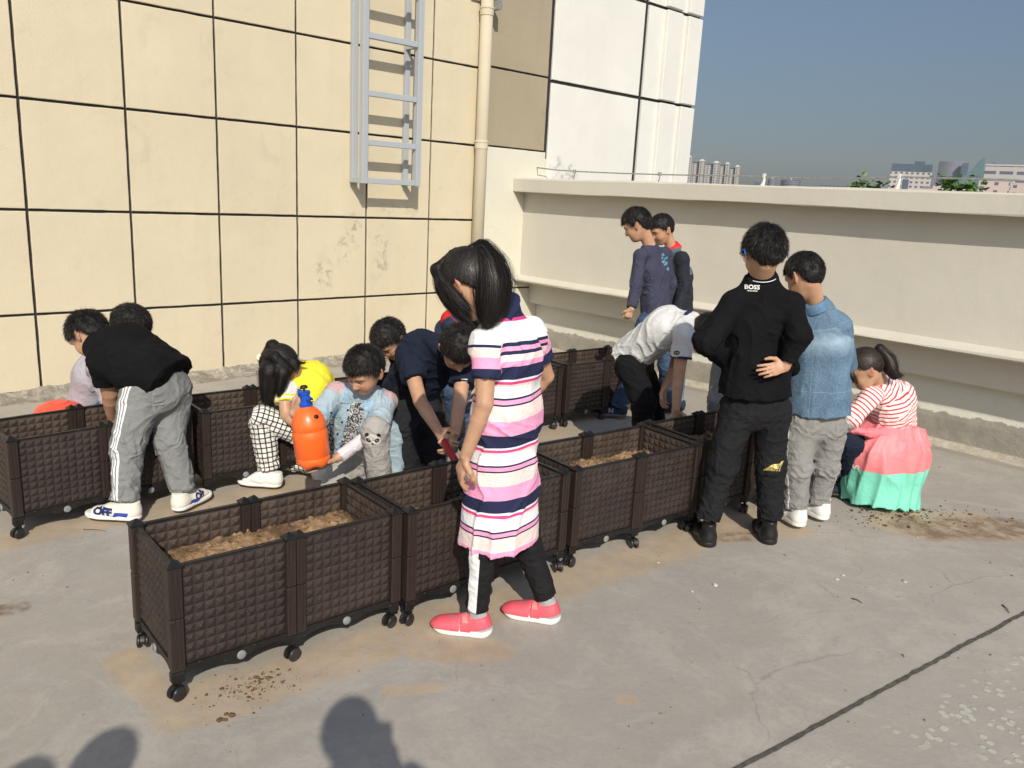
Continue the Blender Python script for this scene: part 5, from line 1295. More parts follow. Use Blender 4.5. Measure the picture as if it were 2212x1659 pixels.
R = p.HR; c = p.hd; hw = lambda x, y, z: np.array([x, y, z])*p.hs@R+c
cap_hair(c, R, p.hs, p.root, 33, n=5000, gather=(0, -.05, .10), thick=.016, line=((0, .03), (.5, .0), (1.0, -.05), (1.6, -.075), (2.4, -.085), (3.2, -.085)))
bun = hw(0, -.02, .112)
gd = [([hw(-.02, -.02, .09), hw(-.06, .03, .06), J(583, 800, 4.10), J(580, 838, 4.10), J(577, 862, 4.11), J(575, 874, 4.12)], [.03, .045, .05, .04, .024, .006]),
      ([hw(.0, .0, .095), hw(.0, .07, .06), J(588, 812, 4.18), J(585, 842, 4.18), J(583, 862, 4.18)], [.03, .04, .045, .034, .006]),
      ([hw(-.03, -.05, .07), hw(-.075, -.03, .01), J(612, 805, 4.09), J(606, 838, 4.09), J(602, 858, 4.10)], [.02, .03, .026, .018, .004])]
guide_hair('long_hair', gd, p.root, 34, 5200, .002)
guide_hair('long_hair', [([hw(.0, -.02, .10), hw(.02, -.085, .06), J(636, 786, 4.17), J(640, 800, 4.15)], [.02, .034, .026, .006]), ([hw(-.03, -.02, .09), hw(-.07, -.06, .04), J(624, 800, 4.12), J(624, 812, 4.11)], [.02, .03, .02, .005])], p.root, 36, 2600, .0018)
guide_hair('long_hair', [([hw(.0, -.03, .11), hw(.03, -.08, .06), J(640, 785, 4.22), J(662, 783, 4.2)], [.012, .02, .012, .003])], p.root, 35, 260, core=True)
f_ = lambda P: (np.linalg.norm(P-bun, axis=1)-.024)+.007*vnoise(P*110)
mesh_field('scrunchie', [Fn(f_, bun, .04)], .0035, [cloth('fluffy cream scrunchie', (.66, .58, .45), .95, .08, .004)], p.root, attr=False)

# ---- boy in light denim shirt with the sprayer
def pat_shirt4(m, base):
    sep = m.n('SeparateXYZ', {0: m.attr('pc')}); s_ = sep.outputs[0]; g = sep.outputs[2]
    yoke = m.math('MULTIPLY', m.math('LESS_THAN', s_, .085), m.math('GREATER_THAN', g, .5))
    st = m.math('LESS_THAN', m.math('FRACT', m.math('DIVIDE', s_, .0075)), .45)
    ys = m.mix(st, (.60, .50, .50, 1), (.42, .16, .20, 1))
    n = m.noise(5, 5, .6); c = m.ramp(n, [(.3, (.27, .37, .43, 1)), (.7, (.38, .47, .52, 1))]); c = m.mix(m.ramp(m.noise(26, 2), [(.68, 0.), (.7, .6)]), c, (.6, .45, .35, 1))
    return m.mix(yoke, c, ys)
M_shirt4 = cloth('light denim shirt with striped yoke', (.3, .4, .5), .85, .1, .008, .001, pat_shirt4)
M_ltgrey = cloth('light grey trousers', (.34, .325, .305), .9, .09, .007); M_lil = cloth('pale sleeve', (.62, .57, .60), .88, .05, .005)
p = Person('boy in light denim shirt, panda patch on raised knee, holding up the orange sprayer', K(770, 3.85, 0), 1.04, 4,
    pel=J(778, 985, 3.98), ch=J(778, 890, 3.92), nk=J(786, 848, 3.87), hd=J(788, 800, 3.78), hf=(-.42, -.72, -.56), hu=(-.15, -.45, .88),
    shL=J(832, 868, 3.92), shR=J(726, 848, 3.86), elL=J(812, 930, 3.72), elR=J(678, 912, 3.72), wrL=J(728, 990, 3.60), wrR=J(634, 893, 3.58),
    hpL=J(805, 1000, 3.98), hpR=J(750, 1003, 3.92), knL=J(810, 932, 3.66), knR=K(702, 3.66, .075), anL=K(826, 3.72, .09), anR=K(775, 4.02, .07)); p.report()
hl = hand(p.wrL, J(676, 1020, 3.56)-p.wrL, (.1, -.25, -1), (-.2, -1, .2), .35, .95, curls=[.12, .2, .35, .5], spread=.25)
hr = hand(p.wrR, J(648, 868, 3.56)-p.wrR, (-.75, -.6, .1), (.1, -.2, 1), .95, .95, thumb_in=.1, curls=[.95, 1.0, 1.0, 1.05])
p.body(.0038, [hl, hr]); p.face()
p.hair(n=9000, ln=(.014, .026))
ex = [Cone(J(845, 925, 3.95), J(852, 1022, 3.95), .05, .045, .03, .02, lat=(1, .2, 0), flat=2, k=.04, s0=.3)]
p.top('denim_shirt', M_shirt4, (1.3, 1.12), ((.13, .105), (.132, .10), (.095, .062)), (.056, .053, .046), hem=.0, h=.0045, fold=.005, extra=ex)
for a, b, q in ((p.elL, p.wrL, 0), (p.elR, p.wrR, 1)):
    o_ = mesh_field('under_sleeve', [Cone(lerp(a, b, .12 if q == 0 else .02), lerp(a, b, .93), .036, .029, flat=3)], .0045, [M_lil], p.root, disp=p.fold(.003, (40, 40, 40)))
def collar_flap(c0, ax_, r0, hh, front):
    ax_ = nz(ax_); fr = nz(np.asarray(front)-ax_*(np.asarray(front)@ax_)); sd = np.cross(ax_, fr)
    def f(P):
        q = P-c0; z = q@ax_; x = q@sd; y = q@fr; rr = np.sqrt(x**2+y**2)-(r0-z*.75); top_ = z-hh*.6; an_ = np.abs(np.arctan2(x, y)); low = -(z+hh*(.55+.9*np.exp(-((an_-.55)/.4)**2))); gap = (.16-an_)*.05+z*.35
        return smax(smax(np.abs(rr)-.0035, np.maximum(top_, low), .003), gap, .003)
    return Fn(f, c0, r0+.07)
None and mesh_field('collar', [collar_flap(p.nk+V3(-.004, -.008, .004), lerp(p.nk, p.hd, .4)-p.nk, .056, .030, (-.35, -.9, 0))], .0035, [M_ldenim], p.root, attr=False)
# printed vest showing in the shirt opening, buttons and pocket
shirt = p.root.children[2] if False else [c for c in p.root.children if c.name.startswith('denim_shirt')][0]
pw4 = simple('faded star patches', (.5, .48, .46, 1), .9, .05)
vest = N('printed vest'); nn = vest.noise(45, 3, .6, dist=2.5); vest.out(vest.ramp(nn, [(.46, (.5, .5, .5, 1)), (.5, (.03, .03, .035, 1))]), .85)
skin_px('printed_vest', shirt, p.root, vest.m, [[(760, 868), (784, 872), (786, 895), (775, 925), (764, 945), (752, 962), (733, 975), (736, 950), (745, 920), (752, 890)]], 3.85, p.root, .002)
skin_px('collar_flap', shirt, shirt, M_ldenim, [[(737, 842), (752, 846), (757, 872), (735, 870)]], 3.83, p.root, .007); skin_px('collar_flap', shirt, shirt, M_ldenim, [[(786, 866), (812, 858), (800, 893), (780, 880)]], 3.83, p.root, .007)
skin_px('placket', shirt, shirt, M_ldenim, [[(752, 872), (757, 874), (750, 905), (741, 935), (732, 972), (724, 975), (736, 930), (746, 895)]], 3.85, p.root, .0045)
skin_px('pocket_flap', shirt, shirt, M_ldenim, [[(708, 886), (738, 892), (737, 903), (719, 900), (707, 894)], [(785, 905), (803, 896), (803, 906), (792, 914)]], 3.85, p.root, .005)
skin_px('button', shirt, shirt, M_black_ink, [[(u+2.4*math.cos(a), v+2.4*math.sin(a)) for a in np.linspace(0, 5.6, 9)] for u, v in ((751, 886), (739, 912), (729, 938), (716, 892))], 3.84, p.root, .008)
skin_px('star_patch', shirt, shirt, pw4, [[(u+r_*(1 if i % 2 else .45)*math.cos(i*.628+a0), v+r_*(1 if i % 2 else .45)*math.sin(i*.628+a0)) for i in range(10)] for u, v, r_, a0 in ((706, 905, 4, .2), (719, 911, 5, .5), (712, 922, 3.5, .1), (728, 872, 4, 0))], 3.85, p.root, .004)
p.limb_amp = .55
pts_ = p.pants('trousers', M_ltgrey, (.125, .10), .084, .064, .058, h=.0048, fold=.005)
for a, d_ in ((p.anL, (-.2, -1)), (p.anR, (.4, 1))): p.shoe(a, d_, M_wshoe, M_wsole, .22, h=.006)
kc = p.knL+V3(-.005, -.03, -.028); out_ = nz(tocam(kc)+V3(0, 0, -.25)); r_ = nz(np.cross(V3(0, 0, 1), out_)); r_ = -r_ if r_[0] < 0 else r_; u2 = np.cross(out_, r_); u2 = -u2 if u2[2] < 0 else u2
pw_ = simple('pale patch', (.52, .50, .46, 1), .9, .05)
decal('knee_patch', pts_, pts_, pw_, [disc_piece(.038, .033)], kc, r_, u2, out_, .003, p.root)
decal('patch_print', pts_, pts_, M_black_ink, [disc_piece(.0095, .0125, -.0195, .002, rot=.5), disc_piece(.0095, .0125, .0195, .002, rot=-.5), disc_piece(.0105, .008, -.0275, .029, rot=.7), disc_piece(.0105, .008, .0275, .029, rot=-.7), disc_piece(.005, .0035, 0, -.013), disc_piece(.002, .006, 0, -.017)], kc, r_, u2, out_, .0042, p.root)
decal('patch_print', pts_, pts_, pw_, [disc_piece(.0042, .005, -.0185, .003), disc_piece(.0042, .005, .0185, .003)][:1], kc, r_, u2, out_, .0052, p.root); decal('patch_print', pts_, pts_, pw_, [disc_piece(.0042, .005, .0185, .003)], kc, r_, u2, out_, .0052, p.root)
decal('patch_print', pts_, pts_, M_black_ink, [disc_piece(.0017, .002, -.0185, .003), disc_piece(.0017, .002, .0185, .003)], kc, r_, u2, out_, .0060, p.root)

# sprayer
ya, yb = J(661, 873, 3.55), J(679, 1006, 3.55); axs = nz(ya-yb)
spr = empty('pressure_sprayer', tuple(yb), label='bright orange pressure sprayer bottle with blue pump head, held up by the denim shirt boy', cat='sprayer')
zq = Vector(axs).to_track_quat('Z', 'X'); Ms_ = zq.to_matrix().to_4x4()
m = N('orange plastic'); m.set(m.p.inputs['Coat Weight'], .2); M_or = m.out(m.ramp(m.noise(5), [(.3, (.93, .135, .018, 1)), (.7, (.95, .155, .025, 1))]), .36, m.bump(m.noise(30, 3), .0006), .5)
m.set(m.p.inputs['Emission Color'], (0, 0, 0, 1))
Hh = float(np.linalg.norm(ya-yb)); rb = .077
mb = MB(); n_ = 40; prof = [(.004, .004), (.045, .006), (.060, .0), (.068, .006), (.074, .022), (.0765, .04), (.073, .046), (.073, .05), (.077, .056), (rb, .14), (.0775, .165), (.0735, .172), (.0735, .178), (.0765, .184), (.074, .205), (.066, .235), (.05, .262), (.034, .277), (.026, .283), (.025, .292), (.022, .294)]
sc_ = Hh/.292; Vv = []
for r, z in prof:
    for k in range(n_):
        a = 2*math.pi*k/n_; rr2 = r; zz = z
        if z < .03 and r > .03: zz = z+.010*(.5+.5*math.cos(a*5))*(1-z/.03); rr2 = r*(1-.05*(.5+.5*math.cos(a*5))*(1-z/.03))
        Vv.append(Ms_@Vector((rr2*math.cos(a)*sc_*1.02, rr2*math.sin(a)*sc_*1.02, zz*sc_)))
mb.add(Vv, [[i*n_+k, i*n_+(k+1) % n_, (i+1)*n_+(k+1) % n_, (i+1)*n_+k] for i in range(len(prof)-1) for k in range(n_)]+[list(range(n_))[::-1]])
o_ = mb.build('bottle', M_or, spr, True); fixn(o_.data)
M_bl = simple('blue plastic', (.012, .075, .42, 1), .35, .1, 20)
T = Matrix.Translation(Vector(axs)*Hh)@Ms_
mb = MB(); mb.lathe([(.027, -.01), (.030, -.008), (.031, .006), (.027, .010), (.023, .012), (.022, .045), (.026, .047), (.026, .06), (.020, .063)], 16, 0, T); o_ = mb.build('pump_head', M_bl, spr, False); fixn(o_.data)
nd = nz(V3(.75, -.55, -.35)); nd = nz(nd-axs*(nd@axs)*.5); b0 = axs*(Hh+.032)
mb = MB(); mb.tube([b0, b0+nd*.034, b0+nd*.040], [.013, .012, .014], 12); mb.tube([b0-nd*.01+axs*.02, b0-nd*.038+axs*.022, b0-nd*.048-axs*.02], [.008, .008, .006], 8); mb.build('nozzle_arm', M_bl, spr, False)
mb = MB(); mb.tube([b0+nd*.038, b0+nd*.055], [.006, .0045], 10); mb.build('brass_nozzle', simple('brass', (.50, .34, .12, 1), .3, .1, 20, .0, 10, .5, 1), spr, True)
mb = MB(); mb.lathe([(.004, .06), (.0045, .072), (.017, .074), (.0185, .08), (.013, .088), (.003, .090)], 18, 0, T); mb.build('pump_knob', M_bsole, spr, True)
vp = yb+axs*Hh*.80; od = nz(tocam(vp)+V3(.75, 0, .25)); od = nz(od-axs*(od@axs)); q = axs*Hh*.83+od*.066; mb = MB(); mb.tube([q, q+nz(od+axs*.3)*.010], [.0095, .0085], 12); mb.build('valve', M_bsole, spr, True)
# ---- boy with glasses, behind
p = Person('boy with black-rimmed glasses in dark clothes, crouching behind the boy in navy', K(890, 4.75, 0), 1.06, 5,
    pel=J(912, 880, 4.85), ch=J(895, 800, 4.75), nk=J(868, 768, 4.68), hd=J(843, 734, 4.60), hf=(-.30, -.55, -.78), hu=(-.45, -.45, .77),
    shL=J(915, 800, 4.62), shR=J(862, 800, 4.80), elL=J(900, 860, 4.55), elR=J(845, 840, 4.75), wrL=J(870, 880, 4.45), wrR=J(846, 870, 4.6),
    hpL=J(925, 900, 4.78), hpR=J(900, 900, 4.92), knL=K(895, 4.5, .4), knR=K(850, 4.7, .4), anL=K(905, 4.6, .08), anR=K(870, 4.8, .08)); p.report()
p.body(.0055, [hand(p.wrL, (-.2, -.5, -1), (.3, -.6, .3), (-1, 0, 0), .6), hand(p.wrR, (0, -.3, -1), (-.5, -.6, .3), (1, 0, 0), .6)]); p.face()
p.hair(ln=(.018, .032))
p.top('dark_top', M_black, (.5, .5), hem=.05, h=.007); p.pants('trousers', M_blackp, h=.007)
for a in (p.anL, p.anR): p.shoe(a, (-.3, -1), M_nshoe, M_bsole, .22, h=.007)
g = empty('spectacles', tuple(p.hd), label='black-rimmed spectacles worn by the crouching boy behind the boy in navy', cat='glasses'); mb = MB(); R = p.HR; hw = lambda x, y, z: Vector(tuple(np.array([x, y, z])*p.hs@R))
for s_ in (-1, 1):
    pts = [hw(s_*.031+.021*math.cos(a), .093-.004*abs(math.cos(a)), -.004+.016*math.sin(a)) for a in np.linspace(0, 2*math.pi, 17)]
    mb.tube(pts, .0016, 6, cap=False); mb.tube([hw(s_*.052, .090, .0), hw(s_*.078, .07, .002), hw(s_*.086, .0, .004), hw(s_*.084, -.02, -.008)], .0016, 6)
mb.tube([hw(-.010, .094, -.001), hw(0, .097, .002), hw(.010, .094, -.001)], .0016, 6); mb.build('frame', M_bsole, g, True)

# ---- boy in navy tee digging with a red-handled trowel
p = Person('boy in navy t-shirt and dark trousers bending down with a red-handled trowel', K(905, 4.1, 0), 1.06, 6,
    pel=J(888, 842, 4.18), ch=J(930, 765, 4.02), nk=J(962, 748, 3.90), hd=J(990, 752, 3.80), hf=(.18, -.42, -.89), hu=(.25, -.86, .45),
    shL=J(1003, 785, 3.94), shR=J(882, 775, 3.96), elL=J(992, 872, 3.78), elR=J(908, 868, 3.80), wrL=J(982, 940, 3.60), wrR=J(948, 932, 3.62),
    hpL=J(915, 868, 4.22), hpR=J(868, 868, 4.14), knL=K(930, 4.10, .42), knR=K(872, 4.02, .42), anL=K(935, 4.15, .09), anR=K(882, 4.05, .09)); p.report()
hr = hand(p.wrR, J(966, 962, 3.54)-p.wrR, (-.6, -.75, .2), (.3, -.1, 1), .7, .95, curls=[.65, .75, .8, .85]); hl = hand(p.wrL, J(973, 972, 3.54)-p.wrL, (.8, -.4, 0), (0, -.5, .6), .75, .9)
p.body(.0045, [hr, hl], fat=1.12); p.face()
p.hair(n=8000, ln=(.012, .022), thick=.012)
M_trim = M_white_ink
s_ = p.top('t_shirt', M_navy, (.55, .50), ((.142, .105), (.150, .105), (.095, .062)), (.062, .056, .04), hem=.05, h=.0055, fold=.006, sh=.055)
out_ = tocam(J(1006, 815, 3.9)); decal('sleeve_mark', s_, s_, M_trim, [grid_piece(.03, .006, 6, 2, y0=.006), grid_piece(.03, .006, 6, 2, y0=-.006)], J(1003, 822, 3.92), (1, .1, 0), (0, 0, 1), out_, root=p.root)
p.pants('trousers', M_char, (.14, .108), .088, .074, .068, h=.0065, fold=.006, rise=.06)
for a in (p.anL, p.anR): p.shoe(a, (.1, -1), M_wshoe, M_bsole, .23, h=.006)
a0, a1, a2 = J(958, 950, 3.52), J(990, 1008, 3.44), J(1001, 1072, 3.40)
t = empty('trowel', tuple(a1), label='small garden trowel with a bright red handle in the hands of the boy in navy', cat='trowel')
mb = MB(); d_ = nz(a1-a0); mb.tube([Vector(tuple(a0-a1)), Vector(tuple((a0-a1)*.6)), Vector(tuple((a0-a1)*.15)), Vector((0, 0, 0))], [.012, .0165, .0175, .014], 12); mb.build('handle', simple('red handle plastic', (.42, .012, .025, 1), .4, .08, 20), t, True)
mb = MB(); d2 = nz(a2-a1); sd2 = nz(np.cross(d2, (0, 1, 0))); bk = np.cross(sd2, d2); n1 = 8; V = []
mb.tube([Vector((0, 0, 0)), Vector(tuple(d2*.03))], [.005, .005], 8)
for i in range(n1+1):
    u_ = i/n1; wd = .03*(1-(max(0, u_-.55)/.45)**2)
    for k in range(5): v_ = (k-2)/2; V.append(tuple(d2*(.025+.105*u_)+sd2*wd*v_+bk*.012*(v_*v_)))
mb.add(V, [[i*5+k, i*5+k+1, (i+1)*5+k+1, (i+1)*5+k] for i in range(n1) for k in range(4)])
o_ = mb.build('blade', simple('grey painted steel', (.16, .165, .17, 1), .45, .3, 30, .001, 60, .5, .3), t, True)
md = o_.modifiers.new('thick', 'SOLIDIFY'); md.thickness = .002

# ---- child mostly hidden behind the striped dress
def pat8(m, base):
    sep = m.n('SeparateXYZ', {0: m.attr('pc')}); return m.mix(m.math('MULTIPLY', m.math('LESS_THAN', sep.outputs[0], .085), m.math('GREATER_THAN', sep.outputs[2], .5)), base, (.5, .02, .02, 1))
p = Person('child in navy and light blue top, mostly hidden behind the striped dress girl', K(975, 5.0, 0), 1., 8,
    pel=J(985, 775, 5.05), ch=J(985, 715, 4.95), nk=J(1008, 690, 4.85), hd=J(1028, 700, 4.74), hf=(.4, -.3, -.85), hu=(.4, -.6, .6),
    shL=J(1012, 708, 5.02), shR=J(972, 690, 4.85), elL=J(1030, 770, 4.95), elR=J(988, 740, 4.72), wrL=J(1030, 830, 4.85), wrR=J(1010, 790, 4.65),
    hpL=J(1000, 795, 5.1), hpR=J(970, 795, 5.02), knL=K(1005, 5.0, .4), knR=K(975, 4.9, .4), anL=K(1005, 5.05, .08), anR=K(975, 5.0, .08)); p.report()
p.body(.0065, [hand(p.wrL, (0, -.3, -1), (1, 0, 0), (0, -1, 0), .6), hand(p.wrR, (0, -.3, -1), (-1, 0, 0), (0, -1, 0), .6)])
p.hair(n=2500); p.top('top', cloth('navy with red shoulder', (.02, .03, .06), pattern=pat8), (.4, .4), hem=.04, h=.007); p.pants('jeans', M_jean, h=.007)
mesh_field('scarf', [Cone(p.nk+V3(-.03, -.02, -.01), p.nk+V3(.05, -.05, -.03), .045, .05)], .006, [cloth('light blue cotton', (.30, .45, .50))], p.root, disp=p.fold(.004))
for a in (p.anL, p.anR): p.shoe(a, (.1, -1), M_nshoe, M_bsole, .22, h=.007)

# ---- girl in the striped dress
NV, PK, MG, PL, WH = (.018, .022, .062, 1), (.80, .33, .52, 1), (.66, .06, .24, 1), (.80, .63, .60, 1), (.80, .79, .80, 1)
STR = [(0, NV), (.19, WH), (.22, MG), (.262, PL), (.295, WH), (.46, NV), (.485, PK), (.545, NV), (.57, PL), (.78, PK)]
def pat_dress(m, base):
    sep = m.n('SeparateXYZ', {0: m.attr('pc')}); s_ = sep.outputs[0]
    fr = m.math('FRACT', m.math('DIVIDE', m.math('ADD', s_, 2.*.238-.178), .238)); body = m.ramp(fr, STR, 'CONSTANT')
    top = m.ramp(m.math('DIVIDE', s_, .2), [(0, NV), (.10, MG), (.16, WH), (.5, NV), (.56, PK), (.63, NV), (.69, PL), (.80, PK)], 'CONSTANT')
    b = m.mix(m.math('LESS_THAN', s_, .178), body, top)
    sl = m.ramp(m.math('DIVIDE', m.math('SUBTRACT', s_, .05), .118), [(0, WH), (.12, NV), (.2, PL), (.48, PK), (.80, NV)], 'CONSTANT')
    return m.mix(m.math('GREATER_THAN', sep.outputs[2], .5), b, sl)
M_dress = cloth('striped jersey dress', (.7, .6, .6), .86, .03, .0045, pattern=pat_dress)
def pat_side(m, base):
    sep = m.n('SeparateXYZ', {0: m.attr('pc')}); a = m.math('ABSOLUTE', m.math('ADD', sep.outputs[1], .012))
    return m.mix(m.math('MULTIPLY', m.math('LESS_THAN', a, .019), m.math('LESS_THAN', sep.outputs[2], 1.5)), base, (.72, .72, .72, 1))
M_legg = cloth('black leggings with white side stripe', (.010, .010, .011), .85, .2, .006, pattern=pat_side)
p = Person('girl with ponytail in pink, white and navy striped dress and pink sandals', G(1090, 1360), 1.04, 7,
    pel=J(1092, 985, 2.80), ch=J(1098, 775, 2.79), nk=J(1084, 668, 2.79), hd=J(1012, 614, 2.73), hf=(-.60, .32, -.76), hu=(-.58, .34, .74),
    shL=J(1050, 744, 2.69), shR=J(1146, 718, 2.89), elL=J(1047, 872, 2.64), elR=J(1180, 812, 3.0), wrL=J(1006, 985, 2.66), wrR=J(1130, 872, 3.04),
    hpL=J(1062, 1010, 2.74), hpR=J(1122, 1005, 2.86), knL=J(1040, 1185, 2.72), knR=J(1140, 1180, 2.87), anL=K(1030, 2.735, .095), anR=K(1180, 2.86, .095)); p.report()
hl = hand(p.wrL, J(986, 1042, 2.68)-p.wrL, (-.75, -.45, .3), (.55, -.6, -.2), .45, .92, curls=[.4, .5, .55, .6], thumb_in=.45, spread=.08); hr = hand(p.wrR, (-.9, .1, -.3), (0, .7, .5), (0, .2, 1), .6, .9)
p.body(.0040, [hl, hr])
R = p.HR; c = p.hd; hw = lambda x, y, z: np.array([x, y, z])*p.hs@R+c
cap_hair(c, R, p.hs, p.root, 71, gather=(0, -.085, .062), thick=.016, n=8000, line=((0, .062), (.6, .055), (1.05, .03), (1.35, .0), (1.55, .008), (1.8, -.004), (2.1, -.04), (2.4, -.07), (3.2, -.08)))
g0 = hw(0, -.088, .070)
gd = [([hw(0, -.070, .070), J(1040, 540, 2.74), J(1052, 570, 2.72), J(1062, 612, 2.70), J(1061, 652, 2.69), J(1056, 684, 2.68), J(1050, 706, 2.675)], [.020, .032, .050, .060, .053, .032, .006])]
guide_hair('ponytail', gd, p.root, 72, 9000, .0017)
gw = []
for k, x0 in enumerate((-.086, -.080, -.070, -.05, -.022, .012, .05)):
    yy = .084*math.sqrt(max(.05, 1-(x0/.088)**2)); gw.append(([hw(x0*.3, -.045, .100), hw(x0*.9, yy*.6, .088), hw(x0, yy*.98, .04), hw(x0*1.02, yy*1.02, -.01), hw(x0*.95, yy*.98, -.06), hw(x0*.75, yy*.9, -.096-.010*(k % 3))], [.006, .011, .012, .013, .011, .002]))
guide_hair('fringe', gw, p.root, 73, 7000, .0016)
mesh_field('hair_tie', [Ell(g0, R, (.018, .018, .018))], .005, [M_bsole], p.root, attr=False)
hemp = J(1080, 1164, 2.80); p.pel_ = p.pel; mid_ = J(1092, 900, 2.795)
sv = p.pel; p.pel = hemp
dr = p.top('striped_dress', M_dress, (.56, .56), ((.160, .128), (.118, .090), (.07, .055)), (.049, .047, .04), hem=0, h=.0048, fold=.0075, mid=(mid_, (.124, .096)), ff=(13, 13, 2.4), sh=.046, k=.045, saxis=(lerp(p.ch, p.nk, .92)+V3(0, 0, .012), nz(hemp-p.nk)))
p.pel = sv
# polo collar and sleeve bands
cf = nz(lerp(p.nk, p.hd, .4)-p.nk)
def ringf(c0, ax_, r0, th, hh, lat=None):
    ax_ = nz(ax_)
    def f(P):
        q = P-c0; z = q@ax_; rr = np.linalg.norm(q-np.outer(z, ax_), axis=1)-(r0+z*-.25); return smax(np.abs(rr)-th, np.abs(z)-hh, .004)
    return Fn(f, c0, r0+.04)
M_navcol = cloth('navy knit collar', NV[:3], .9, .1, .001)
mesh_field('collar', [ringf(p.nk+cf*.008, cf, .064, .006, .026)], .0035, [M_navcol], p.root, attr=False)
p.limb_amp = .3
p.pants('leggings', M_legg, (.108, .082), .056, .052, .0415, .98, h=.0048, fold=.0035, ff=(18, 18, 26))
def sandal(p, an, toe):
    M_coral = simple('coral sandal leather', (.70, .10, .13, 1), .55, .06, 20, .0008, 60); M_teal = simple('teal insole', (.05, .30, .28, 1), .7)
    t = nz((toe[0], toe[1], 0)); r = np.array([t[1], -t[0], 0.]); L = .225; o = np.array([an[0], an[1], 0.])-t*L*.27; up = V3(0, 0, 1); Rf = np.array([r, t, up]); org = np.array(p.root.matrix_basis.translation)
    def loc(P): q = (P-o)@Rf.T; return q[:, 0], q[:, 1]/L, q[:, 2]
    def wdt(c): return .037*(1.0+.16*np.sin((c-.1)*3.2)-.10*np.exp(-((c-.42)/.13)**2))
    def solef(z0, z1, grow=0.):
        def f(P):
            x, y, z = loc(P); c = np.clip(y, .17, .82); rr = np.sqrt(x**2+((y-c)*L)**2)-wdt(c)*(1+grow); zz = z-.010*np.clip((y-.78)*4, 0, 1)-.012*np.clip((.14-y)*5, 0, 1)
            o2 = smax(rr, np.abs(zz-(z0+z1)/2)-(z1-z0)/2, .008)
            return o2 if grow >= 0 else np.maximum(o2, y-.5)
        return f
    cc = o+t*L*.5
    V, Q = surf(field([Fn(solef(.0, .026, .04), cc, L*.65)]), cc-L*.66, cc+L*.66, .004); so_ = None
    def footf(P):
        x, y, z = loc(P); ht = np.interp(y, [0, .1, .25, .5, .8, 1.0], [.05, .085, .088, .064, .050, .040]); c = np.clip(y, .15, .85); w_ = wdt(c)*.92
        return (np.sqrt((x/w_)**2+((z-.024)/(ht-.022))**2+(((y-c)*L)/w_)**2)-1)*.024
    def upperf(P):
        x, y, z = loc(P); d = footf(P)-.004; sh_ = np.abs(d)-.0035
        toe_ = .52-y; strap = np.abs(y-.44-(.02*np.sign(x)))-.088; heel = smax(y-.13, z-.085, .01); side = np.maximum(np.abs(z-.036)-.012, np.maximum(y-.6, .35-y)); heelr = np.maximum(np.abs(z-.058-.05*(.12-y))-.022, y-.36)
        open_ = np.minimum(np.minimum(toe_, strap), heelr)
        return smax(smax(d, open_, .004), .020-z, .003)
    V2, Q2 = surf(field([Fn(upperf, cc+up*.04, L*.65)]), cc-V3(L*.66, L*.66, .02), cc+V3(L*.66, L*.66, .12), .0035, marg=.03)
    sh = link('sandal', npmesh('sandal', V2-org, Q2), [M_coral], p.root)
    link('sole', npmesh('sole', V-org, Q), [M_wsole], sh)
    V, Q = surf(field([Fn(solef(.022, .028, -.05), cc, L*.65)]), cc-L*.66, cc+L*.66, .003); link('insole', npmesh('insole', V-org, Q), [M_teal], sh)
    V, Q = surf(field([Fn(lambda P: smin(footf(P), Cone(an, an+V3(0, 0, .045), .027, .027)(P), .02), cc+up*.06, L*.7)]), cc-V3(L*.66, L*.66, .02), cc+V3(L*.66, L*.66, .16), .004); link('sock', npmesh('sock', V-org, Q), [M_sock], sh)
    out_ = r if r@tocam(o) > 0 else -r; tt = t if np.cross(t, up)@out_ > 0 else -t
    decal('strap_panel', sh, sh, simple('coral strap', (.78, .24, .22, 1), .5, .05), [grid_piece(.022, .044, 5, 8, sh=-.012)], o+t*L*.45+up*.058, tt, up, nz(out_+up*.55), .003, p.root)
    decal('toe_mark', sh, sh, simple('grey knit mark', (.25, .22, .28, 1), .9), [([(-.022, -.012), (.0, -.012), (-.002, .012)], [[0, 1, 2]]), ([(.004, -.012), (.02, -.012), (.010, .004)], [[0, 1, 2]])], o+t*L*.66+up*.045, tt, up, nz(out_*.6+up), .003, p.root)
sandal(p, p.anL, (-.98, .14)); sandal(p, p.anR, (-.95, .22))

# ---- boy in navy long sleeve, far
p = Person('taller boy in faded navy long-sleeved shirt and jeans by the farthest planter', G(1330, 905), 1.02, 9,
    pel=J(1418, 680, 5.92), ch=J(1412, 585, 5.90), nk=J(1404, 532, 5.87), hd=J(1376, 486, 5.85), hf=(-.80, .25, -.52), hu=(-.45, .15, .88),
    shL=J(1383, 552, 5.78), shR=J(1436, 549, 5.99), elL=J(1375, 612, 5.75), elR=J(1448, 612, 6.05), wrL=J(1364, 668, 5.68), wrR=J(1440, 665, 6.1),
    hpL=J(1398, 700, 5.85), hpR=J(1434, 698, 6.0), knL=J(1372, 796, 5.82), knR=J(1440, 790, 6.02), anL=K(1334, 5.90, .10), anR=K(1442, 6.15, .10)); p.report()
p.body(.005, [hand(p.wrL, (-.35, -.1, -1), (.2, -1, 0), (-1, 0, 0), .9, .74, spread=.05, curls=[1.0, 1.1, 1.15, 1.2]), hand(p.wrR, (-.2, 0, -1), (0, 1, 0), (-1, 0, 0), .4)])
p.hair(); s_ = p.top('long_sleeved_shirt', M_navy2, (1.93, 1.93), ((.122, .092), (.130, .090), (.076, .052)), (.046, .043, .034), hem=.0, h=.006, fold=.005, sh=.043)
out_ = tocam(J(1430, 555, 5.9)); M_cy = simple('pale blue print', (.10, .22, .29, 1), .8, .4, 60); rng = random.Random(3)
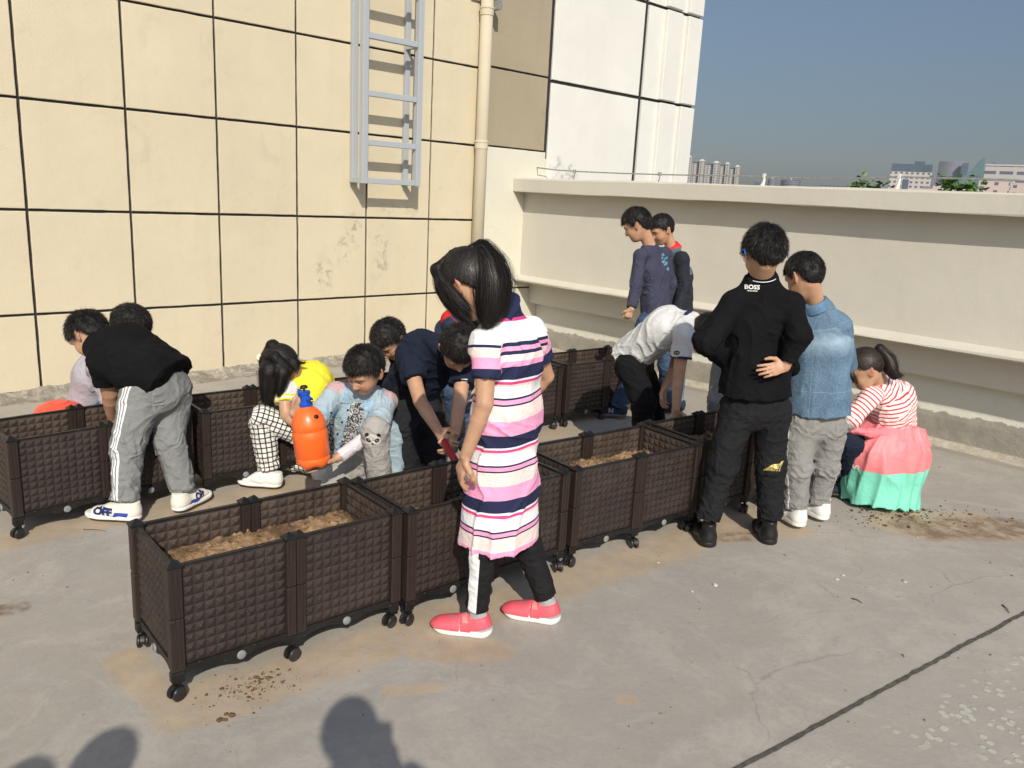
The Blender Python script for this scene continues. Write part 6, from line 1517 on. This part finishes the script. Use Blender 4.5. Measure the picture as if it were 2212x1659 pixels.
decal('back_print', s_, s_, M_cy, [disc_piece(rng.uniform(.006, .016), rng.uniform(.004, .01), rng.gauss(0, .014), rng.gauss(0, .028), 9, rng.random()*3) for _ in range(11)], J(1437, 560, 5.9), (1, 0, 0), (0, 0, 1), out_, root=p.root)
p.pants('jeans', M_jean, (.124, .095), .078, .062, .056, .97, h=.006)
sh = p.shoe(p.anL, (-1, .05), M_nshoe, simple('grey sole', (.12, .12, .125, 1), .7), .26, h=.0055); o, r, t, u_, L = p.last
out_ = r if r@tocam(o) > 0 else -r; tt = t if np.cross(t, u_)@out_ > 0 else -t
decal('shoe_letter', sh, sh, simple('grey letter', (.22, .23, .25, 1), .7), [text_piece('N', .05, .003)], o+t*L*.45+u_*.042, tt, u_, out_, .002, p.root)
p.shoe(p.anR, (-.9, .3), M_nshoe, M_bsole, .26, h=.007)

# ---- boy behind him, red collar
def pat10(m, base):
    sep = m.n('SeparateXYZ', {0: m.attr('pc')}); return m.mix(m.math('GREATER_THAN', sep.outputs[2], .5), m.mix(m.math('LESS_THAN', sep.outputs[0], .17), base, (.09, .12, .16, 1)), (.018, .02, .03, 1))
p = Person('boy in grey and dark hooded top with red collar, behind the taller boy', K(1462, 6.35, 0), .98, 10,
    pel=J(1466, 690, 6.3), ch=J(1462, 595, 6.28), nk=J(1452, 540, 6.26), hd=J(1430, 496, 6.22), hf=(-.80, -.30, -.5), hu=(-.4, -.12, .9),
    shL=J(1474, 560, 6.12), shR=J(1440, 555, 6.36), elL=J(1476, 622, 6.10), elR=J(1435, 620, 6.4), wrL=J(1462, 672, 6.04), wrR=J(1425, 670, 6.3),
    hpL=J(1474, 712, 6.22), hpR=J(1452, 712, 6.38), knL=K(1466, 6.2, .46), knR=K(1448, 6.38, .46), anL=K(1462, 6.22, .09), anR=K(1445, 6.4, .09)); p.report()
p.body(.0055, [hand(p.wrL, (-.1, 0, -1), (.2, -1, 0), (-1, 0, 0), .4), hand(p.wrR, (-.1, 0, -1), (0, 1, 0), (-1, 0, 0), .4)]); p.face()
p.hair(ln=(.012, .022), thick=.011); p.top('hooded_top', cloth('hooded top', (.02, .024, .034), pattern=pat10), (1.95, 1.95), ((.13, .10), (.134, .10), (.08, .056)), (.050, .047, .038), hem=.05, h=.0065, fold=.005)
mesh_field('red_collar', [ringf(p.nk+V3(-.005, 0, .015), lerp(p.nk, p.hd, .3)-p.nk, .058, .009, .026)], .005, [cloth('red collar', (.62, .03, .03))], p.root, attr=False)
p.pants('jeans', denim('light jeans', (.06, .12, .2), (.14, .24, .34)), h=.007)
for a in (p.anL, p.anR): p.shoe(a, (-1, -.1), M_nshoe, M_bsole, .24, h=.007)

# ---- boy in white tee bending over the planter
p = Person('boy in heather white t-shirt and black trousers, bent double over the front row', K(1395, 4.85, 0), 1.02, 11,
    pel=J(1368, 762, 4.90), ch=J(1440, 708, 4.74), nk=J(1490, 696, 4.64), hd=J(1528, 722, 4.58), hf=(.55, -.2, -.8), hu=(.75, -.1, .6),
    shL=J(1480, 705, 4.86), shR=J(1478, 722, 4.52), elL=J(1455, 800, 4.85), elR=J(1466, 812, 4.48), wrL=J(1436, 838, 4.72), wrR=J(1460, 884, 4.42),
    hpL=J(1378, 790, 4.98), hpR=J(1362, 792, 4.80), knL=K(1408, 4.95, .42), knR=K(1390, 4.72, .42), anL=K(1418, 5.0, .09), anR=K(1388, 4.78, .09)); p.report()
p.body(.005, [hand(p.wrL, (-.1, -.1, -1), (-.5, .5, 0), (0, -1, 0), .5), hand(p.wrR, (-.05, -.1, -1), (.3, -1, 0), (1, 0, 0), .5)], fat=1.1)
p.hair(n=3600); s_ = p.top('t_shirt', M_wtee, (.62, .55), ((.135, .112), (.146, .115), (.092, .062)), (.059, .055, .04), hem=.05, h=.0055, fold=.006, sh=.055)
mesh_field('neckband', [ringf(lerp(p.ch, p.nk, .98), lerp(p.nk, p.hd, .5)-p.ch, .060, .006, .012)], .0045, [M_navcol], p.root, attr=False)
mesh_field('sleeve_band', [Cone(lerp(p.shR, p.elR, .53), lerp(p.shR, p.elR, .585), .0625, .0625, flat=3)], .0045, [M_navcol], p.root, attr=False)
out_ = tocam(J(1466, 765, 4.5)); decal('sleeve_badge', s_, s_, M_black_ink, [disc_piece(.018, .012)], J(1462, 762, 4.5), (1, 0, 0), (0, 0, 1), out_, root=p.root); decal('sleeve_badge', s_, s_, simple('badge yellow', (.4, .3, .1, 1), .8), [disc_piece(.005, .006, -.006), disc_piece(.005, .006, .007)], J(1462, 762, 4.5), (1, 0, 0), (0, 0, 1), out_, .0025, root=p.root)
p.pants('trousers', M_blackp, (.138, .11), .090, .072, .062, h=.0065, fold=.006)
for a in (p.anL, p.anR): p.shoe(a, (.9, -.4), M_nshoe, M_bsole, .24, h=.007)

# ---- child behind, only a grey trouser leg showing
p = Person('child in pale grey trousers, all but hidden behind the boy in black', K(1560, 4.95, 0), 1., 15,
    pel=J(1590, 745, 4.95), ch=J(1622, 690, 4.85), nk=J(1640, 680, 4.75), hd=J(1650, 712, 4.66), hf=(.3, -.4, -.85), hu=(.3, -.7, .6),
    shL=J(1660, 700, 4.88), shR=J(1605, 700, 4.75), elL=J(1665, 765, 4.8), elR=J(1610, 765, 4.68), wrL=J(1655, 820, 4.65), wrR=J(1620, 820, 4.6),
    hpL=J(1605, 762, 5.0), hpR=J(1572, 762, 4.9), knL=K(1600, 4.95, .44), knR=K(1556, 4.86, .44), anL=K(1600, 5.0, .09), anR=K(1548, 4.9, .09)); p.report()
p.body(.0065, [hand(p.wrL, (0, -.1, -1), (1, 0, 0), (0, -1, 0), .6), hand(p.wrR, (0, -.1, -1), (-1, 0, 0), (0, -1, 0), .6)])
p.hair(n=2200); p.top('dark_top', M_navy, (1.9, 1.9), hem=.03, h=.007); p.pants('trousers', cloth('pale grey trousers', (.32, .33, .35)), (.12, .095), .085, .075, .066, h=.006)
for a in (p.anL, p.anR): p.shoe(a, (.1, -1), M_nshoe, M_bsole, .22, h=.007)
# ---- boy in black, hands on hips
p = Person('tall boy all in black, standing with his back turned and hands at his waist', G(1595, 1172), 1.05, 12,
    pel=J(1630, 850, 3.76), ch=J(1643, 705, 3.74), nk=J(1646, 598, 3.71), hd=J(1650, 548, 3.67), hf=(-.05, .93, -.33), hu=(0, .33, .94),
    shL=J(1585, 655, 3.71), shR=J(1708, 660, 3.72), elL=J(1524, 738, 3.62), elR=J(1724, 724, 3.60), wrL=J(1566, 782, 3.84), wrR=J(1697, 792, 3.60),
    hpL=J(1594, 885, 3.76), hpR=J(1668, 884, 3.78), knL=J(1560, 1005, 3.72), knR=J(1663, 1002, 3.77), anL=K(1529, 3.69, .12), anR=K(1662, 3.76, .12)); p.report()
hr = hand(p.wrR, J(1660, 800, 3.58)-p.wrR, (-.1, -1, .25), (0, 0, 1), .25, .86, curls=[.18, .24, .3, .36], spread=.14, thumb_in=.1); hl = hand(p.wrL, (.8, .3, -.3), (-.2, .6, .6), (0, 0, 1), .3, .9)
p.body(.0045, [hl, hr], fat=1.05)
p.hair(n=9000, ln=(.018, .036), messy=.7, thick=.015)
s_ = p.top('polo_shirt', M_black, (1.88, 1.86), ((.164, .124), (.142, .102), (.080, .055)), (.058, .056, .038), hem=.0, h=.0052, fold=.005, sh=.056, ff=(15, 15, 7))
cf = nz(lerp(p.nk, p.hd, .5)-p.nk)
col = mesh_field('collar', [ringf(p.nk+cf*.012, cf, .058, .006, .015)], .004, [M_black], p.root, attr=False)
mesh_field('collar_stripe', [ringf(p.nk+cf*.006, cf, .0655, .0025, .0022)], .0018, [M_white_ink], p.root, attr=False)
out_ = tocam(J(1629, 645, 3.6)); out_ = nz(V3(-.15, -1, .12))
decal('back_lettering', s_, s_, M_white_ink, [text_piece('BOSS', .027, .0007, xs=1.05)], J(1629, 620, 3.6), (1, -.12, 0), (0, 0, 1), out_, .004, p.root)
decal('back_lettering', s_, s_, M_white_ink, [text_piece('HUGO BOSS', .0075, .0002, xs=1.05)], J(1629, 628, 3.6), (1, -.12, 0), (0, 0, 1), out_, .004, p.root)
tr = p.pants('trousers', cloth('washed black trousers', (.012, .012, .0135), .88, .2, .009, spec=.18), (.128, .105), .086, .069, .056, 1.0, h=.0058, fold=.006)
kc = J(1668, 1008, 3.7); out_ = tocam(kc); gold = simple('gold foil print', (.55, .42, .14, 1), .4, .2, 40, 0, 10, .5, .4)
feath = []
for i in range(7):
    a = (-.042+.0125*i, -.020); b = (.004+.006*i, .012+.001*i); nv = .0038
    feath.append(([a, (a[0]+nv*1.6, a[1]-.003), (b[0]+nv, b[1]), b], [[0, 1, 2, 3]]))
decal('wing_print', tr, tr, gold, feath+[([(.03, .012), (.042, .03), (.05, .032), (.046, .008)], [[0, 1, 2, 3]])], kc, (1, 0, 0), (0, 0, 1), out_, .002, p.root)
for a, d_ in ((p.anL, (-.05, 1)), (p.anR, (.1, 1))): p.shoe(a, d_, M_bshoe, M_bsole, .25, w=.043, high=.115, z0=0., sole_h=.03, h=.005)
R = p.HR; g = empty('spectacles', tuple(p.hd), label='bright blue spectacle arms over the ears of the boy in black', cat='glasses'); mb = MB(); hw = lambda x, y, z: Vector(tuple(np.array([x, y, z])*p.hs@R))
for s2 in (-1, 1): mb.tube([hw(s2*.060, .090, .012), hw(s2*.084, .06, .012), hw(s2*.091, -.0, .012), hw(s2*.093, -.024, .004), hw(s2*.090, -.034, -.018)], [.002, .002, .0025, .0035, .0035], 8)
for s2 in (-1, 1): mb.tube([hw(s2*.031+.023*math.cos(a), .100-.004*abs(math.cos(a)), -.001+.016*math.sin(a)) for a in np.linspace(0, 2*math.pi, 15)], .0018, 6, cap=False)
mb.build('frame', simple('bright blue plastic', (.01, .12, .6, 1), .4), g, True)

# ---- boy in denim jacket
p = Person('boy in blue denim jacket, grey trousers and white sneakers, seen from behind', G(1745, 1128), 1., 13,
    pel=J(1764, 880, 4.02), ch=J(1772, 755, 4.0), nk=J(1762, 660, 3.98), hd=J(1738, 598, 3.97), hf=(-.42, .72, -.55), hu=(-.25, .45, .85),
    shL=J(1722, 700, 4.04), shR=J(1810, 702, 3.96), elL=J(1716, 790, 4.0), elR=J(1828, 792, 4.12), wrL=J(1700, 830, 4.15), wrR=J(1800, 840, 4.28),
    hpL=J(1732, 918, 4.02), hpR=J(1792, 916, 4.02), knL=J(1722, 1012, 3.97), knR=J(1782, 1008, 4.04), anL=K(1719, 3.95, .10), anR=K(1768, 4.06, .10)); p.report()
p.body(.0055, [hand(p.wrL, (-.5, .5, -.5), (-.7, -.3, .3), (0, .3, 1), .5), hand(p.wrR, (-.5, .5, -.3), (.7, .3, .3), (0, .3, 1), .5)])
p.hair(ln=(.014, .024), thick=.012)
def pat_den(m, base):
    n = m.noise(6, 5, .6); w_ = m.noise(260, 2, .5, st=(1, 1, .4)); c = m.ramp(n, [(.32, (.060, .113, .182, 1)), (.68, (.105, .172, .25, 1))]); c = m.mix(m.ramp(w_, [(.4, 0.), (.7, .35)]), c, (.25, .37, .48, 1))
    sep = m.n('SeparateXYZ', {0: m.attr('pc')}); s_ = sep.outputs[0]; a = m.math('SUBTRACT', sep.outputs[1], .0)
    sk = None
    for v_, w0 in ((.085, .0022), (.091, .0012)):
        l = m.math('LESS_THAN', m.math('ABSOLUTE', m.math('SUBTRACT', s_, v_)), w0); sk = l if sk is None else m.math('MAXIMUM', sk, l)
    for v_ in (.40,):
        sk = m.math('MAXIMUM', sk, m.math('LESS_THAN', m.math('ABSOLUTE', m.math('SUBTRACT', s_, v_)), .0015))
    for v_ in (.03,): sk = m.math('MAXIMUM', sk, m.math('MULTIPLY', m.math('LESS_THAN', m.math('ABSOLUTE', m.math('SUBTRACT', a, v_)), .0016), m.math('GREATER_THAN', s_, .09)))
    sk = m.math('MULTIPLY', sk, m.math('LESS_THAN', sep.outputs[2], .5))
    fd = m.math('MULTIPLY', m.ramp(m.math('ABSOLUTE', m.math('SUBTRACT', s_, .15)), [(.0, 1.), (.07, 0.)]), m.math('LESS_THAN', sep.outputs[2], .5))
    c = m.mix(m.math('MULTIPLY', fd, m.ramp(m.noise(9, 3), [(.3, .2), (.6, .75)])), c, (.34, .45, .54, 1)); return m.mix(m.math('MULTIPLY', sk, .55), c, (.26, .34, .40, 1))
M_den13 = cloth('stitched denim jacket', (.08, .15, .25), .85, .1, .004, .0008, pat_den)
s_ = p.top('denim_jacket', M_den13, (.25, 1.0), ((.160, .125), (.140, .105), (.085, .06)), (.058, .055, .045), hem=.015, h=.0055, fold=.006, sh=.052, ff=(14, 14, 5))
mesh_field('jacket_collar', [ringf(p.nk+V3(0, 0, .0), lerp(p.nk, p.hd, .4)-p.nk, .062, .007, .024)], .0045, [M_denim], p.root, attr=False)
mesh_field('black_sleeve', [Cone(p.shL, p.elL, .052, .049, s0=0), Cone(p.elL, lerp(p.elL, p.wrL, .9), .049, .038, flat=2)], .006, [M_black], p.root, disp=p.fold(.004))
def pat_pipe(m, base):
    sep = m.n('SeparateXYZ', {0: m.attr('pc')}); return m.mix(m.math('MULTIPLY', m.math('LESS_THAN', m.math('ABSOLUTE', m.math('SUBTRACT', m.math('ABSOLUTE', sep.outputs[1]), .04)), .0032), m.math('LESS_THAN', sep.outputs[2], 2.5)), base, (.7, .7, .7, 1))
PIPE = -.045
p.pants('sweatpants', cloth('grey sweatpants with piping', (.225, .22, .21), .92, .08, .008, pattern=pat_pipe), (.128, .10), .088, .072, .058, .96, h=.0055, fold=.006, cuff=.048)
for a, d_ in ((p.anL, (-.35, .94)), (p.anR, (-.5, .86))): p.shoe(a, d_, M_wshoe, M_wsole, .23, w=.04, high=.09, sole_h=.03)

# ---- squatting girl, red striped top, jacket round the waist
def pat_red(m, base):
    sep = m.n('SeparateXYZ', {0: m.attr('pc')}); fr = m.math('FRACT', m.math('DIVIDE', m.math('ADD', sep.outputs[0], 1.), .0235)); return m.mix(m.math('LESS_THAN', fr, .34), (.74, .70, .68, 1), (.58, .035, .035, 1))
M_red = cloth('red and white striped jersey', (.7, .6, .6), .88, .04, .005, pattern=pat_red)
p = Person('squatting girl in red striped top, pink and mint jacket round her waist', K(1900, 4.45, 0), 1., 14,
    pel=J(1930, 965, 4.46), ch=J(1928, 872, 4.40), nk=J(1904, 830, 4.36), hd=J(1868, 796, 4.30), hf=(-.80, .10, -.58), hu=(-.5, .05, .85),
    shL=J(1882, 858, 4.26), shR=J(1948, 848, 4.48), elL=J(1838, 905, 4.22), elR=J(1905, 905, 4.62), wrL=J(1800, 935, 4.32), wrR=J(1850, 930, 4.6),
    hpL=J(1905, 1000, 4.40), hpR=J(1935, 990, 4.54), knL=J(1828, 950, 4.32), knR=K(1845, 4.58, .40), anL=K(1842, 4.42, .09), anR=K(1868, 4.60, .09)); p.report()
p.body(.005, [hand(p.wrL, (-.7, .3, -.5), (-.2, -.9, .3), (0, 0, 1), .5), hand(p.wrR, (-.7, .3, -.5), (0, .8, .3), (0, 0, 1), .5)])
R = p.HR; c = p.hd; hw = lambda x, y, z: np.array([x, y, z])*p.hs@R+c
cap_hair(c, R, p.hs, p.root, 141, gather=(0, -.095, .035), mat=M_hairb, n=3200, thick=.012)
guide_hair('ponytail', [([hw(0, -.085, .035), hw(0, -.115, .055), J(1918, 776, 4.28), J(1924, 796, 4.26), J(1932, 810, 4.25), J(1950, 812, 4.25)], [.014, .024, .034, .034, .022, .004])], p.root, 142, 1100, mat=M_hairb)
guide_hair('fringe', [([hw(-.05, .06, .07), hw(-.07, .085, .02), hw(-.07, .08, -.03)], [.01, .012, .004]), ([hw(.0, .07, .075), hw(0, .098, .03), hw(0, .09, -.01)], [.01, .012, .004])], p.root, 143, 500, mat=M_hairb)
mesh_field('hair_tie', [Ell(hw(0, -.10, .042), R, (.017, .012, .017))], .005, [M_bsole], p.root, attr=False)
p.top('striped_top', M_red, (1.9, 1.9), ((.128, .108), (.138, .104), (.085, .058)), (.054, .048, .038), hem=-.02, h=.0052, fold=.005)
p.pants('navy_trousers', M_navy, (.125, .11), .082, .066, .052, h=.0065)
for a in (p.anL, p.anR): p.shoe(a, (-1, .2), M_nshoe, M_bsole, .22, h=.007)
def pat_jk(m, base):
    o_ = m.n('SeparateXYZ', {0: m.obj()}); z = m.math('ADD', o_.outputs[2], m.math('MULTIPLY', o_.outputs[0], -.03)); 
    return m.mix(m.math('GREATER_THAN', z, .232), (.19, .60, .45, 1), (.72, .205, .22, 1))
M_jk = cloth('pink and mint windbreaker nylon', (.5, .5, .5), .5, .03, .005, .0002, pat_jk, .4, scale=.6)
wt, mdp, bt = J(1930, 918, 4.44), J(1914, 985, 4.40), J(1899, 1084, 4.36)
jl = nz(V3(.93, .30, 0))
jk = mesh_field('tied_jacket', [Cone(wt, mdp, .155, .214, .13, .17, lat=jl, flat=1, k=.04, pw=2.3, gid=0), Cone(mdp, bt, .214, .200, .17, .165, lat=jl, flat=2, k=.06, pw=2.5, gid=0)], .0055, [M_jk], p.root,
    disp=lambda P: -.012*(1-2*np.abs(vnoise(np.stack([np.arctan2(P[:, 1]-4.4, P[:, 0]-p.pel[0])*4.5, P[:, 2]*3, P[:, 2]*0+1], 1)+vnoise(P*7)[:, None]*.7)))-.0035*vnoise(P*np.array([26, 26, 9])), cuts=[(J(1812, 930, 4.3), nz(V3(-1, .35, .55)))])
mesh_field('jacket_sleeve', [Cone(J(1880, 935, 4.27), J(1830, 926, 4.28), .022, .018, k=.02), Cone(wt+V3(.0, -.1, -.01), J(1880, 935, 4.27), .03, .024, k=.02)], .005, [cloth('pink nylon', (.80, .20, .235), .42, .03, .008)], p.root, disp=p.fold(.004, (50, 50, 50)))
out_ = tocam(J(1826, 1010, 4.2)); out_ = nz(out_+V3(-.5, 0, 0)); decal('jacket_lettering', jk, jk, M_white_ink, [text_piece('S', .055, .0018)], J(1832, 1008, 4.2), nz(V3(-.1, 0, 1)), nz(V3(-.9, .3, 0)), out_, .003, p.root)

# ---- those whose shadows fall into the picture, standing out of frame behind the camera
def shadow_person(label, x, y, hz, seed, arms):
    d = lambda a, b, c: V3(x+a, y+b, hz+c)
    p = Person(label, (x, y), .95, seed, pel=d(0, -.08, -.72), ch=d(0, -.08, -.42), nk=d(0, -.06, -.19), hd=d(0, 0, -.06), hf=(0, .97, -.2), hu=(0, .2, .97),
        shL=d(-.17, -.08, -.26), shR=d(.17, -.08, -.26), elL=arms[0][0], elR=arms[1][0], wrL=arms[0][1], wrR=arms[1][1],
        hpL=d(-.09, -.08, -.80), hpR=d(.09, -.08, -.80), knL=d(-.1, -.06, -1.14+.0), knR=d(.1, -.06, -1.14), anL=V3(x-.11, y-.08, .09), anR=V3(x+.11, y-.08, .09))
    p.body(.008, [hand(p.wrL, (.5, .2, 1) if arms[0][1][2] > 1.2 else (0, 0, -1), (0, 1, 0), (1, 0, 0), .5), hand(p.wrR, (-.5, .2, 1) if arms[1][1][2] > 1.2 else (0, 0, -1), (0, 1, 0), (-1, 0, 0), .5)])
    p.hair(n=1500, thick=.014); p.top('coat', M_char, (1.9, 1.9), ((.17, .12), (.17, .11), (.1, .07)), (.06, .055, .045), hem=.1, h=.01, fold=.004, sh=.06); p.pants('trousers', M_blackp, h=.01)
    for a in (p.anL, p.anR): p.shoe(a, (0, 1), M_bshoe, M_bsole, .26, h=.009)
    return p
shadow_person('adult in charcoal coat with raised arms whose shadow falls at bottom centre', -.035, -.12, 1.68, 21, ((V3(-.22, -.04, 1.33), V3(.01, -.06, 1.47)), (V3(.27, -.04, 1.33), V3(.09, -.06, 1.48))))
t = empty('mobile_phone', (.045, -.045, 1.545), label='dark mobile phone held up by the adult taking the photograph', cat='phone'); mb = MB(); mb.box((-.036, -.004, -.075), (.036, .004, .075), bev=.003); mb.build('casing', M_bsole, t); mb = MB(); mb.box((-.032, -.0052, -.07), (.032, -.0041, .07)); mb.build('screen', m_glass, t)
shadow_person('onlooker in charcoal coat whose shadow head falls at bottom left', -.71, -.17, 1.565, 22, ((V3(-.98, -.2, 1.1), V3(-.95, -.05, .9)), (V3(-.5, -.2, 1.1), V3(-.5, -.05, .9))))
shadow_person('shorter onlooker left of the other, whose shadow falls at the bottom left corner', -.90, -.14, 1.44, 23, ((V3(-1.22, -.2, 1.05), V3(-1.2, -.05, .85)), (V3(-.8, -.2, 1.05), V3(-.8, -.05, .85))))

# ---- red-orange bowl behind the left planter
bx = K(139, 4.12, .0); b = empty('plastic_bowl', (bx[0], bx[1], 0), label='red-orange round plastic bowl standing upside down behind the left planter', cat='bowl')
m = N('red orange plastic'); Mr = m.out(m.ramp(m.noise(5), [(.3, (.80, .07, .035, 1)), (.7, (.86, .09, .045, 1))]), .4, None, .5)
ztop_ = J(139, 868, 4.12)[2]
mb = MB(); rr0 = .125; mb.lathe([(rr0+.012, .0), (rr0+.012, .012), (rr0, .014), (rr0, ztop_*.5), (rr0*.97, ztop_-.055), (rr0*.85, ztop_-.028), (rr0*.6, ztop_-.01), (rr0*.3, ztop_-.001), (.004, ztop_)], 36); mb.build('bowl', Mr, b, True)
mb = MB(); mb.lathe([(rr0*.3, ztop_-.0005), (rr0*.34, ztop_+.001), (rr0*.38, ztop_-.0035)], 30); mb.build('foot_ring', Mr, b, True)
# ------------------------------------------------------------ the air between here and the far city
mb = MB(); mb.box((-2500, -30, -39), (2500, 2600, 170))
m = bpy.data.materials.new('smoggy air'); m.use_nodes = True; t_ = m.node_tree; t_.nodes.remove(t_.nodes['Principled BSDF'])
pv = t_.nodes.new('ShaderNodeVolumePrincipled'); pv.inputs['Color'].default_value = (.80, .86, .95, 1); pv.inputs['Density'].default_value = .00013; pv.inputs['Anisotropy'].default_value = .1
t_.links.new(pv.outputs[0], t_.nodes['Material Output'].inputs['Volume'])
hz = mb.build('haze', m); tag(hz, kind='stuff')
